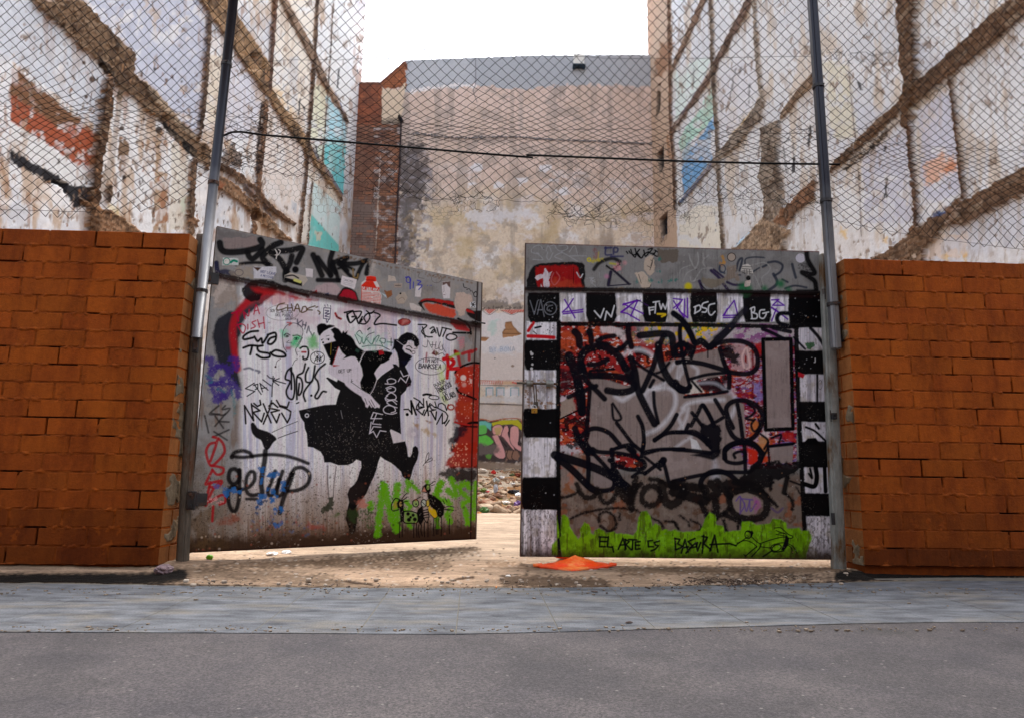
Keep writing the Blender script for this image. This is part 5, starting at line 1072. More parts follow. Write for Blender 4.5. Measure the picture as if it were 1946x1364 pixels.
cv.fl([(735, 740), (790, 700), (790, 820), (790, 930), (750, 940), (745, 840)], KB, 3); cv.fl([(800, 815), (880, 815), (960, 850), (950, 940), (880, 955), (800, 940)], (120, 170, 60), 4, .8); cv.st([(790, 810), (880, 810), (960, 850), (945, 945), (880, 950), (790, 935)], 14, KB, 2, close=True)
for x, y, r_ in ((840, 840, 20), (900, 855, 18), (850, 910, 22), (920, 905, 22), (870, 880, 15)): cv.dot(x, y, r_, KB, 3)
cv.st([(740, 670), (690, 660), (650, 720), (645, 780), (670, 805), (730, 790)], 13, KB, 2); cv.fl([(690, 680), (660, 740), (670, 790), (710, 770), (720, 700)], (170, 150, 50), 4, .8); cv.fl([(730, 670), (780, 670), (790, 760), (720, 780), (705, 720)], KB, 3); cv.ell(752, 725, 18, 32, 6, KB, fill=(190, 160, 90)); cv.dot(757, 720, 8, KB)
for pts in [[(770, 660), (800, 620), (825, 600)], [(780, 680), (830, 640)], [(780, 700), (835, 690)]]: cv.st(pts, 10, KB, 2)
cv.fl([(960, 780), (1010, 740), (1030, 900), (990, 980), (960, 940), (940, 830)], KB, 3); cv.ell(930, 715, 36, 44, 11, KB, fill=(150, 180, 110)); cv.dot(935, 725, 10, KB); cv.st([(900, 690), (950, 660), (990, 640)], 10, KB, 2); cv.ell(1025, 715, 32, 44, 11, KB, fill=(190, 200, 190)); cv.st([(1005, 700), (1045, 740)], 8, KB, 2)
for yy in (800, 830, 860, 890): cv.st([(1020, yy), (1075, yy-12)], 12, KB, 2)
cv.st([(1080, 800), (1085, 880), (1060, 945), (1030, 900)], 10, KB, 2)
cv.fl([(1000, 580), (1010, 520), (1050, 485), (1095, 495), (1110, 560), (1090, 600), (1150, 630), (1230, 690), (1270, 760), (1260, 850), (1220, 890), (1190, 870), (1110, 760), (1080, 700), (1065, 600)], KB, 3); cv.fl([(1005, 575), (1030, 525), (1055, 580)], (206, 140, 120), 3); cv.ell(1075, 530, 18, 30, 5, KB, fill=(150, 190, 90)); cv.dot(1075, 535, 7, KB)
cv.fl([(1080, 740), (1110, 760), (1170, 800), (1185, 870), (1150, 895), (1110, 850), (1080, 800)], YE, 3, 1); cv.st([(1110, 760), (1170, 800), (1185, 870), (1150, 890), (1105, 850)], 8, KB, 2); cv.fl([(1060, 690), (1085, 670), (1090, 750), (1060, 760)], (210, 190, 60), 3); cv.ell(1072, 715, 22, 40, 8, KB)
for pts in [[(1095, 500), (1130, 470), (1160, 455)], [(1110, 510), (1150, 495)], [(1260, 770), (1320, 750), (1380, 760)], [(1270, 790), (1330, 800)], [(1280, 780), (1380, 800)], [(1250, 680), (1270, 720)], [(1280, 660), (1300, 700)]]: cv.st(pts, 9, KB, 2)
for x, y0_, y1_ in ((745, 930, 1120), (770, 940, 1110), (912, 940, 1120), (940, 950, 1115), (965, 970, 1120), (1000, 970, 1100), (1035, 940, 1110), (1075, 930, 1110), (1145, 890, 1100), (1170, 890, 1080), (1195, 890, 1080), (1235, 880, 1100), (1330, 900, 1070)): cv.st([(x, y0_), (x + rd.uniform(-8, 8), (y0_+y1_)/2), (x + rd.uniform(-6, 8), y1_)], 11, KB, 2, .95)
cv.st([(1040, 240), (1060, 150), (1085, 120), (1080, 190), (1040, 240), (1110, 180), (1120, 210), (1040, 245), (1015, 275)], 7, (50, 42, 46), 2); cv.st([(1040, 280), (1050, 400), (1045, 470)], 16, (140, 90, 60), 10, .6)
cv.wk = 1.0
# age: fine vertical grime, speckle and scuffs over everything that was painted
gr1 = cv.noise(.5, 71, 4, .02); gr2 = cv.noise(1.1, 73, 3); gr3 = cv.noise(.06, 75)
cv.c *= (1 - .13*sst(.52, .72, gr1)*sst(.35, .6, gr3))[..., None]; cv.c *= (1 - .30*(sst(.68, .74, gr2)*sst(.45, .65, gr3)))[..., None]
chip = sst(.70, .735, cv.noise(.42, 77, 4))*sst(.50, .62, cv.noise(.03, 79)); cv.all((150, 140, 130), chip*.6)
cv.pid = 0; T('px')
cv.st([(908, 536), (901, 700), (897, 860), (894, 1024)], 3.0, (40, 22, 20), 2, .9, smooth=False, relief=-.004)
for _ in range(260): cv.dot(rd.uniform(370, 900), 1046 - rd.random()**2*150, rd.uniform(.8, 2.6), rd.choice([(70, 50, 36), (150, 80, 60), (200, 180, 160), (48, 34, 26)]), 1.4, .6, pid=-1)
cv.st([(413, 430), (500, 448), (700, 490), (916, 536)], 2.2, (110, 76, 48), 1.5, .7, smooth=False, rag=1.2); cv.st([(356, 1049), (904, 1023)], 5, (44, 26, 18), 4, .9, smooth=False)
canvas_build(cv, {0: 'panel', 1: 'painted_letter', 2: 'sprayed_tag', 3: 'sticker', 4: ('can_sticker', 'red spray can sticker with printed lines'), 5: 'lap_ledge', 6: 'marker_tag', 7: ('drawn_face', 'face drawn in thin line with a green wash'), 8: ('stencil_couple', 'black stencil of a masked couple dancing'), 9: 'white_tag', 10: ('red_tag', 'looping red tag'), 11: ('script_tag', 'black looping script with blue flecks'), 12: 'green_letter', 13: 'inked_bird'}, m_gate, left, nl)
# stiffener on the free edge, drop bolt, hinges
TRl, BRl = onpl(914, 537, pl0, nl), onpl(902, 1024, pl0, nl); V = MB(); ax = (TRl-BRl); Ln = np.linalg.norm(ax); ax /= Ln
V.box((TRl+BRl)/2 + dl*.012 - nl*.02, (.006, .022, Ln/2), np.array([dl, np.cross(ax, dl), ax]), .002); under(V.build('edge_strip', m_gedge), left)
hb = onpl(905, 613, pl0, nl); V = MB(); V.tube([hb - dl*.05 + nl*.012, hb + dl*.085 + nl*.012], .007, 10); V.tube([hb - dl*.02 + nl*.012, hb + dl*.005 + nl*.012], .012, 10); under(V.build('bolt', m_dark, None, True), left)
for (x, y) in ((402, 529), (379, 948)): V = MB(); c = onpl(x, y, pl0, nl); V.tube([c - np.array([0, 0, .045]) - dl*.02, c + np.array([0, 0, .045]) - dl*.02], .018, 14); V.box(c + dl*.012 + nl*.006, (.035, .006, .040), np.array([dl, -nl, [0, 0, 1]]), .002); under(V.build('hinge', m_dark), left)
# ---- right leaf, closed
nr = np.array([0, -1.0, 0]); pr0 = np.array([0, .20, 0])
rb = onY(1583, 1063, .20); right = thing('metal_gate', rb, 'right gate leaf, shut, covered in checker squares and a huge black tag', 'gate')
cv = leaf([(998, 462), (1557, 478), (1583, 1063), (988, 1057)], pr0, nr, .04, right); cv.gain = .92
px, py = cv.px, cv.py; rd = random.Random(4); K = (6, 5, 8); NV_ = (9, 9, 20)
RAILR = [(1000, 549), (1180, 551), (1380, 554), (1566, 558)]; rail_y = np.interp(px, [p[0] for p in RAILR], [p[1] for p in RAILR])
cv.all((142, 140, 138)); cv.all((118, 114, 112), sst(.5, .72, cv.noise(.035, 2))*.6); cv.all((138, 134, 130), sst(.58, .75, cv.noise(.06, 4))*.5)
streak = cv.noise(.2, 9, 3, .01)
low = sst(880, 930, py)
cv.all((122, 104, 92), low*.9); cv.all((96, 66, 46), low*sst(.5, .68, cv.noise(.05, 6))*.8); cv.all((142, 128, 116), low*sst(.55, .7, cv.noise(.08, 16))*.7); cv.all((150, 84, 52), low*sst(.62, .74, cv.noise(.04, 26))*.7)
# red, pink and yellow mess behind the big tag
cv.pid = 1; T('px')
mess = (py > rail_y+60)*(px > 1062)*(px < 1514)*(py < 890)
nA, nB, nC = cv.noise(.05, 41), cv.noise(.13, 43, 4, .25), cv.noise(.11, 47)
mess_l = mess*sst(1300, 1130, px)
cv.all((166, 30, 28), mess*.95); cv.all((206, 90, 50), mess*sst(.5, .66, nA)*.8); cv.all((228, 214, 214), mess*sst(.60, .66, nB)*.9); cv.all((16, 10, 14), mess*sst(.54, .58, nC)*.92); cv.all((110, 14, 20), mess*sst(.55, .7, cv.noise(.06, 49, 4, .3))*.6)
rp_ = mess*sst(1370, 1400, px)*sst(600, 640, py)
cv.all((206, 176, 190), rp_*sst(.5, .58, cv.noise(.09, 51, 4, .2))*.8); cv.all((140, 24, 60), rp_*sst(.55, .6, cv.noise(.1, 53, 4, .16))*.85); cv.all((120, 96, 160), rp_*sst(.62, .66, cv.noise(.08, 55, 4, .3))*.8)
tp = mess*sst(660, 640, py)*sst(1190, 1240, px)
cv.all((196, 188, 192), tp*.8); cv.all((232, 190, 40), tp*sst(.55, .6, cv.noise(.12, 57))*sst(1395, 1370, px)); cv.all((30, 110, 66), tp*sst(.62, .66, cv.noise(.12, 59))*sst(1395, 1370, px)*.8); cv.all((140, 50, 130), tp*sst(1385, 1405, px)*sst(.5, .56, cv.noise(.1, 61))*.8)
T('R3'); cv.fl([(485, 60), (720, 30), (700, 220), (520, 260), (490, 220)], (204, 84, 44), 20, .7, 14); cv.fl([(910, 20), (1060, 0), (1160, 60), (1230, 220), (1200, 240), (1130, 120), (1000, 90), (930, 70)], (222, 206, 206), 8, .9, 6); cv.fl([(485, 760), (620, 750), (660, 900), (485, 990)], (168, 150, 136), 6, .95, 4); cv.st([(485, 995), (660, 910), (760, 870)], 18, K, 3)
cv.fl([(490, 480), (590, 480), (620, 560), (560, 700), (490, 740)], (60, 20, 30), 8, .8, 12); cv.fl([(485, 740), (600, 720), (600, 780), (485, 800)], (222, 204, 214), 6, .8, 8)
T('R5'); cv.fl([(430, 20), (560, 0), (640, 60), (560, 130), (430, 100)], (206, 200, 206), 8, .9, 14); cv.fl([(470, 0), (600, 0), (590, 60), (480, 50)], (16, 14, 20), 6, .9, 12)
cv.fl([(430, 110), (690, 110), (690, 440), (560, 460), (430, 520)], (148, 128, 118), 14, .9, 8); cv.fl([(520, 260), (570, 250), (560, 420), (520, 420)], (196, 110, 76), 16, .7, 10); cv.fl([(640, 130), (680, 130), (670, 420), (640, 300)], (130, 76, 48), 8, .8, 6); cv.fl([(440, 420), (520, 400), (560, 480), (440, 510)], (140, 84, 44), 14, .8, 14)
T('R4'); cv.fl([(330, 150), (430, 90), (480, 170), (380, 180)], (150, 142, 140), 10, .8, 8); cv.fl([(640, 200), (720, 180), (860, 280), (880, 400), (830, 480), (620, 470), (600, 300)], (196, 160, 160), 10, .8, 14); cv.fl([(560, 170), (640, 230), (720, 300), (700, 400), (610, 400), (530, 260)], (16, 10, 14), 8, .95, 12); cv.st([(770, 250), (740, 340), (770, 450), (820, 430), (810, 330), (790, 240)], 22, (226, 190, 184), 4, .95, close=True); cv.fl([(770, 300), (790, 330), (790, 400), (770, 380)], (150, 30, 24), 3)
cv.st([(850, 180), (860, 560), (850, 760)], 26, (120, 10, 24), 6, .85); cv.fl([(880, 200), (950, 170), (950, 300), (900, 330)], (180, 34, 34), 5, .9); cv.fl([(870, 640), (950, 520), (960, 780), (880, 780)], (140, 124, 190), 8, .8, 10)
cv.fl([(820, 980), (900, 1000), (960, 1080), (900, 1140), (830, 1120)], (206, 120, 60), 6, .85, 8); cv.fl([(900, 1190), (1000, 1180), (1040, 1240), (960, 1360), (900, 1340)], (196, 140, 90), 6, .9, 6); cv.fl([(1160, 1130), (1300, 1130), (1310, 1250), (1170, 1190)], (190, 40, 36), 6, .9, 6); cv.fl([(960, 1100), (1030, 1110), (1010, 1190), (950, 1170)], (226, 206, 206), 6, .9, 8); cv.fl([(800, 1310), (900, 1330), (940, 1364), (800, 1364)], (206, 50, 30), 5, .95)
T('R6'); cv.fl([(720, 60), (800, 90), (810, 180), (740, 220), (710, 200)], (206, 44, 26), 5, .97, 3); cv.fl([(750, 0), (910, 0), (900, 190), (840, 180), (830, 80)], (206, 130, 80), 6, .9, 6); cv.fl([(850, 130), (905, 130), (900, 195), (840, 195)], (214, 66, 30), 5, .9)
# buffed taupe patches
cv.pid = 2; TA = (150, 134, 128); T('px')
cv.fl(mix(('R3', [(805, 545), (900, 555), (1080, 600), (1200, 640), (1260, 640), (1300, 440), (1380, 460), (1600, 380), (1760, 350)]), ('R4', [(110, 330), (490, 240), (530, 420), (560, 520), (250, 580), (130, 640), (120, 760), (600, 720), (660, 780), (760, 840), (780, 1190), (600, 1300), (720, 1364)]), ('R6', [(640, 80), (690, 230), (640, 265), (500, 280), (0, 385)]), ('R5', [(1490, 380), (1440, 300), (1290, 320), (1200, 290), (1240, 200), (1180, 100), (1000, 110), (760, 130), (700, 60), (690, 0)]), ('R3', [(800, 1180)])), TA, 3, .98, 1.0)
cv.fl([(1120, 865), (1170, 868), (1165, 925), (1130, 926)], (142, 128, 124), 3, .95, 2)
cv.fl([(1452, 648), (1499, 647), (1503, 811), (1457, 812)], (152, 134, 130), 2, 1, .4); cv.st([(1450, 645), (1503, 644), (1507, 814), (1455, 816)], 7.5, K, 2, close=True, smooth=False, pid=1)
cv.fl([(1462, 848), (1508, 844), (1506, 878), (1466, 882)], (146, 132, 128), 2, .97, 1)
cv.all((132, 116, 112), (cv.id == 2)*sst(.55, .7, streak)*.5); cv.all((166, 150, 146), (cv.id == 2)*sst(.58, .75, cv.noise(.03, 71))*.6)
# white haze of spray over the taupe
T('R3')
for pts, w in [([(1140, 330), (1230, 270), (1330, 250), (1430, 280), (1470, 310)], 60), ([(1080, 750), (1160, 790), (1260, 720), (1320, 700)], 70), ([(1500, 330), (1560, 430), (1640, 560), (1560, 640), (1440, 680), (1380, 760)], 60), ([(1480, 680), (1640, 660), (1720, 720), (1720, 860), (1640, 1000), (1520, 1110), (1400, 1160)], 60), ([(1819, 900), (1760, 980), (1819, 1100)], 40), ([(1660, 480), (1720, 400), (1790, 380)], 40), ([(1770, 400), (1740, 560)], 36)]: cv.st(pts, w*.7, (226, 224, 230), 16, .72)
cv.fl([(1360, 740), (1470, 720), (1500, 940), (1440, 900)], (196, 190, 196), 30, .7)
T('R4')
for pts, w in [([(60, 560), (100, 470), (80, 400)], 36), ([(200, 420), (260, 470), (240, 570), (180, 620)], 40), ([(100, 880), (160, 830), (300, 800), (540, 790)], 60), ([(160, 880), (130, 1010), (60, 1110)], 36), ([(560, 640), (620, 700), (660, 760)], 50), ([(20, 1310), (100, 1250), (190, 1190)], 36), ([(620, 980), (660, 880)], 60)]: cv.st(pts, w*.7, (226, 224, 230), 15, .7)
cv.fl([(130, 730), (180, 600), (240, 580), (340, 710)], (222, 212, 200), 3, .97); cv.fl([(250, 590), (480, 560), (600, 700), (350, 715)], (40, 24, 30), 5, .95, 6); cv.st([(270, 610), (440, 610), (560, 680), (600, 720)], 26, (190, 190, 200), 14, .7); cv.fl([(180, 1200), (250, 1230), (310, 1340), (300, 1350), (200, 1350)], (222, 220, 220), 3, .95)
T('R6'); cv.fl([(170, 20), (220, 10), (280, 90), (180, 80)], (224, 222, 224), 3, .95); cv.fl([(370, 90), (410, 180), (440, 340), (400, 350), (360, 340), (385, 200)], (196, 196, 206), 18, .7)
# --- checker squares
cv.pid = 3; T('px'); CW = (248, 244, 250)
def sq(x0, x1, y0, y1, c, dx0=0.0, dx1=0.0, rag=1.6): cv.fl([(x0, y0), (x1, y0+.6), (x1+dx1, y1), (x0+dx0, y1)], c, 2.2, .98, rag)
for x0, x1 in ((1064, 1117), (1169, 1224), (1266, 1315), (1360, 1416), (1463, 1502)): sq(x0, x1, 557, 612, CW)
for y0, y1, x0, x1 in ((611, 648, 1000, 1058), (702, 778, 997, 1058), (830, 908, 994, 1057), (966, 1056, 989, 1057)): sq(x0, x1, y0, y1, CW)
for y0, y1, x0, x1 in ((622, 670, 1512, 1564), (710, 766, 1518, 1569), (800, 840, 1523, 1574), (886, 938, 1526, 1579), (978, 1061, 1531, 1582)): sq(x0, x1, y0, y1, (230, 224, 232))
chk = (cv.id == 3)
cv.all((176, 172, 184), chk*sst(.5, .7, streak)*.6); cv.all((176, 164, 146), chk*sst(.52, .68, cv.noise(.05, 81))*.6); cv.all((110, 98, 88), chk*sst(.62, .70, cv.noise(.2, 84, 5, .05))*.5); cv.all((150, 144, 156), chk*sst(.5, .66, cv.noise(.35, 86, 3, .008))*.5); cv.all((70, 60, 54), chk*(py > 965)*sst(.54, .64, cv.noise(.34, 83, 5, .2))*.6); cv.all((60, 44, 34), chk*sst(1010, 1062, py + 40*(streak-.5))*.7); cv.all((120, 90, 70), chk*(px < 1010)*sst(.5, .7, streak)*.5); cv.all((30, 24, 26), (px < 1004 - (py-550)*.02)*(px > 980)*(py > 960)*.6)
cv.all((150, 110, 70), chk*(px < 1060)*(py > 720)*(py < 780)*sst(.58, .66, cv.noise(.16, 85))*.8)
cv.pid = 4
for x0, x1 in ((1003, 1065), (1114, 1172), (1221, 1269), (1312, 1364), (1412, 1466), (1498, 1565)): cv.fl([(x0, 556), (x1-2, 556), (x1, 600), (x1-4, 613), (x0+5, 613), (x0, 600)], K, 2.2, .99, 1.8)
for y0, y1, x0, x1 in ((646, 703, 996, 1062), (776, 831, 994, 1062), (906, 968, 991, 1062)): cv.fl([(x0+3, y0), (x1, y0), (x1, y1), (x0+5, y1), (x0, y1-12), (x0, y0+10)], K, 2.2, .99, 1.8)
for y0, y1, x0, x1 in ((555, 623, 1500, 1565), (666, 711, 1510, 1568), (762, 801, 1518, 1572), (838, 887, 1521, 1577), (936, 980, 1527, 1581)): cv.fl([(x0, y0), (x1, y0), (x1, y1), (x0+5, y1), (x0, y1-8)], K, 2.2, .99, 1.8)
cv.fl([(1523, 845), (1535, 832), (1550, 831), (1562, 845)], K, 2)
cv.st([(1062, 612), (1060, 800), (1063, 1056)], 8.5, K, 2, .98, smooth=False, rag=.8); cv.st([(1062, 616), (1200, 617), (1350, 618), (1515, 622)], 8, K, 2, .98, smooth=False, rag=.8); cv.st([(1513, 620), (1517, 760), (1526, 940), (1530, 1026)], 9, K, 2, .98, smooth=False, rag=.8)
cv.st([(1553, 712), (1553, 765)], 4, K, 1.5, smooth=False); cv.dot(1570, 790, 8, K, 2); 
for _ in range(46):
    y_ = rd.uniform(556, 700) if rd.random() < .6 else rd.uniform(780, 975); cv.dot(rd.choice([rd.uniform(1003, 1056), rd.uniform(1505, 1560)]), y_, rd.uniform(.5, 1.3), (200, 200, 206), 1.2, .7, pid=-1)
T('R3'); 
for x, y, r_ in ((175, 300, 16), (180, 340, 6), (180, 410, 12), (172, 455, 14), (165, 280, 10)): cv.dot(x, y, r_, (220, 216, 216), 3, .95)
cv.wk = 1.15; T('R1'); cv.pid = 5; PU = (104, 10, 176)
for pts in [[(565, 790), (620, 880), (685, 1000)], [(665, 780), (600, 880), (540, 935), (775, 905)], [(550, 955), (775, 930)], [(1440, 800), (1245, 840), (1470, 950)], [(1410, 800), (1330, 980)], [(1240, 850), (1400, 795), (1215, 935), (1290, 950), (1430, 1030)], [(1220, 935), (1300, 880)]]: cv.st(pts, 16, PU, 3, .97, smooth=False)
cv.st([(1400, 790), (1530, 860)], 13, (60, 30, 90), 3, .8, smooth=False)
T('R2')
for pts in [[(0, 755), (100, 765), (30, 870)], [(0, 780), (120, 970), (125, 760)], [(155, 750), (160, 970), (60, 890)], [(0, 860), (70, 800)], [(555, 945), (680, 775), (720, 940), (555, 945)], [(560, 968), (690, 965)], [(570, 940), (600, 870)], [(1100, 770), (1180, 765), (1110, 830), (1240, 830), (1150, 770)], [(1100, 850), (1280, 985)], [(1100, 1005), (1150, 870)], [(1100, 860), (1200, 920)]]: cv.st(pts, 15, PU, 3, .97, smooth=False)
# chalk letters on the squares
cv.pid = 6; T('R1'); CH = (222, 222, 226); GY = (126, 128, 136)
for pts in [[(165, 800), (215, 960), (255, 800)], [(250, 960), (290, 790), (330, 985)], [(255, 910), (310, 905)]]: cv.st(pts, 8, GY, 3, .9, smooth=False)
cv.ell(400, 890, 72, 75, 8, GY, soft=3); cv.st([(425, 855), (375, 870), (365, 910), (410, 925)], 8, GY, 3)
for pts in [[(910, 920), (980, 1000), (1020, 895)], [(1030, 1025), (1050, 925), (1105, 990), (1140, 860)], [(1540, 880), (1550, 960)], [(1545, 885), (1600, 875)], [(1550, 915), (1590, 905)], [(1590, 820), (1660, 810)], [(1620, 820), (1610, 945)], [(1660, 830), (1680, 900), (1700, 840), (1730, 900), (1760, 800)]]: cv.st(pts, 13, CH, 3, .95, smooth=False)
cv.st([(1640, 955), (1730, 960), (1690, 985)], 18, (226, 190, 30), 4)
T('R2')
for pts in [[(245, 845), (240, 920)], [(230, 850), (290, 830), (300, 880), (235, 920)], [(385, 790), (330, 810), (320, 850), (370, 870), (360, 905), (320, 905)], [(460, 810), (400, 830), (390, 900), (420, 940), (465, 900)], [(870, 860), (880, 975)], [(860, 870), (905, 850), (905, 900), (880, 910), (935, 930), (930, 975), (870, 980)], [(1020, 880), (970, 890), (965, 960), (1010, 975), (1040, 920), (1000, 920), (1065, 905)]]: cv.st(pts, 12, CH, 3, .97)
cv.wk = 1.0
# --- top band
cv.pid = 7; T('R1')
for pts in [[(320, 210), (280, 165), (220, 175), (180, 220), (200, 250), (270, 260), (240, 250), (290, 290), (310, 330), (200, 325)], [(350, 230), (370, 170), (400, 200), (410, 240)], [(400, 170), (450, 160), (470, 200), (520, 230), (600, 200), (580, 160), (500, 170)], [(370, 240), (360, 300), (390, 330), (430, 250)], [(540, 240), (450, 290), (535, 330)], [(530, 240), (620, 290), (720, 350)], [(620, 240), (680, 165), (715, 270)], [(620, 285), (815, 285)]]: cv.st(pts, 9, (168, 168, 170), 3, .9)
cv.pid = 8; cv.fl([(165, 450), (210, 390), (300, 365), (770, 355), (800, 400), (800, 670), (130, 670), (130, 560)], (18, 14, 16), 4, .98, 2); cv.fl([(220, 420), (280, 395), (700, 400), (735, 480), (770, 660), (250, 660), (240, 560)], (164, 24, 26), 5, .97, 4); cv.fl([(400, 560), (560, 560), (760, 620), (770, 660), (380, 660)], (190, 70, 44), 14, .7, 10)
cv.fl([(220, 540), (270, 500), (320, 500), (340, 440), (380, 480), (430, 460), (400, 510), (385, 640), (380, 660), (330, 640), (310, 550), (250, 560)], (222, 208, 214), 2, .97, 4); cv.fl([(290, 610), (310, 640), (290, 655)], (220, 200, 200), 3); cv.st([(705, 475), (745, 535), (775, 495)], 11, (210, 210, 214), 3); cv.st([(440, 480), (410, 560), (450, 620), (510, 540), (470, 470)], 9, (206, 110, 110), 4, .8); cv.st([(670, 420), (665, 600)], 10, (90, 10, 14), 4)
cv.pid = 7; cv.st([(905, 440), (960, 370), (1040, 330), (1130, 315), (1200, 350)], 44, (30, 28, 30), 7, .95); cv.st([(1050, 400), (1120, 440), (1200, 380)], 22, (26, 26, 30), 4); cv.st([(1100, 470), (1070, 620)], 40, (44, 38, 60), 5); cv.st([(1080, 630), (1330, 610)], 14, (44, 38, 60), 3); cv.st([(1130, 450), (1220, 530), (1310, 610)], 30, (40, 36, 52), 5)
cv.ell(848, 328, 18, 20, 14, (214, 196, 30)); cv.st([(880, 340), (1000, 320)], 30, (206, 190, 40), 8, .7, rag=5); cv.st([(920, 210), (940, 260), (930, 300)], 40, (150, 110, 110), 6, .8, rag=5); cv.st([(1090, 370), (1160, 380)], 22, (196, 186, 40), 6, .8); cv.st([(960, 240), (950, 330)], 14, (200, 184, 30), 6, .6)
for pts in [[(1040, 185), (1040, 270), (1110, 270)], [(1030, 195), (1110, 190)], [(1130, 265), (1135, 195), (1180, 200), (1170, 240), (1130, 240)], [(1100, 290), (1240, 290)]]: cv.st(pts, 20, (38, 40, 96), 5, .85)
cv.st([(1150, 420), (1200, 440), (1180, 380)], 40, (224, 150, 156), 12, .7, rag=6); cv.dot(1260, 365, 22, (214, 150, 156), 12, .7); cv.dot(1050, 520, 22, (206, 130, 170), 12, .7)
for pts in [[(1330, 210), (1350, 270), (1390, 260), (1380, 200)], [(1340, 260), (1380, 300), (1400, 250), (1440, 300)], [(1430, 210), (1400, 260), (1450, 310), (1480, 270)], [(1480, 220), (1500, 290), (1540, 240), (1490, 260)], [(1530, 210), (1580, 200), (1550, 250), (1600, 260), (1560, 290)], [(1610, 220), (1650, 250), (1640, 290), (1600, 270), (1620, 230)], [(1280, 235), (1295, 255)], [(1310, 230), (1325, 255)], [(1690, 230), (1700, 250)], [(1720, 225), (1730, 250)]]: cv.st(pts, 16, K, 3)
cv.text('AK', 850, 540, 50, 8, (170, 170, 172), adv=.8, ang=1.2); cv.st([(870, 590), (930, 640)], 7, (168, 168, 170), 3); cv.st([(965, 480), (975, 540)], 6, (160, 160, 164), 3)
cv.pid = 9
def stick(pts, c, soft=2.0, rag=2.0): cv.fl(pts, c, soft, 1, rag, relief=.001)
stick([(1490, 310), (1540, 280), (1600, 300), (1625, 400), (1600, 490), (1550, 515), (1480, 440)], (196, 178, 160), 2, 4); stick([(1380, 480), (1480, 470), (1550, 560), (1555, 640), (1460, 665), (1400, 560)], (200, 182, 164), 2, 4); stick([(1640, 200), (1870, 205), (1870, 355), (1700, 360), (1650, 300)], (112, 102, 92), 4, 5); stick([(1140, 660), (1230, 640), (1260, 675), (1150, 690)], (176, 150, 126))
for pts in [[(1560, 330), (1580, 360), (1550, 450)], [(1590, 310), (1560, 400)], [(1440, 660), (1540, 650), (1560, 620)], [(1520, 400), (1560, 420)], [(1420, 500), (1450, 600)]]: cv.st(pts, 7, (60, 50, 46), 2)
for x, y in ((1640, 330), (1640, 470), (1780, 580), (1840, 570), (1390, 575), (1540, 570), (1650, 590)): cv.st([(x, y), (x+22, y-10)], 22, (20, 120, 110), 8, .7, rag=5, pid=-1)
cv.pid = 7; T('R2')
for pts, w in [([(170, 250), (190, 320), (240, 410), (280, 330), (270, 240)], 16), ([(70, 470), (90, 420), (190, 380)], 9), ([(110, 560), (150, 470), (260, 410)], 9), ([(330, 250), (340, 310), (390, 270)], 12), ([(230, 560), (290, 460), (330, 420), (430, 410)], 12), ([(350, 290), (330, 350), (360, 400)], 10), ([(900, 480), (940, 560), (980, 650)], 10), ([(1010, 620), (990, 520), (1060, 460), (1080, 400), (1010, 350), (880, 380)], 10), ([(880, 270), (900, 240)], 9), ([(190, 510), (200, 560), (270, 540)], 9)]: cv.st(pts, w, (166, 164, 162), 4, .8)
for pts, w in [([(420, 440), (500, 510), (560, 590), (620, 670)], 34), ([(450, 430), (560, 520), (540, 550)], 26), ([(510, 550), (630, 520)], 16), ([(600, 570), (680, 600), (780, 600)], 28), ([(290, 560), (320, 640), (330, 670)], 36)]: cv.st(pts, w, (46, 34, 70), 5, .95)
for pts, w in [([(700, 440), (730, 330), (770, 310), (740, 440)], 26), ([(800, 370), (810, 310), (900, 290), (1020, 295)], 18), ([(520, 380), (520, 440), (570, 470)], 20), ([(880, 460), (960, 410)], 18), ([(720, 490), (750, 490)], 16), ([(1060, 350), (1150, 340), (1220, 380), (1200, 450), (1130, 500)], 26), ([(1120, 480), (1160, 560), (1140, 610), (1050, 670)], 34), ([(1330, 370), (1350, 450), (1370, 520)], 30), ([(1220, 540), (1280, 570)], 22), ([(1250, 640), (1360, 610), (1490, 630)], 24), ([(1000, 400), (1040, 380)], 26)]: cv.st(pts, w, (44, 50, 66), 5, .9)
for x, y, r_ in ((800, 650, 80), (1200, 590, 44), (1020, 640, 30), (1290, 660, 30)): cv.dot(x, y, r_, (28, 110, 66), 20, .9)
cv.dot(165, 620, 44, (206, 190, 30), 10, .95); cv.st([(165, 600), (180, 670)], 40, (206, 190, 30), 8, .8); cv.ell(650, 290, 46, 46, 9, (56, 44, 40), fill=(176, 160, 146)); cv.st([(545, 280), (560, 330), (540, 370)], 40, (196, 140, 50), 8, .8, rag=6); cv.ell(545, 420, 36, 46, 11, (60, 70, 90)); cv.st([(300, 590), (360, 650)], 10, K)
cv.pid = 9; stick([(770, 380), (830, 365), (880, 400), (890, 470), (830, 490), (750, 440)], (206, 200, 192))
for y_ in (395, 420, 445, 465): cv.st([(770, y_), (870, y_+6)], 8, (40, 36, 36), 2, .9, smooth=False)
for x in (790, 820, 850): cv.st([(x, 430), (x+4, 480)], 7, (40, 36, 36), 2, .9, smooth=False)
stick([(800, 560), (860, 550), (860, 610), (800, 620)], (206, 190, 180)); stick([(600, 390), (700, 380), (720, 540), (580, 540)], (140, 126, 114), 4, 6); stick([(310, 520), (560, 530), (540, 640), (340, 640)], (130, 120, 106), 5, 8); cv.dot(838, 525, 26, K, 4); cv.ell(1423, 300, 54, 52, 0, K, fill=(214, 210, 220)); cv.st([(1420, 390), (1500, 380), (1510, 440)], 26, (50, 44, 46), 10, .7, rag=8)
cv.pid = 10; cv.st([(1490, 210), (1500, 310), (1560, 420), (1580, 470), (1520, 480), (1440, 460), (1500, 500), (1580, 560), (1600, 650)], 56, (14, 13, 15), 7, .97)
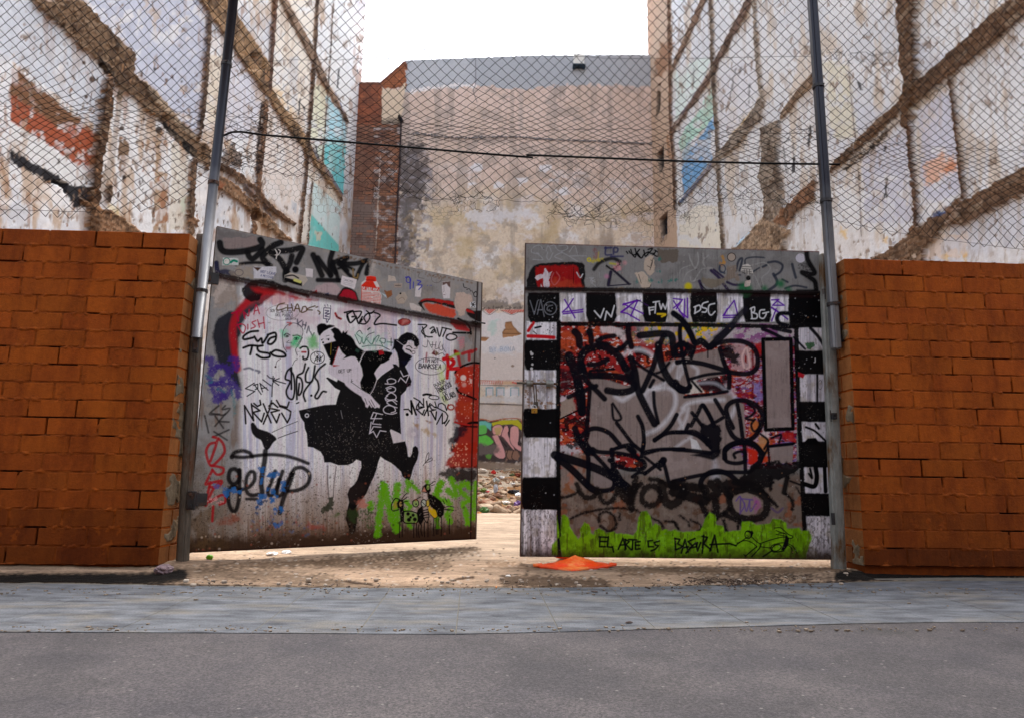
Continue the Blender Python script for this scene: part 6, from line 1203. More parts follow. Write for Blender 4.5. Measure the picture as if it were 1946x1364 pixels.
cv.fl([(1360, 680), (1380, 650), (1600, 650), (1680, 690), (1640, 720), (1360, 720)], (14, 13, 15), 6, .97)
cv.wk = 1.16
# --- the big black tag
cv.pid = 11; T('R3')
for pts, w in [([(575, 320), (640, 480), (690, 700), (715, 920)], 86), ([(665, 600), (720, 760), (715, 930)], 66), ([(720, 480), (700, 380), (740, 280), (840, 225), (960, 220), (1080, 290), (1160, 400), (1240, 540)], 74), ([(720, 420), (760, 520), (900, 530), (1100, 540), (1230, 580), (1280, 640), (1240, 690), (1120, 710), (990, 690)], 66), ([(720, 540), (820, 640), (960, 780)], 50), ([(570, 760), (740, 690), (870, 640)], 44), ([(790, 410), (880, 410), (990, 360)], 50), ([(800, 480), (1060, 460)], 26), ([(880, 160), (960, 120), (1060, 105)], 46), ([(640, 60), (680, 110), (690, 200)], 70), ([(795, 60), (815, 120), (815, 170)], 56),
               ([(1215, 0), (1220, 100), (1250, 220)], 56), ([(1090, 260), (1160, 220), (1200, 180)], 44), ([(1250, 350), (1290, 500), (1320, 680), (1400, 860), (1500, 1050)], 66), ([(1270, 360), (1380, 450), (1480, 510), (1600, 580)], 30), ([(1370, 690), (1430, 560), (1490, 420), (1540, 240), (1600, 100)], 52), ([(1340, 100), (1440, 90), (1560, 80), (1680, 100), (1700, 220), (1720, 310)], 66), ([(1540, 200), (1580, 420), (1680, 600), (1819, 690)], 70), ([(1500, 510), (1580, 480), (1660, 390)], 26), ([(1450, 650), (1490, 580)], 34), ([(1780, 0), (1770, 100), (1800, 300)], 38), ([(1730, 220), (1780, 180), (1819, 200)], 40), ([(1490, 710), (1500, 860), (1540, 1040)], 34), ([(1740, 380), (1819, 385)], 36), ([(1040, 840), (1060, 1000), (1140, 985), (1050, 830)], 24)]: cv.st(pts, w, NV_, 6, .98, spray=.25)
for pts, w in [([(770, 1080), (800, 700)], 40), ([(700, 1200), (780, 1120), (880, 1100), (1010, 1150), (1120, 1270)], 46), ([(640, 1100), (700, 1250), (780, 1364)], 60), ([(780, 1150), (760, 1250), (840, 1364)], 44), ([(1090, 1040), (1160, 1130), (1260, 1260), (1370, 1350)], 38), ([(1320, 970), (1370, 1080), (1385, 1230), (1370, 1340)], 40), ([(1040, 1330), (1180, 1280), (1290, 1290)], 34), ([(1500, 1230), (1600, 1150), (1680, 1060), (1740, 950)], 40), ([(1500, 1220), (1640, 1150), (1819, 1140)], 40), ([(1400, 1350), (1560, 1325), (1819, 1320)], 34)]: cv.st(pts, w, NV_, 5, .98)
T('R4')
for pts, w in [([(120, 0), (190, 120), (230, 220), (190, 350)], 30), ([(630, 0), (520, 110), (400, 220)], 66), ([(370, 230), (460, 190), (600, 160), (760, 170), (870, 240), (910, 350), (890, 460), (800, 510), (640, 500), (480, 450), (300, 400), (120, 380), (40, 390)], 46), ([(70, 0), (80, 200), (120, 420), (180, 660)], 36), ([(20, 600), (60, 660), (150, 690)], 60), ([(0, 620), (80, 700), (180, 640)], 44), ([(80, 180), (20, 240), (40, 310), (110, 310), (150, 240), (110, 180)], 46), ([(150, 200), (200, 240), (180, 310)], 50), ([(370, 250), (370, 340)], 12), ([(500, 240), (540, 380), (600, 520), (600, 660)], 44), ([(250, 180), (300, 160), (350, 200)], 60), ([(170, 570), (360, 520), (560, 500)], 30), ([(120, 760), (400, 730), (580, 700)], 30), ([(300, 700), (200, 590)], 24),
               ([(450, 790), (540, 940)], 40), ([(200, 930), (300, 1060)], 36), ([(190, 1070), (260, 940), (320, 850), (420, 1030)], 38), ([(440, 1040), (540, 980)], 34), ([(320, 850), (400, 980), (440, 1080)], 40), ([(160, 1060), (140, 1130), (240, 1140), (380, 1240)], 40), ([(0, 1140), (120, 1140), (260, 1180), (400, 1300)], 36), ([(0, 1325), (200, 1340), (400, 1364)], 40), ([(640, 1090), (590, 980), (570, 880), (640, 810), (780, 800), (900, 860), (960, 960), (940, 1080), (860, 1200), (740, 1230), (650, 1190), (590, 1080), (580, 960)], 46), ([(690, 840), (720, 1000), (750, 1230)], 40), ([(560, 1330), (640, 1270), (760, 1250), (880, 1290), (960, 1364)], 50), ([(800, 830), (880, 900), (840, 960), (780, 990), (860, 1010)], 24), ([(880, 1000), (840, 1060), (870, 1130), (930, 1080), (920, 1000)], 22), ([(940, 1160), (1020, 1230), (980, 1320)], 22), ([(1060, 1200), (1160, 1170), (1140, 1250)], 22), ([(960, 30), (1060, 70), (1200, 140)], 34), ([(1080, 20), (1260, 60)], 40), ([(1300, 120), (1420, 245)], 22), ([(1480, 20), (1560, 110), (1620, 200)], 32)]: cv.st(pts, w, NV_, 5, .98, spray=.2)
cv.fl([(290, 1060), (400, 1040), (500, 1060), (520, 1180), (500, 1364), (420, 1364), (340, 1240), (290, 1160)], NV_, 5, .98, 5); cv.st([(1040, 1290), (1300, 1260)], 26, NV_, 4); cv.st([(1150, 220), (1080, 240)], 1, NV_, a=0)
T('R2'); cv.st([(1310, 920), (1200, 920), (1160, 970), (1190, 1030), (1300, 1060)], 40, NV_, 5); cv.st([(800, 880), (720, 960), (640, 1060), (480, 1200)], 62, (26, 24, 36), 10, .95); cv.st([(0, 920), (100, 1000), (180, 1120), (230, 1240)], 60, NV_, 6)
T('R5')
for pts, w in [([(375, 120), (480, 150), (700, 220), (900, 310), (1060, 420)], 70), ([(400, 150), (540, 260), (700, 420), (780, 470)], 60), ([(640, 0), (760, 120), (880, 250), (980, 380)], 36), ([(690, 60), (700, 250), (690, 420)], 40), ([(740, 60), (800, 90), (1000, 105), (1180, 150), (1240, 200), (1220, 250), (1100, 260), (980, 225), (900, 170)], 36), ([(920, 70), (930, 200), (940, 430), (770, 470)], 40), ([(920, 70), (1110, 25)], 26), ([(1080, 30), (1180, 160), (1210, 130), (1230, 0)], 36), ([(1240, 110), (1400, 70), (1617, 66)], 28), ([(1240, 140), (1390, 260)], 26), ([(1410, 160), (1440, 260), (1480, 420)], 34), ([(1240, 300), (1410, 170)], 34), ([(1390, 210), (1420, 170)], 60), ([(1120, 330), (1180, 290), (1250, 290)], 30), ([(940, 290), (1010, 400), (1100, 470)], 90), ([(1500, 380), (1617, 360)], 30), ([(1080, 40), (1130, 90)], 60)]: cv.st(pts, w, NV_, 5, .98)
T('R6')
for pts, w in [([(0, 370), (250, 315), (480, 285), (700, 285), (760, 260)], 34), ([(300, 480), (260, 400), (300, 320), (400, 275), (520, 300), (620, 380)], 46), ([(490, 150), (500, 60), (600, 5), (740, 0), (830, 80), (830, 180), (760, 240)], 46), ([(690, 120), (680, 180), (600, 200), (510, 180), (490, 120)], 34), ([(690, 100), (640, 85), (580, 110), (590, 145)], 26), ([(680, 20), (690, 260)], 34), ([(840, 180), (900, 60), (910, 0)], 20), ([(905, 40), (1140, 15)], 24), ([(910, 60), (920, 200)], 20)]: cv.st(pts, w, NV_, 5, .98)
cv.fl([(730, 240), (900, 195), (1130, 185), (1200, 180), (1230, 250), (1100, 330), (960, 360), (930, 420), (820, 430), (600, 420), (560, 380), (700, 300)], (14, 12, 16), 8, .97, 10); cv.fl([(160, 120), (460, 60), (440, 130), (380, 170), (260, 140)], NV_, 6, .97)
cv.st([(1090, 340), (1060, 480)], 44, (16, 14, 16), 8, .95); cv.st([(1120, 370), (1230, 410)], 18, (24, 20, 22), 6)
cv.wk = 1.12
# second, broader row of black lettering under it
cv.pid = 12; T('R5'); KD = (20, 15, 15)
for pts, w in [([(440, 530), (530, 510), (620, 460)], 26), ([(590, 400), (620, 480), (680, 530), (760, 510), (780, 440)], 44), ([(810, 470), (820, 550), (890, 580), (950, 520), (980, 440)], 42), ([(1010, 470), (1090, 560), (1150, 420)], 70), ([(1100, 450), (1110, 640)], 60), ([(1160, 340), (1110, 470), (1200, 400)], 50), ([(1290, 350), (1400, 370), (1480, 420)], 40), ([(1240, 440), (1210, 540), (1260, 600), (1350, 590), (1390, 500), (1330, 420), (1240, 440)], 52), ([(1400, 400), (1420, 520), (1480, 600), (1560, 560), (1617, 470)], 80), ([(1530, 420), (1617, 430)], 60), ([(530, 730), (640, 680), (800, 645), (960, 630), (1120, 640), (1250, 700), (1380, 760), (1420, 820)], 22), ([(800, 760), (810, 690), (880, 665), (950, 720), (960, 810), (890, 850), (810, 800)], 26), ([(1440, 755), (1530, 770), (1570, 840)], 20), ([(1000, 680), (1000, 740)], 22)]: cv.st(pts, w, KD, 8, .93, rag=2)
T('R6')
for pts, w in [([(0, 400), (120, 420), (260, 440)], 80), ([(0, 470), (160, 520), (300, 560)], 90), ([(300, 440), (330, 520), (420, 480), (360, 400)], 80), ([(420, 370), (480, 450), (540, 520)], 60), ([(400, 560), (410, 640), (390, 700)], 70), ([(540, 460), (560, 640), (700, 730), (850, 710), (900, 600), (850, 500), (720, 460), (600, 470)], 70), ([(520, 400), (760, 420), (820, 440)], 90), ([(240, 860), (380, 750), (540, 640)], 40), ([(260, 580), (330, 720), (400, 830), (460, 930)], 52), ([(480, 690), (580, 730), (670, 785)], 50), ([(480, 750), (510, 860)], 30), ([(830, 430), (910, 520), (990, 610)], 34), ([(930, 340), (930, 450)], 34), ([(1080, 490), (1140, 560), (1140, 640)], 30), ([(60, 700), (140, 760), (150, 800)], 20), ([(160, 740), (240, 780), (270, 810)], 18), ([(0, 760), (40, 830)], 18), ([(620, 790), (620, 830)], 26), ([(1180, 430), (1220, 500), (1240, 560)], 16)]: cv.st(pts, w, (17, 14, 16), 9, .95, rag=2)
cv.fl([(570, 540), (640, 490), (740, 490), (830, 550), (840, 620), (760, 690), (660, 690), (590, 640)], (146, 130, 120), 4, .95, 2, True)
for pts in [[(600, 560), (640, 520), (640, 660)], [(640, 520), (680, 600), (640, 680)], [(680, 580), (700, 660), (730, 560)], [(730, 550), (740, 660), (800, 560)], [(660, 540), (760, 550)]]: cv.st(pts, 12, (104, 76, 150), 4, .9)
cv.fl([(770, 530), (830, 560), (840, 640), (780, 660)], (170, 80, 150), 10, .7, 6); cv.st([(940, 630), (1000, 670), (1050, 630)], 18, (84, 60, 110), 6, .7)
cv.wk = 1.0
# --- lime green along the foot
cv.pid = 13; GR = (122, 178, 14)
T('px'); cv.fl(mix(('R5', [(395, 700), (400, 1080), (340, 1085), (350, 980), (395, 930), (435, 900), (440, 700), (470, 690), (500, 720), (520, 800), (560, 880), (600, 930), (625, 900), (620, 830), (660, 765), (705, 790), (720, 870), (750, 890), (760, 850), (800, 825), (845, 845), (870, 870), (940, 855), (960, 880), (1010, 870), (1130, 890), (1160, 840), (1180, 720), (1210, 660), (1260, 660), (1300, 720), (1310, 810), (1340, 780), (1390, 800), (1400, 850), (1440, 830), (1490, 850), (1530, 835), (1580, 860)]), ('R6', [(20, 840), (100, 860), (200, 850), (260, 850), (300, 740), (350, 670), (400, 700), (410, 790), (470, 800), (490, 860), (560, 850), (640, 840), (660, 760), (740, 760), (800, 790), (860, 780), (930, 780), (950, 730), (1020, 740), (1080, 770), (1090, 830), (1200, 820), (1240, 850), (1300, 840), (1330, 920), (1290, 1020), (1270, 1110), (600, 1115), (0, 1110)]), ('R5', [(1200, 1115), (445, 1100)])), GR, 3, .97, 1.6)
gm = (cv.id == 13)
cv.all((88, 128, 14), gm*sst(.5, .68, cv.noise(.07, 91))*.7); cv.all((140, 206, 40), gm*sst(.6, .75, cv.noise(.1, 93))*.6); cv.all((70, 66, 24), gm*sst(.58, .68, cv.noise(.2, 95, 3, .05))*.6)
cv.all((50, 34, 20), (px > 990)*sst(1034, 1060, py + 26*(cv.noise(.1, 97)-.5))*.85)
T('R5'); cv.st([(1240, 1000), (1245, 880), (1235, 800)], 8, (60, 90, 20), 4, .7)
cv.wk = 1.2; cv.pid = 14; KB = (14, 12, 12); T('R5')
for pts in [[(800, 905), (880, 910)], [(810, 910), (805, 1000), (860, 1000)], [(805, 950), (870, 950)], [(890, 905), (880, 1000), (920, 1005)], [(985, 1025), (1030, 920), (1060, 1020)], [(1000, 985), (1060, 980)], [(1055, 930), (1050, 1030)], [(1050, 930), (1090, 950), (1060, 980), (1110, 1030)], [(1085, 930), (1160, 935)], [(1125, 940), (1120, 1025)], [(1195, 950), (1150, 955), (1150, 1025), (1195, 1020)], [(1150, 985), (1190, 985)], [(1310, 940), (1270, 945), (1275, 1000), (1320, 1000)], [(1380, 945), (1330, 960), (1345, 985), (1370, 990), (1340, 1025), (1300, 1040)], [(930, 1000), (940, 1050)]]: cv.st(pts, 15, KB, 3, .97, smooth=False)
T('R6')
for pts in [[(15, 920), (20, 1030)], [(10, 920), (60, 930), (40, 970), (90, 1000), (20, 1030)], [(75, 1060), (110, 930), (140, 1050)], [(90, 1010), (140, 1000)], [(205, 920), (140, 950), (180, 990), (120, 1060)], [(205, 970), (160, 1010), (220, 1000), (230, 960)], [(215, 960), (230, 1040), (260, 960)], [(290, 890), (275, 1060)], [(275, 900), (325, 910), (290, 970), (360, 1030)], [(350, 1040), (395, 890), (425, 1050)], [(350, 980), (410, 975)], [(425, 975), (540, 970), (600, 990)]]: cv.st(pts, 16, KB, 3, .97, smooth=False)
for pts, w in [([(600, 985), (690, 920), (720, 905)], 9), ([(610, 965), (690, 940), (760, 965), (800, 1000)], 9), ([(750, 905), (790, 945), (840, 980)], 9), ([(800, 1000), (760, 1030), (690, 1090)], 11), ([(840, 980), (820, 1020), (750, 1095)], 11), ([(690, 1090), (675, 1075)], 10), ([(830, 970), (930, 935), (1030, 910), (1080, 910)], 9), ([(840, 1000), (930, 1010), (950, 985), (1020, 965), (1080, 960)], 9), ([(930, 1010), (960, 1050), (1060, 1040)], 12), ([(950, 1035), (860, 1095)], 14), ([(1090, 980), (1130, 1010), (1140, 1060)], 10), ([(1100, 970), (1150, 1000), (1185, 1060)], 9), ([(970, 820), (1030, 820), (1100, 880), (1145, 900), (1130, 920), (1090, 910)], 9), ([(985, 845), (1080, 880)], 9), ([(985, 880), (1090, 900)], 9), ([(1010, 870), (1070, 870)], 8)]: cv.st(pts, w, KB, 2.5, .95)
cv.ell(715, 885, 30, 38, 9, KB); cv.fl([(690, 850), (760, 845), (770, 870), (745, 920), (735, 870)], KB, 3); cv.dot(705, 888, 5, KB); cv.fl([(1080, 880), (1110, 920), (1100, 990), (1060, 1040), (1030, 1030), (1060, 960)], KB, 3); cv.ell(990, 1010, 46, 28, 8, KB, -.4)
cv.wk = 1.15
# right hand column scrawls, left column marks
cv.pid = 4
for pts, w in [([(1310, 250), (1330, 340), (1300, 300)], 20), ([(1365, 240), (1375, 340), (1350, 420), (1260, 400)], 40), ([(1450, 240), (1460, 470)], 34)]: cv.st(pts, w, K, 4)
T('R4')
for pts, w in [([(1430, 1085), (1530, 1130), (1650, 1240)], 22), ([(1535, 1050), (1570, 1100)], 24)]: cv.st(pts, w, K, 4)
cv.fl([(1420, 190), (1520, 180), (1480, 250), (1450, 250)], (40, 100, 50), 4, .9, 8); cv.fl([(1345, 490), (1420, 520), (1400, 560), (1350, 540)], (190, 34, 48), 3); cv.st([(1530, 345), (1530, 385), (1520, 388)], 8, (210, 210, 216), 2); cv.ell(1585, 630, 20, 50, 6, (110, 104, 106)); cv.dot(1668, 948, 9, (220, 220, 224))
cv.pid = 15; T('R1')
cv.st([(205, 1060), (170, 1110), (145, 1150)], 32, (200, 28, 36), 4); cv.st([(145, 1210), (300, 1215), (440, 1225)], 38, (206, 26, 36), 4); cv.st([(225, 1115), (290, 1100)], 20, K, 3); cv.st([(205, 1155), (240, 1185)], 10, K, 3)
for _ in range(14): cv.dot(rd.uniform(300, 440), rd.uniform(1070, 1190), rd.uniform(3, 7), K, 2, .8)
cv.wk = 1.0
# age: fine vertical grime, speckle and scuffs over everything that was painted
gr1 = cv.noise(.5, 71, 4, .02); gr2 = cv.noise(1.1, 73, 3); gr3 = cv.noise(.06, 75)
cv.c *= (1 - .22*sst(.52, .72, gr1)*sst(.35, .6, gr3))[..., None]; cv.c *= (1 - .30*(sst(.68, .74, gr2)*sst(.45, .65, gr3)))[..., None]
chip = sst(.70, .735, cv.noise(.42, 77, 4))*sst(.50, .62, cv.noise(.03, 79)); cv.all((120, 112, 106), chip*.35)
# ledge between the two sheets, top edge wear
cv.pid = 16; T('px'); cv.st(RAILR, 8, (26, 18, 18), 3, .95, smooth=False, rag=1.0, relief=.006); cv.st([(p[0], p[1]+6) for p in RAILR], 5, (40, 14, 16), 5, .6, smooth=False)
cv.st([(998, 462), (1557, 478)], 3, (120, 70, 60), 2, .7, smooth=False, rag=1.5, pid=-1); cv.st([(998, 462), (988, 1057)], 4, (74, 44, 34), 2, .9, smooth=False, pid=-1)
for _ in range(300): cv.dot(rd.uniform(1000, 1575), rd.uniform(470, 1060), rd.uniform(.5, 1.5), rd.choice([(70, 54, 44), (180, 172, 166), (50, 40, 36), (150, 110, 80)]), 1.3, .5, pid=-1)
canvas_build(cv, {0: 'panel', 1: 'splashed_paint', 2: 'painted_patch', 3: 'white_square', 4: 'black_square', 5: 'purple_tag', 6: 'white_letter', 7: 'marker_tag', 8: ('red_letter', 'dark red block letter with black outline'), 9: 'sticker', 10: 'sprayed_line', 11: ('big_tag', 'huge black looping tag'), 12: ('lower_lettering', 'thick black lettering on rusty metal'), 13: 'green_paint', 14: 'inked_letter', 15: 'red_mark', 16: 'lap_ledge'}, m_gate, right, nr)
# bolt with sleeves and hasp
V = MB(); c0, c1 = onY(982, 727, .175), onY(1060, 729, .175); V.tube([c0, c1], .0085, 12); under(V.build('bolt', m_rust, None, True), right)
for a, b_ in ((1001, 1013), (1038, 1052)): V = MB(); V.tube([onY(a, 727.5, .175), onY(b_, 728.3, .175)], .0135, 14); V.box((onY(a, 727.5, .188)+onY(b_, 728.3, .188))/2, (.024, .010, .022), None, .003); under(V.build('bolt_sleeve', m_zinc, None, False), right)
V = MB(); ca, cb = onY(1013, 730, .172), onY(1017, 768, .172); V.tube([ca, cb], .004, 8); V.tube([ca + np.array([.02, 0, 0]), cb + np.array([.012, 0, 0])], .004, 8); V.box(cb + np.array([.006, .005, -.0]), (.016, .004, .020), None, .003); under(V.build('hasp', m_rust), right)
for (x, y) in ((1566, 560), (1577, 790), (1584, 985)): V = MB(); c = onY(x, y, .17); V.tube([c - np.array([0, 0, .04]), c + np.array([0, 0, .04])], .015, 12); under(V.build('hinge', m_dark), right)
pc = onY(1015.5, 780, .158); pad = thing('padlock', pc, 'small brass padlock hanging from the hasp of the right gate leaf', 'padlock')
V = MB(); V.box(pc, (.0195, .009, .017), None, .003); under(V.build('body', noise_mat('brass', (146, 104, 36), (190, 146, 60), 40, .35, .1, 120, spec=.5, metal=.6)), pad)
V = MB(); th = np.linspace(0, math.pi, 11); V.tube([pc + np.array([-.0125, 0, .014])] + [pc + np.array([-.0125*math.cos(t), 0, .026 + .0125*math.sin(t)]) for t in th] + [pc + np.array([.0125, 0, .014])], .0034, 8); under(V.build('shackle', noise_mat('shackle_steel', (150, 150, 152), (196, 196, 198), 40, .3, 0, spec=.6, metal=.7), None, True), pad)
V = MB(); V.box(pc + np.array([0, -.0095, -.006]), (.0025, .001, .005)); under(V.build('keyhole', m_dark), pad)
# ------------------------------------------------------------------ derelict buildings round the lot
m_plast = painted_mat('old_plaster', .9, .12, .55, 14, .13, 9, .02)
YB = 24.0
aL = math.radians(4.54); dL = np.array([math.sin(aL), math.cos(aL), 0.0]); nL = np.array([dL[1], -dL[0], 0.0]); AL = onY(656, 640, YB); AL[2] = 0
aR = math.radians(-.67); dR = np.array([math.sin(aR), math.cos(aR), 0.0]); nR = np.array([-dR[1], dR[0], 0.0]); AR = onY(1247, 640, YB); AR[2] = 0
def side_canvas(A, d, n, pxe, nu, nv):
    q = onpl(pxe, 640, A, n); s0 = (q-A) @ d
    dist = np.geomspace(abs((A + s0*d - CAM) @ FW), abs((A - CAM) @ FW) + .35, nu)
    base = (A - CAM) @ FW; s = (dist-base)/(d @ FW)
    B = A[None] + s[:, None]*d[None]
    kk = H/2 + 60; b0 = B - CAM; zt = (kk*(b0 @ FW) - F*(b0 @ UP))/(F*UP[2] - kk*FW[2]); zt = np.minimum(zt, 24)
    v = np.linspace(0, 1, nv)[:, None]
    P = np.broadcast_to(B[None], (nv, nu, 3)).copy(); P[..., 2] = -.1 + v*(zt[None]+.1)
    return Canvas(P), s, zt
def building_shell(root, A, d, n, s, zt, P, top, depth, y_near):
    """rest of the same building: wall above and nearer than the photo shows, flank, rear and roof"""
    V = MB(); k = len(s); step = max(1, k//60); ii = list(range(0, k, step)) + [k-1]
    for a, b_ in zip(ii[:-1], ii[1:]):
        p, q = P[-1, a].copy(), P[-1, b_].copy(); p2, q2 = p.copy(), q.copy(); p2[2] = q2[2] = top; V.add([p, q, q2, p2], [(0, 1, 2, 3)])
    sn = (y_near - A[1])/d[1]; p0 = A + sn*d; p1 = A + s[0]*d; p3 = A + s[-1]*d
    def up(p, z): r_ = p.copy(); r_[2] = z; return r_
    V.add([up(p0, -.1), up(p1, -.1), up(p1, top), up(p0, top)], [(0, 1, 2, 3)])
    b0, b3 = p0 - n*depth, p3 - n*depth
    V.add([up(p0, -.1), up(b0, -.1), up(b0, top), up(p0, top)], [(0, 1, 2, 3)]); V.add([up(b0, -.1), up(b3, -.1), up(b3, top), up(b0, top)], [(0, 1, 2, 3)]); V.add([up(p3, -.1), up(b3, -.1), up(b3, top), up(p3, top)], [(0, 1, 2, 3)])
    under(V.build('outer_wall', noise_mat('outer_plaster', (190, 182, 172), (222, 216, 208), 1.2, .9, .3, 12)), root)
    V = MB(); c = (p0+p3+b0+b3)/4; V.add([up(x_, top+.0) for x_ in (p0, p3, b3, b0)] + [up(x_, top+.35) for x_ in (p0, p3, b3, b0)], [(0, 1, 2, 3), (4, 5, 6, 7), (0, 1, 5, 4), (1, 2, 6, 5), (2, 3, 7, 6), (3, 0, 4, 7)])
    under(V.build('roof', noise_mat('roof_edge', (120, 84, 66), (150, 110, 90), 3, .9, .3, 12)), root)
def brick_tex(cv, row=7.0, ln=18.0, ang=0.0, vp=None):
    """thin darker mortar pattern following the wall's own courses"""
    P = cv.P; along = np.hypot(P[..., 0]-P[0, 0, 0], P[..., 1]-P[0, 0, 1]); z = P[..., 2]
    r_ = z/.115; i = np.floor(r_); fr = r_-i; u = along/.30 + .5*(i % 2); fu = u-np.floor(u)
    return np.clip(((fr < .18) | (fu < .07)).astype(np.float32), 0, 1), vnoise(np.floor(u)*7.3, i*5.1, 3)
BRN, TAN, DRK = (112, 80, 54), (164, 132, 100), (36, 24, 18)
# ---- left
bl = thing('derelict_building', AL, 'derelict building on the left of the lot, stripped party wall with teal and white rooms', 'building')
cv, sL, ztL = side_canvas(AL, dL, nL, -190, 620, 430); cv.gain = .98; rd = random.Random(8)
bt, bv = brick_tex(cv)
def scar(pts, c, rel=.10, rag=7.0, soft=2.0, a=.98, smooth=False):
    cv.pid = 1; cv.fl(pts, c, soft, a, rag, smooth, relief=rel*.6, rf=.16); cv.pid = 0
def vscar(pts, w, c, rel=.07, rag=2.2): cv.pid = 2; cv.st(pts, w, c, 2.5, .95, rag=rag, relief=rel); cv.pid = 0
cv.all((228, 230, 234)); cv.all((200, 204, 214), sst(.5, .7, cv.noise(.012, 3))*.7); cv.all((186, 158, 128), sst(.52, .68, cv.noise(.05, 5, 5, .012))*.75); cv.all((150, 108, 74), sst(.60, .70, cv.noise(.11, 6, 5, .03))*.6); cv.all((238, 236, 236), sst(.55, .7, cv.noise(.02, 7))*.8)
cv.peel = 1 - .75*sst(.53, .60, cv.noise(.06, 101, 6))*sst(.35, .6, cv.noise(.015, 103))
T('W1')
cv.fl([(-500, -600), (-160, -379), (260, 28), (360, 160), (320, 530), (60, 330), (-500, -100)], (206, 212, 222), 3, .95); cv.fl([(200, -379), (200, -600), (1150, -600), (1120, -100), (1080, 350), (1040, 600), (860, 440), (730, 290), (640, 200), (575, 140)], (194, 200, 218), 3, .97)
cv.fl([(1120, 28), (1240, 28), (1180, 500), (1060, 560)], (222, 212, 196), 6, .9, 8); cv.fl([(-300, 100), (120, 430), (260, 530), (300, 600), (275, 880), (28, 700), (-300, 500)], (158, 76, 42), 3, .97, 5); cv.fl([(-300, 100), (120, 420), (240, 500), (270, 560), (100, 520), (28, 540), (-300, 300)], (112, 84, 60), 8, .9, 8)
cv.fl([(-300, 500), (28, 720), (255, 910), (250, 970), (160, 960), (28, 890), (-300, 700)], (222, 224, 226), 3, .95, 4); cv.pid = 3; cv.fl([(-300, 700), (28, 885), (80, 930), (150, 960), (270, 980), (240, 1120), (150, 1120), (100, 1010), (28, 960), (-300, 800)], (26, 26, 34), 3, .98, 8, relief=-.14); cv.pid = 0
cv.fl([(470, 290), (510, 300), (470, 600), (440, 800), (380, 1050), (340, 1000), (420, 700)], (172, 162, 154), 4, .85, 3); cv.fl([(480, 600), (550, 650), (545, 830), (470, 790)], (118, 92, 66), 2, .95, 3); cv.fl([(745, 540), (790, 580), (760, 850), (830, 870), (820, 1300), (720, 1300), (740, 900)], (170, 142, 114), 3, .9, 4); cv.fl([(770, 900), (820, 930), (820, 1250), (760, 1240)], (146, 92, 58), 4, .7, 10)
cv.fl([(860, 620), (980, 740), (960, 1280), (840, 1280)], (214, 208, 196), 6, .8, 5); cv.fl([(910, 1080), (970, 1040), (960, 1220)], (190, 206, 186), 10, .6, 6); cv.fl([(400, 1080), (480, 1130), (520, 1250), (400, 1200)], (222, 200, 130), 10, .5, 10)
scar([(-160, -379), (200, -379), (590, 28), (575, 150), (640, 210), (700, 240), (760, 330), (860, 440), (1030, 600), (1130, 700), (1120, 850), (1020, 760), (960, 690), (860, 590), (770, 500), (680, 430), (600, 350), (520, 280), (430, 220), (390, 150), (270, 28)], (134, 104, 76)); scar([(640, 200), (740, 290), (860, 430), (1040, 600), (1030, 640), (800, 440), (680, 320)], (190, 166, 140), .13, 4)
scar([(300, 28), (390, 90), (430, 160), (400, 170), (330, 100)], DRK, .0, 3); cv.pid = 1; cv.fl([(785, 480), (830, 520), (1045, 715), (1025, 765), (980, 730), (860, 610), (790, 520)], (14, 10, 9), 2, .98, 3, relief=-.12); cv.pid = 0
cv.pid = 2; cv.fl([(355, 180), (415, 180), (405, 400), (385, 560), (330, 800), (315, 1000), (320, 1160), (300, 1300), (235, 1300), (235, 1200), (260, 1000), (270, 800), (310, 560), (340, 350)], (104, 72, 46), 2, .98, 5, relief=.10)
cv.pid = 0; vscar([(1140, -600), (1110, -40), (1095, 200), (1065, 480), (1045, 610)], 30, (104, 76, 54)); vscar([(1010, 780), (1000, 900), (990, 1100), (985, 1300)], 42, (122, 90, 62)); vscar([(400, 970), (395, 1060)], 34, (74, 48, 30)); vscar([(495, 260), (480, 330)], 40, (160, 140, 120), .0)
scar([(200, 1060), (420, 1150), (600, 1260), (660, 1310), (310, 1310), (300, 1190)], (164, 124, 92)); scar([(960, 1170), (1040, 1210), (1030, 1250), (970, 1220)], (150, 110, 80))
for _ in range(150):
    x, y = rd.uniform(30, 1240), rd.uniform(60, 1280); cv.st([(x, y), (x + rd.gauss(0, 3), y + rd.uniform(6, 34))], rd.uniform(5, 15), rd.choice([(84, 60, 44), (140, 96, 66), (60, 42, 34)]), 2, .85, rag=2.5)
for x, y, r_ in ((285, 195, 22), (240, 320, 14), (500, 545, 16), (765, 560, 26), (515, 900, 16), (225, 75, 14), (735, 120, 12), (930, 210, 8), (880, 120, 8)): cv.dot(x, y, r_, (46, 34, 30), 3, .95)
cv.st([(280, 290), (270, 410)], 5, (80, 50, 44), 2)
T('W2')
cv.fl([(110, 60), (190, 30), (330, 260), (290, 560), (90, 560)], (212, 214, 228), 8, .8, 6); cv.fl([(440, -600), (705, -600), (670, -60), (650, 30), (630, 560), (600, 540), (440, 290), (390, 210)], (234, 226, 214), 3, .9); cv.fl([(390, 220), (470, 260), (560, 420), (540, 450)], (226, 196, 150), 12, .7, 6); cv.fl([(510, 30), (570, 30), (560, 380), (520, 330)], (206, 210, 218), 8, .7, 4); cv.fl([(350, 330), (430, 390), (600, 620), (610, 740), (560, 1110), (320, 860), (330, 600)], (228, 218, 212), 4, .8)
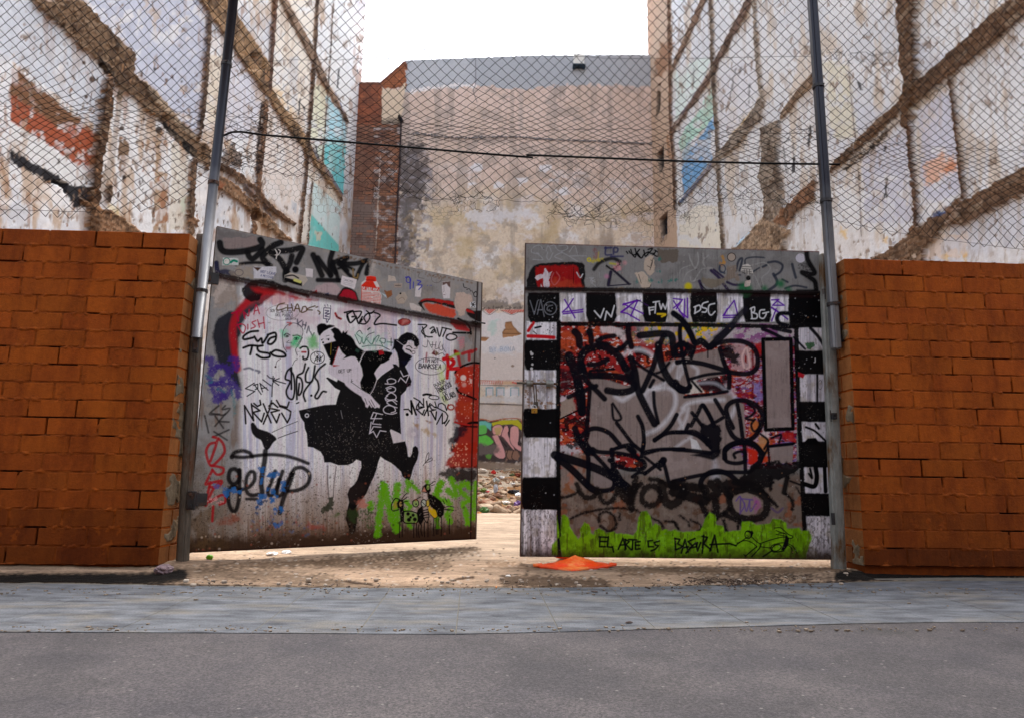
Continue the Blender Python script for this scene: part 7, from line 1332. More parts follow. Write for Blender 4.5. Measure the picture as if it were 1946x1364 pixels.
cv.fl([(660, 200), (750, 230), (740, 560), (640, 560)], (226, 228, 204), 5, .9); cv.fl([(720, -600), (950, -600), (920, -60), (905, 30), (895, 440), (760, 190)], (228, 230, 232), 3, .9); cv.fl([(750, 270), (885, 460), (878, 590), (740, 580)], (170, 218, 234), 4, .9, 4); cv.fl([(740, 590), (876, 610), (858, 920), (790, 850), (730, 740)], (96, 198, 206), 3, .93, 3); cv.fl([(740, 540), (876, 570), (872, 680), (740, 640)], (140, 212, 220), 16, .7, 14)
cv.fl([(640, 590), (740, 600), (725, 740), (700, 690)], (206, 220, 206), 4, .8); cv.fl([(620, 690), (700, 760), (850, 960), (840, 1010), (640, 830)], (226, 216, 200), 4, .8); cv.fl([(660, 830), (845, 1000), (830, 1260), (650, 1050)], (208, 230, 232), 3, .95); cv.fl([(655, 1050), (832, 1250), (832, 1300), (630, 1250)], (112, 206, 202), 3, .97); cv.fl([(680, 1160), (720, 1170), (710, 1220), (690, 1210)], (206, 206, 190), 3, .9, 5); cv.fl([(595, 1000), (650, 1030), (635, 1240), (575, 1225)], (226, 222, 214), 3, .9)
cv.fl([(330, 780), (470, 900), (560, 1080), (400, 980)], (226, 222, 222), 8, .8, 6); cv.fl([(525, 960), (560, 980), (555, 1050), (525, 1010)], (190, 196, 206), 2, .9)
scar([(-230, -560), (-40, -560), (350, 30), (395, 130), (388, 230), (450, 330), (560, 460), (640, 590), (700, 680), (780, 790), (852, 920), (850, 965), (790, 880), (700, 770), (610, 640), (540, 550), (420, 380), (350, 270), (250, 130)], (176, 138, 98), .10, 3); cv.st([(660, 625), (690, 690), (705, 710)], 22, (96, 100, 112), 2, .9); cv.st([(725, 740), (790, 830), (848, 925)], 24, (88, 100, 120), 3, .9)
cv.fl([(265, 28), (310, 28), (315, 80), (285, 90)], (24, 18, 18), 2, .95, 4, relief=-.06); cv.fl([(330, 100), (390, 130), (385, 220), (340, 180)], (130, 92, 62), 4, .8, 6)
scar([(365, -500), (405, -500), (690, 20), (760, 200), (860, 370), (895, 455), (870, 440), (820, 350), (720, 190)], (162, 130, 106), .09, 2.5); cv.st([(810, 270), (840, 340), (860, 390)], 14, (110, 120, 146), 2)
vscar([(435, -560), (392, -20), (385, 120), (372, 255)], 24, (110, 66, 40)); vscar([(352, 320), (335, 560), (310, 780), (292, 1000), (270, 1200)], 32, (132, 88, 54)); vscar([(330, 335), (308, 560), (298, 780)], 12, (60, 40, 34), .03); vscar([(704, -560), (670, 25), (655, 250), (630, 560), (620, 740), (598, 960), (570, 1230)], 17, (104, 70, 46)); vscar([(808, -560), (775, 30), (745, 450), (722, 740)], 6, (126, 110, 96), .03); vscar([(660, 820), (640, 1060), (632, 1240)], 8, (120, 104, 92), .03)
scar([(20, 690), (120, 740), (200, 790), (300, 880), (400, 1000), (552, 1108), (540, 1128), (400, 1045), (280, 940), (150, 810), (20, 740)], (110, 74, 46), .12, 3); scar([(20, 780), (170, 865), (290, 975), (400, 1095), (530, 1222), (460, 1205), (330, 1115), (200, 985), (20, 870)], (162, 122, 88), .10, 4); cv.st([(60, 800), (180, 900), (300, 1010), (420, 1110)], 8, (60, 40, 30), 2, .9); cv.fl([(320, 960), (350, 990), (420, 1080), (400, 1090), (330, 1010)], (70, 72, 84), 2, .9, 4); cv.fl([(210, 850), (270, 900), (270, 960), (215, 920)], (120, 116, 122), 4, .8, 6)
cv.fl([(70, 660), (140, 590), (180, 650), (210, 720), (160, 740), (90, 720)], (96, 72, 52), 3, .85, 10, relief=.10); cv.pid = 3; cv.ell(296, 1062, 34, 36, 0, K, fill=(66, 42, 30), relief=-.10); cv.pid = 0; cv.fl([(40, 830), (75, 850), (60, 900), (35, 890)], (124, 60, 36), 2, .9, 5)
for _ in range(150):
    x, y = rd.uniform(60, 880), rd.uniform(40, 1240); cv.st([(x, y), (x + rd.gauss(0, 2), y + rd.uniform(4, 26))], rd.uniform(3, 8), rd.choice([(96, 76, 62), (150, 112, 84), (70, 66, 70)]), 2, .7, rag=2)
for pts in [[(580, 300), (570, 400)], [(590, 340), (610, 370)], [(685, 610), (690, 680)], [(830, 110), (825, 230)]]: cv.st(pts, 12, (60, 60, 66), 2, .9, rag=2)
# brick shows in the bare scars
scm = ((cv.id == 1) | (cv.id == 2)).astype(np.float32); cv.all((52, 36, 26), scm*bt*.55); cv.all((176, 150, 124), scm*(1-bt)*sst(.6, .9, bv)*.5); cv.all((70, 48, 34), scm*sst(.50, .66, cv.noise(.08, 88, 5, .04))*.7)
cv.c *= (1 - scm*(.22 + .35*sst(.5, .7, cv.noise(.2, 97))))[..., None]
hl = scm.copy()
for _ in range(14): hl = (hl + np.roll(hl, 1, 0) + np.roll(hl, -1, 0) + np.roll(hl, 1, 1) + np.roll(hl, -1, 1))/5
run = scm.copy()
for _ in range(60): run[:-1] = np.maximum(run[:-1], run[1:]*.965)
wth = sst(.62, .66, cv.noise(.16, 95, 5, .08))*sst(.45, .6, cv.noise(.025, 96)); cv.all((146, 128, 114), (1-scm)*wth*.8); cv.hgt -= (.012*wth*(1-scm)).astype(np.float32); cv.all((150, 112, 80), (1-scm)*np.clip(hl*1.8, 0, 1)*sst(.36, .58, cv.noise(.07, 91))*.9); cv.all((150, 112, 80), (1-scm)*run*sst(.52, .66, cv.noise(.14, 93, 4, .015))*.55)
cv.hgt += np.where(scm > 0, .050*(cv.noise(.22, 89)-.5), .012*(cv.noise(.05, 90)-.5)).astype(np.float32)
canvas_build(cv, {0: 'party_wall', 1: 'floor_scar', 2: 'partition_scar', 3: 'wall_hole'}, m_plast, bl, nL, least=30)
building_shell(bl, AL, dL, nL, sL, ztL, cv.P, 24.3, 9.0, .8)
V = MB(); g = onY(672, 134, 23.6); V.tube([g + np.array([-.5, 0, 0]), g + np.array([-.1, 0, .02]), g + np.array([.16, 0, -.06])], [.16, .16, .10], 12); under(V.build('gutter_stub', plain('gutter_grey', (120, 126, 128), .7), None, True), bl)
# ---- right
br = thing('derelict_building', AR, 'derelict building on the right of the lot, whitewashed party wall with a blue room', 'building')
cv, sR, ztR = side_canvas(AR, dR, nR, 2150, 620, 430); cv.gain = 1.0; bt, bv = brick_tex(cv); rd = random.Random(18)
cv.all((230, 232, 236)); cv.all((206, 210, 218), sst(.5, .7, cv.noise(.012, 3))*.6); cv.all((204, 184, 158), sst(.54, .70, cv.noise(.05, 5, 5, .012))*.6); cv.all((166, 146, 126), sst(.62, .70, cv.noise(.11, 6, 5, .03))*.5); cv.all((210, 214, 226), sst(.55, .72, cv.noise(.01, 27))*.7*sst(1500, 1650, cv.px))
cv.peel = 1 - .75*sst(.53, .60, cv.noise(.06, 101, 6))*sst(.35, .6, cv.noise(.015, 103))
T('W4')
cv.pid = 4; cv.fl([(300, -600), (455, -600), (470, 30), (460, 480), (472, 560), (490, 900), (512, 1500), (300, 1500)], (198, 172, 150), 3, .98, 2); cv.pid = 0
cv.fl([(395, -60), (480, -60), (470, 40), (400, 170), (350, 150)], (150, 110, 82), 8, .9, 8, pid=4); cv.fl([(440, 540), (470, 560), (470, 700), (430, 640)], (176, 130, 96), 5, .8, 6, pid=4)
for i_, pts in enumerate([[(373, 215), (396, 195), (391, 370), (362, 428)], [(370, 662), (416, 600), (416, 740), (386, 795)], [(386, 1080), (437, 1030), (437, 1200), (396, 1242)]]):
    cv.fl(pts, (26, 27, 34), 1.5, 1, .5, pid=5, relief=-.22); cv.st([pts[0], pts[1]], 7, (120, 92, 76), 1.5, .8, smooth=False, pid=4)
for k_ in range(4): cv.st([(400, 1100+k_*32), (432, 1070+k_*32)], 3, (70, 84, 110), 1.2, .9, smooth=False, pid=5)
cv.st([(412, 1060), (408, 1225)], 3, (70, 84, 110), 1.2, .9, smooth=False, pid=5)
cv.fl([(475, 130), (640, 40), (725, 40), (610, 300), (490, 460)], (220, 234, 230), 3, .95, 3); cv.fl([(730, 200), (742, 420), (650, 520), (530, 640), (505, 590), (560, 480), (650, 370)], (184, 224, 210), 3, .95, 3); cv.fl([(742, 395), (748, 490), (716, 520), (720, 665), (742, 700), (650, 840), (545, 965), (530, 700), (600, 610), (690, 500)], (112, 170, 220), 3, .96, 4); cv.fl([(690, 500), (716, 540), (712, 640), (690, 660)], (160, 200, 228), 6, .7, 4)
cv.fl([(580, 560), (600, 610), (540, 720), (530, 660)], (150, 190, 210), 4, .7, 4); cv.fl([(760, 180), (900, 60), (1010, 60), (1020, 250), (960, 400), (780, 620)], (222, 222, 230), 6, .7, 6)
cv.fl([(515, 1060), (640, 990), (780, 1000), (800, 1270), (515, 1270)], (238, 234, 222), 3, .95); cv.fl([(500, 730), (545, 970), (530, 1000), (495, 980)], (228, 232, 236), 3, .9)
scar([(1065, -560), (1130, -560), (800, 30), (742, 140), (640, 300), (500, 490), (470, 570), (456, 530), (480, 470), (600, 300), (700, 150)], (138, 108, 92), .10, 3); cv.st([(690, 170), (600, 300), (500, 470)], 16, (104, 104, 120), 3, .7); scar([(750, -560), (800, -560), (525, 30), (470, 135), (458, 110)], (150, 116, 92), .08, 2)
vscar([(716, -560), (733, 30), (742, 220), (763, 520), (772, 740), (784, 1000), (806, 1280)], 20, (140, 122, 104)); vscar([(444, -560), (458, 100), (464, 470), (484, 720), (492, 1010)], 18, (128, 88, 62)); vscar([(996, -560), (1018, -40), (1040, 180), (1062, 340)], 22, (182, 168, 152), .06)
scar([(1030, 290), (1062, 330), (1052, 440), (1020, 455), (900, 605), (790, 695), (742, 722), (660, 835), (515, 995), (508, 978), (620, 840), (738, 690), (780, 640), (880, 520), (960, 420), (1000, 360)], (178, 162, 146), .10, 2.5); cv.st([(985, 380), (920, 470), (860, 530)], 14, (226, 190, 120), 4, .7); cv.st([(740, 715), (640, 840), (530, 970)], 16, (90, 116, 160), 3, .85); cv.st([(940, 420), (900, 500), (860, 530)], 7, (50, 46, 50), 2, .9, rag=2)
cv.pid = 2; cv.fl([(1058, 490), (1172, 440), (1166, 700), (1190, 880), (1202, 1000), (1215, 1290), (1140, 1290), (1080, 1060), (1075, 900), (1040, 810), (1066, 700)], (172, 156, 140), 3, .97, 3, relief=.12); cv.pid = 0
scar([(1400, 110), (1364, 150), (1280, 255), (1195, 365), (1168, 445), (1195, 430), (1290, 300), (1400, 190)], (164, 136, 112), .10, 2.5); cv.st([(1380, 140), (1280, 265), (1200, 370)], 8, (80, 56, 44), 2, .9)
scar([(1400, 820), (1280, 930), (1205, 1000), (1150, 1100), (1210, 1130), (1300, 1020), (1400, 940)], (166, 122, 92), .10, 4); scar([(855, 1275), (980, 1160), (1080, 1055), (1155, 1110), (1240, 1150), (1180, 1290)], (196, 168, 140), .08, 4); cv.fl([(865, 1262), (968, 1162), (990, 1165), (893, 1264)], (178, 206, 226), 2, .95); cv.text('---', 890, 1250, 20, 5, (60, 90, 140), adv=1.3, ang=-.75)
cv.fl([(1030, 1140), (1100, 1130), (1070, 1200), (1040, 1220)], (90, 80, 74), 2, .5, 8)
for _ in range(120):
    x, y = rd.uniform(500, 1364), rd.uniform(40, 1250); cv.st([(x, y), (x + rd.gauss(0, 2), y + rd.uniform(5, 30))], rd.uniform(3, 8), rd.choice([(120, 100, 84), (160, 140, 120), (70, 76, 76)]), 2, .6, rag=2)
for pts in [[(880, 110), (840, 300)], [(970, 210), (965, 330)], [(920, 90), (900, 150)], [(1255, 580), (1260, 760)], [(1190, 620), (1210, 780)], [(610, 100), (605, 220)]]: cv.st(pts, 9, (80, 84, 84), 3, .7, rag=3)
T('W5')
cv.fl([(285, 60), (450, 90), (480, 300), (510, 550), (370, 560), (330, 450)], (222, 216, 190), 12, .7, 8); cv.fl([(540, 690), (840, 480), (860, 700), (890, 1100), (560, 1100)], (200, 202, 218), 8, .8, 6); cv.fl([(900, 380), (1110, 220), (1200, 900), (930, 1000)], (204, 206, 224), 8, .8, 6); cv.fl([(940, 740), (1060, 630), (1170, 720), (1110, 800), (960, 870)], (226, 178, 148), 12, .85, 12); cv.fl([(1060, 760), (1130, 710), (1160, 730), (1080, 790)], (206, 130, 90), 10, .7, 8); cv.fl([(340, 1080), (520, 1140), (700, 1200), (560, 1320), (340, 1320)], (228, 226, 226), 6, .8)
cv.fl([(1030, 1200), (1225, 1160), (1225, 1330), (930, 1330)], (228, 212, 200), 6, .8, 8)
for x, y in ((425, 1170), (690, 1205), (1090, 1325), (1200, 1320)): cv.fl([(x-18, y-30), (x+20, y-10), (x+12, y+40), (x-20, y+20)], (228, 190, 110), 8, .7, 8)
scar([(1507, -341), (1700, -341), (1700, -310), (1225, 85), (1180, 110), (1080, 180), (905, 330), (880, 400), (830, 480), (800, 480), (812, 395), (700, 475), (600, 575), (440, 705), (350, 780), (345, 740), (480, 600), (640, 450), (812, 300), (840, 210), (960, 150), (1090, 28)], (124, 92, 66), .12, 4); cv.pid = 2
cv.fl([(785, -600), (905, -600), (905, 28), (915, 120), (900, 200), (880, 490), (828, 480), (820, 280), (850, 200), (810, 90)], (118, 86, 60), 2, .97, 6, relief=.12); cv.pid = 0
cv.pid = 1; cv.st([(815, 398), (700, 505), (560, 625), (430, 745)], 26, (226, 216, 206), 2, .95, rag=4, relief=.03); cv.st([(700, 525), (640, 590), (560, 660), (440, 755)], 15, (50, 40, 36), 2, .9, rag=6); cv.st([(1100, 190), (990, 280), (890, 365)], 12, (206, 190, 170), 2, .9, rag=3, relief=.03); cv.st([(1090, 40), (960, 155), (920, 205)], 12, (44, 34, 30), 2, .9, rag=3); cv.st([(800, 310), (640, 450), (490, 595), (370, 715)], 9, (70, 46, 36), 2, .9, rag=2); cv.pid = 0
vscar([(862, 490), (864, 640), (880, 790), (900, 960), (902, 1160)], 28, (118, 82, 58), .08, 4); vscar([(1120, 170), (1150, 400), (1178, 650), (1210, 940)], 22, (122, 88, 64), .07, 3); vscar([(905, 1170), (915, 1340)], 90, (150, 112, 84), .10, 6)
cv.fl([(890, 1230), (925, 1240), (920, 1330), (890, 1320)], (222, 212, 206), 2, .9, 3)
scar([(1700, 690), (1225, 960), (1160, 940), (1130, 1020), (980, 1080), (900, 1160), (760, 1250), (600, 1345), (870, 1345), (1020, 1210), (1100, 1120), (1225, 1110), (1700, 870)], (134, 104, 80), .12, 6); cv.fl([(1000, 1045), (1120, 980), (1112, 1045), (1000, 1075)], (56, 74, 112), 3, .95, 4); cv.fl([(720, 1240), (760, 1225), (750, 1255), (725, 1260)], (80, 96, 140), 3, .9); cv.fl([(1130, 1000), (1200, 960), (1225, 1120), (1130, 1130)], (120, 92, 74), 4, .9, 12, relief=.18)
for _ in range(90):
    x, y = rd.uniform(300, 1225), rd.uniform(40, 1300); cv.st([(x, y), (x + rd.gauss(0, 3), y + rd.uniform(5, 26))], rd.uniform(3, 8), rd.choice([(140, 118, 100), (170, 150, 130), (90, 84, 84)]), 2, .6, rag=2)
for pts in [[(520, 200), (535, 240)], [(205, 480), (190, 600)], [(700, 830), (690, 930)], [(690, 610), (685, 640)], [(100, 690), (95, 770)]]: cv.st(pts, 18, (44, 44, 48), 2, .9, rag=4)
vscar([(450, 60), (470, 280), (520, 800), (535, 1200)], 5, (176, 170, 170), .02, 1)
scm = ((cv.id == 1) | (cv.id == 2)).astype(np.float32); cv.all((70, 50, 38), scm*bt*.45); cv.all((196, 176, 152), scm*(1-bt)*sst(.6, .9, bv)*.4); cv.all((96, 74, 58), scm*sst(.50, .66, cv.noise(.08, 88, 5, .04))*.65)
cv.c *= (1 - scm*(.22 + .35*sst(.5, .7, cv.noise(.2, 97))))[..., None]
hl = scm.copy()
for _ in range(14): hl = (hl + np.roll(hl, 1, 0) + np.roll(hl, -1, 0) + np.roll(hl, 1, 1) + np.roll(hl, -1, 1))/5
run = scm.copy()
for _ in range(60): run[:-1] = np.maximum(run[:-1], run[1:]*.965)
wth = sst(.62, .66, cv.noise(.16, 95, 5, .08))*sst(.45, .6, cv.noise(.025, 96)); cv.all((146, 128, 114), (1-scm)*wth*.8); cv.hgt -= (.012*wth*(1-scm)).astype(np.float32); cv.all((176, 156, 136), (1-scm)*np.clip(hl*1.8, 0, 1)*sst(.36, .58, cv.noise(.07, 91))*.9); cv.all((176, 156, 136), (1-scm)*run*sst(.52, .66, cv.noise(.14, 93, 4, .015))*.55)
cv.hgt += np.where(scm > 0, .050*(cv.noise(.22, 89)-.5), .012*(cv.noise(.05, 90)-.5)).astype(np.float32)
canvas_build(cv, {0: 'party_wall', 1: 'floor_scar', 2: 'partition_scar', 4: ('rear_wing', 'beige rendered wing with three small windows'), 5: 'window'}, m_plast, br, nR, True, least=30)
building_shell(br, AR, dR, nR, sR, ztR, cv.P, 24.3, 9.0, .8)
# ---- rear
rear = thing('rear_building', (0, YB, .8), 'tall windowless rear wall closing the lot, beige render under a grey band', 'building')
xg = np.linspace(AL[0]-.25, AR[0]+.25, 560); zg = np.linspace(.2, onY(1000, 96, YB)[2], 700); X, Z = np.meshgrid(xg, zg)
cv = Canvas(np.stack([X, np.full(X.shape, YB), Z], -1)); cv.gain = 1.16; bt, bv = brick_tex(cv); rd = random.Random(28); nB = np.array([0, -1.0, 0])
cv.all((212, 192, 182)); cv.all((196, 176, 162), sst(.45, .7, cv.noise(.02, 3))*.6)
low = sst(330, 420, cv.py + 60*(cv.noise(.02, 6)-.5)); cv.all((214, 200, 180), low*.8); cv.all((224, 222, 224), low*sst(.46, .68, cv.noise(.025, 9, 5, .04))*.85); cv.all((176, 154, 132), low*sst(.54, .74, cv.noise(.04, 19))*.6); cv.all((214, 206, 206), sst(300, 340, cv.py)*sst(.6, .68, cv.noise(.03, 29, 5, .05))*.8)
cv.all((176, 150, 130), sst(.56, .66, cv.noise(.3, 33, 3))*.35); cv.all((134, 124, 116), sst(.54, .70, cv.noise(.07, 35, 5, .006))*.45); cv.all((190, 168, 124), sst(.56, .72, cv.noise(.018, 36, 5))*.5*sst(330, 420, cv.py)); cv.all((150, 140, 134), sst(.58, .68, cv.noise(.045, 38, 6))*.5)
T('W3')
cv.fl([(20, -20), (500, -20), (1000, -20), (1800, -20), (1800, 225), (1150, 210), (900, 225), (820, 245), (500, 215), (200, 235), (35, 260)], (166, 172, 180), 4, .95, 8); cv.fl([(60, 60), (480, 50), (480, 200), (200, 220), (60, 240)], (186, 190, 196), 16, .6, 14); cv.st([(80, 252), (200, 230), (360, 215), (490, 218)], 20, (226, 222, 222), 5, .9, rag=5); cv.st([(490, 40), (490, 200), (475, 250), (500, 320)], 5, (90, 86, 90), 2, .8); cv.fl([(770, 250), (800, 250), (800, 500), (770, 500)], (176, 164, 158), 8, .6, 3)
cv.pid = 1; cv.st([(80, 525), (250, 545), (420, 556), (600, 550), (760, 550), (950, 565), (1364, 582), (1640, 596)], 12, (104, 104, 108), 2.5, .9, rag=3, relief=.06); cv.pid = 0
cv.fl([(250, 545), (420, 560), (600, 560), (760, 565), (700, 590), (380, 590)], (140, 130, 126), 14, .5, 8)
cv.fl([(-20, 600), (150, 590), (160, 700), (205, 850), (170, 960), (90, 1100), (85, 1500), (-20, 1500)], (74, 68, 70), 24, .85, 26); cv.all((150, 144, 150), (cv.px < 822)*(cv.px > 752)*(cv.py > 280)*sst(.50, .74, cv.noise(.09, 37, 5, .12))*.8); cv.all((150, 130, 106), (cv.px < 815)*(cv.px > 752)*(cv.py > 400)*sst(.58, .68, cv.noise(.06, 39))*.7)
for x, y, r_ in ((500, 740, 34), (800, 830, 40), (1000, 830, 26), (1065, 900, 40), (460, 850, 26), (640, 870, 30), (940, 750, 40)): cv.fl([(x + r_*math.cos(t)*rd.uniform(.8, 1.5), y + r_*.7*math.sin(t)*rd.uniform(.7, 1.2)) for t in np.linspace(0, 5.8, 9)], (222, 222, 228), 6, .8, 8)
cv.fl([(400, 1010), (520, 1030), (860, 1010), (880, 1060), (640, 1110), (500, 1130), (420, 1090)], (214, 212, 216), 14, .8, 20)
T('W2'); cv.pid = 2
cv.fl([(700, 203), (1060, 200), (1100, 195), (1120, 240), (1112, 470), (1100, 700), (1080, 1000), (1062, 1500), (700, 1500)], (128, 92, 76), 2, .98, 2); cv.fl([(700, 203), (1060, 200), (1115, 200), (1110, 460), (700, 460)], (146, 84, 60), 10, .8, 8); cv.fl([(700, 960), (1080, 960), (1065, 1500), (700, 1500)], (118, 106, 102), 24, .8, 16); cv.fl([(1095, 200), (1110, 180), (1255, 55), (1275, 60), (1265, 235), (1115, 240)], (146, 88, 58), 3, .98, 6); cv.st([(700, 207), (1060, 203), (1105, 196), (1255, 60)], 16, (110, 70, 56), 2, .95)
cv.pid = 3; cv.fl([(1112, 235), (1215, 240), (1262, 200), (1240, 455), (1110, 462)], (206, 188, 166), 3, .95, 4); cv.fl([(1110, 440), (1240, 430), (1235, 500), (1110, 500)], (110, 100, 92), 8, .8, 8)
cv.fl([(1108, 470), (1236, 470), (1226, 700), (1206, 1500), (1062, 1500), (1092, 900)], (132, 92, 72), 3, .97, 4); fl_ = (cv.px > 710)*(cv.px < 762)*(cv.py > 236); cv.all((170, 162, 162), fl_*sst(.5, .68, cv.noise(.07, 45, 5, .14))*.9); cv.all((82, 66, 62), fl_*sst(.56, .64, cv.noise(.09, 47, 5, .2))*.8)
bm_ = ((cv.id == 2) | ((cv.id == 3) & (cv.py > 240))).astype(np.float32); cv.all((74, 62, 58), bm_*bt*.6); cv.all((176, 110, 78), bm_*(1-bt)*sst(.62, .95, bv)*.6); cv.all((90, 64, 56), bm_*sst(.5, .64, cv.noise(.06, 49))*.5)
cv.pid = 4; cv.st([(1236, 440), (1228, 700), (1206, 1100), (1192, 1500)], 11, (52, 46, 50), 2, .97, smooth=False, relief=.09); cv.st([(1225, 425), (1240, 450)], 24, (24, 22, 26), 2, .97, relief=.16); cv.pid = 0
T('G1')
cv.fl([(100, 330), (330, 350), (520, 390), (520, 435), (100, 430)], (120, 112, 108), 10, .8, 14); cv.fl([(100, 450), (520, 450), (520, 1080), (95, 1080)], (218, 214, 216), 5, .85, 6); cv.fl([(100, 820), (520, 830), (520, 1080), (90, 1080)], (212, 200, 194), 16, .8, 14)
cv.st([(130, 428), (250, 415), (400, 425), (520, 418)], 14, (90, 82, 78), 4, .8, rag=6); cv.pid = 5
for pts in [[(150, 430), (255, 430), (225, 455), (195, 474), (170, 455)], [(280, 436), (520, 432), (520, 455), (450, 458), (400, 476), (355, 458), (325, 445)]]: cv.fl(pts, (190, 84, 72), 1.5, .97)
for x in range(150, 520, 14): cv.st([(x, 430), (x + 8, 462)], 4, (232, 200, 190), 1.2, .7, smooth=False, pid=-1)
for p_ in ([(130, 440), (195, 480), (260, 440)], [(300, 440), (400, 480), (470, 455), (520, 455)]): cv.st(p_, 5, (90, 60, 50), 1.5, .8)
cv.pid = 0; cv.fl([(345, 550), (395, 548), (425, 600), (490, 660), (440, 680), (320, 692), (312, 640), (335, 610)], (166, 122, 84), 1.5, .98, 2, relief=-.05); cv.st([(318, 650), (470, 655)], 6, (96, 66, 46), 1.5); cv.st([(330, 612), (425, 612)], 5, (120, 86, 60), 1.5); cv.fl([(110, 680), (200, 690), (160, 726), (110, 722)], (166, 122, 84), 1.5, .98, 2, relief=-.05)
cv.fl([(190, 540), (270, 520), (250, 640), (210, 690), (195, 630)], (180, 206, 200), 10, .7, 10); cv.text('by bona', 200, 820, 40, 5, (150, 156, 172), adv=.9, ang=-.03); cv.fl([(180, 780), (390, 770), (390, 830), (200, 830)], (176, 190, 210), 14, .5, 10); cv.ell(410, 950, 16, 11, 0, K, fill=(150, 130, 116)); cv.dot(245, 880, 6, (90, 80, 76))
for x in range(110, 320, 17): cv.st([(x, 1090), (x+5, 1116)], 7, (196, 92, 78), 1.5, .9, smooth=False)
cv.st([(100, 1082), (520, 1086)], 5, (196, 110, 90), 1.5); cv.fl([(320, 1090), (410, 1090), (410, 1120), (320, 1120)], (206, 176, 146), 2); cv.st([(410, 1100), (450, 1110)], 16, (206, 110, 96), 2); cv.st([(100, 1128), (520, 1130)], 5, (110, 90, 80), 1.5)
for x0_, x1_ in ((165, 228), (262, 330), (392, 466)): cv.st([(x0_, 1225), (x0_, 1150), (x1_, 1150), (x1_, 1222)], 9, (100, 156, 176), 1.5, .9, smooth=False); cv.fl([(x0_+8, 1158), (x1_-6, 1158), (x1_-6, 1220), (x0_+8, 1220)], (206, 206, 214), 3, .8)
cv.fl([(100, 1230), (520, 1230), (520, 1290), (100, 1285)], (206, 204, 206), 8, .7, 6); cv.pid = 1; cv.st([(90, 1292), (300, 1298), (520, 1308)], 9, (110, 100, 94), 2, .9, relief=.05); cv.pid = 0
T('G2'); cv.fl([(70, 40), (480, 40), (480, 170), (70, 170)], (206, 194, 186), 8, .8, 6); cv.st([(70, 30), (480, 38)], 10, (120, 110, 106), 2, .9); cv.pid = 6
cv.fl([(75, 170), (110, 165), (150, 172), (195, 185), (300, 165), (430, 165), (460, 200), (470, 500), (400, 555), (300, 535), (100, 530), (75, 500)], (58, 46, 50), 3, .93, 6); cv.fl([(200, 195), (300, 170), (430, 168), (465, 210), (465, 262), (430, 235), (380, 205), (300, 210), (215, 230)], (196, 190, 50), 2, .97); cv.st([(85, 160), (140, 165), (200, 178), (310, 160), (440, 160), (466, 200)], 9, (176, 92, 44), 1.5, .9)
cv.fl([(80, 180), (150, 180), (200, 205), (195, 260), (150, 230), (80, 220)], (120, 200, 190), 2, .95, 2); cv.fl([(78, 225), (150, 215), (160, 260), (140, 290), (80, 290)], (110, 196, 96), 2, .97, 1, True); cv.fl([(78, 320), (150, 300), (200, 340), (215, 370), (150, 398), (110, 370), (80, 370)], (110, 206, 84), 2, .97, 2, True)
for pts in [[(205, 240), (230, 215), (280, 212), (303, 250), (295, 290), (260, 310), (215, 290)], [(310, 225), (340, 220), (352, 260), (345, 300), (400, 420), (380, 420), (310, 330), (285, 300)], [(362, 240), (380, 222), (410, 220), (436, 245), (438, 330), (430, 380), (460, 400), (455, 440), (400, 410), (360, 350)], [(205, 305), (250, 295), (270, 330), (310, 420), (320, 480), (300, 505), (250, 495), (210, 450), (240, 400), (225, 350)]]: cv.fl(pts, (226, 168, 166), 2, .97, 1.5, True); cv.st(pts, 6, (50, 38, 44), 1.5, .85, close=True)
cv.fl([(225, 235), (290, 230), (285, 285), (240, 295)], (196, 176, 96), 5, .7, 4); cv.fl([(90, 390), (250, 370), (260, 440), (230, 480), (90, 470)], (120, 108, 104), 8, .85, 8); cv.fl([(330, 430), (420, 440), (450, 480), (430, 520), (330, 510)], (166, 126, 106), 4, .8, 4); cv.fl([(140, 470), (220, 460), (190, 500), (150, 500)], (110, 170, 70), 4, .8, 4)
for pts in [[(340, 430), (330, 480), (350, 515)], [(390, 430), (375, 490), (400, 520)], [(270, 330), (330, 400)], [(430, 380), (460, 370)], [(350, 225), (352, 290)]]: cv.st(pts, 7, (44, 34, 40), 1.5, .9)
cv.pid = 0; cv.fl([(70, 530), (480, 545), (480, 600), (70, 600)], (150, 128, 110), 5, .8, 6); cv.st([(70, 596), (480, 600)], 9, (100, 90, 90), 2, .8)
cv.hgt += (.02*(cv.noise(.05, 90)-.5)).astype(np.float32)
ox = [(560, 154), (722, 157), (769, 116), (1000, 107), (1400, 103)]; cv.id[cv.py < np.interp(cv.px, [p[0] for p in ox], [p[1] for p in ox])] = -9
canvas_build(cv, {0: 'rendered_wall', 1: 'ledge', 2: ('brick_tower', 'dark brick stair tower with a sloping shoulder'), 3: 'patched_strip', 4: 'drainpipe', 5: ('painted_awning', 'painted row of red roof tiles'), 6: ('bubble_graffiti', 'pink and green bubble lettering')}, m_plast, rear, nB, least=25)
V = MB(); pts = [onY(a, b_, YB) for a, b_ in [(560, 155), (722, 158), (769, 117), (1000, 108), (1320, 105)]]; 
for p, q in zip(pts[:-1], pts[1:]):
    f0, f1 = p + np.array([0, .02, -.03]), q + np.array([0, .02, -.03]); d0, d1 = f0 + np.array([0, 7.0, 0]), f1 + np.array([0, 7.0, 0]); V.add([f0, f1, d1, d0], [(0, 1, 2, 3)])
    V.add([d0, d1, (d1[0], d1[1], 0), (d0[0], d0[1], 0)], [(0, 1, 2, 3)]); 
under(V.build('roof', noise_mat('rear_roof', (150, 100, 80), (170, 122, 98), 2, .9)), rear)
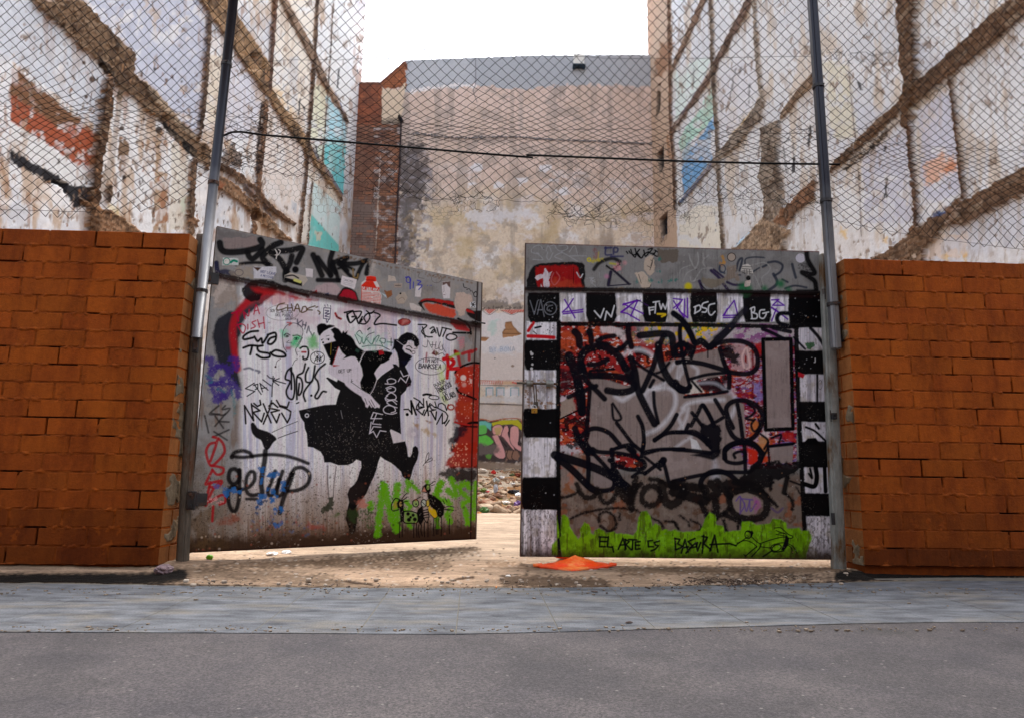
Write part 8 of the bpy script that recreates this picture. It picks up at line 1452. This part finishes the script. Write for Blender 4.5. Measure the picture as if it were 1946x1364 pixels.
V = MB(); c = onY(1100, 117, YB-.12); V.box(c + np.array([0, 0, .05]), (.24, .12, .26), None, .03); V2 = MB(); V2.box(c + np.array([0, 0, -.25]), (.28, .16, .05), None, .02); V2.box(c + np.array([-.22, -.02, -.32]), (.06, .1, .04), None, .01); V2.box(c + np.array([.22, -.02, -.32]), (.06, .1, .04), None, .01)
fb = thing('junction_box', c, 'small white box with a dark bracket near the top of the rear wall', 'box'); under(V.build('casing', plain('box_white', (222, 222, 218), .6)), fb); under(V2.build('bracket', plain('bracket_blue', (20, 44, 62), .6)), fb)
# ------------------------------------------------------------------ unseen house, added across the street to shade the gates and brick walls
house = thing('added_shade_house', (0, -9.8, 0), 'plain ochre house, unseen, added opposite the gates to shade them', 'house')
m_front = noise_mat('house_front', (150, 128, 104), (176, 152, 126), 2, .9, .2, 20); m_pane = plain('dark_pane', (36, 40, 46), .15, .5); m_shut = plain('shutter_green', (58, 72, 62), .6)
V = MB(); V.box((0, -13.8, 3.5), (22, 4, 3.5)); under(V.build('walls', m_front), house); V = MB(); V.box((0, -13.7, 7.15), (22.3, 4.35, .15), None, .03); under(V.build('cornice', m_front), house)
for fl in range(2):
    for i in range(-6, 7):
        x = i*3.2; z = 1.4 + fl*2.9; V = MB(); V.box((x, -9.79, z), (.62, .03, .95)); f = V.build('window', m_pane); under(f, house)
        V = MB(); V.box((x-.66, -9.75, z), (.06, .06, 1.0), None, .01); V.box((x+.66, -9.75, z), (.06, .06, 1.0), None, .01); V.box((x, -9.75, z+1.0), (.72, .06, .06), None, .01); V.box((x, -9.72, z-1.02), (.8, .12, .05), None, .01); q = V.build('frame', m_shut); q.parent = f
o = mesh_np('far_pavement', [(-22, -9.82, .0), (22, -9.82, .0), (22, -8.6, .0), (-22, -8.6, .0), (-22, -8.6, -.12), (22, -8.6, -.12)], [(0, 1, 2, 3), (3, 2, 5, 4)], [m_slab]); tag(o, kind='structure')
# ------------------------------------------------------------------ daylight: bright, thinly overcast sky
w = bpy.data.worlds.new('World'); scene.world = w; w.use_nodes = True; nt = w.node_tree; L = nt.links.new
bg = nt.nodes['Background']; sky = N(nt, 'ShaderNodeTexSky'); sky.sky_type = 'NISHITA'; sky.sun_disc = False
SE, SA = math.radians(66), math.radians(18)
sky.sun_elevation = SE; sky.sun_rotation = SA; sky.dust_density = 4.0; sky.air_density = 1.0; sky.ozone_density = 1.0
hs = N(nt, 'ShaderNodeHueSaturation'); hs.inputs['Saturation'].default_value = .42; L(sky.outputs[0], hs.inputs['Color']); L(hs.outputs[0], bg.inputs[0]); bg.inputs[1].default_value = .15
su = bpy.data.lights.new('sun', 'SUN'); su.energy = .9; su.angle = math.radians(30); su.color = (1, .975, .94)
so = bpy.data.objects.new('sun', su); COL.objects.link(so)
sd = Vector((math.sin(SA)*math.cos(SE), math.cos(SA)*math.cos(SE), math.sin(SE)))
so.rotation_euler = sd.to_track_quat('Z', 'Y').to_euler()
vs_ = scene.view_settings; scene.display_settings.display_device = 'sRGB'; vs_.view_transform = 'Standard'; vs_.look = 'None'; vs_.exposure = 1.78; vs_.gamma = 1.0
scene.cycles.max_bounces = 6; scene.cycles.use_denoising = True
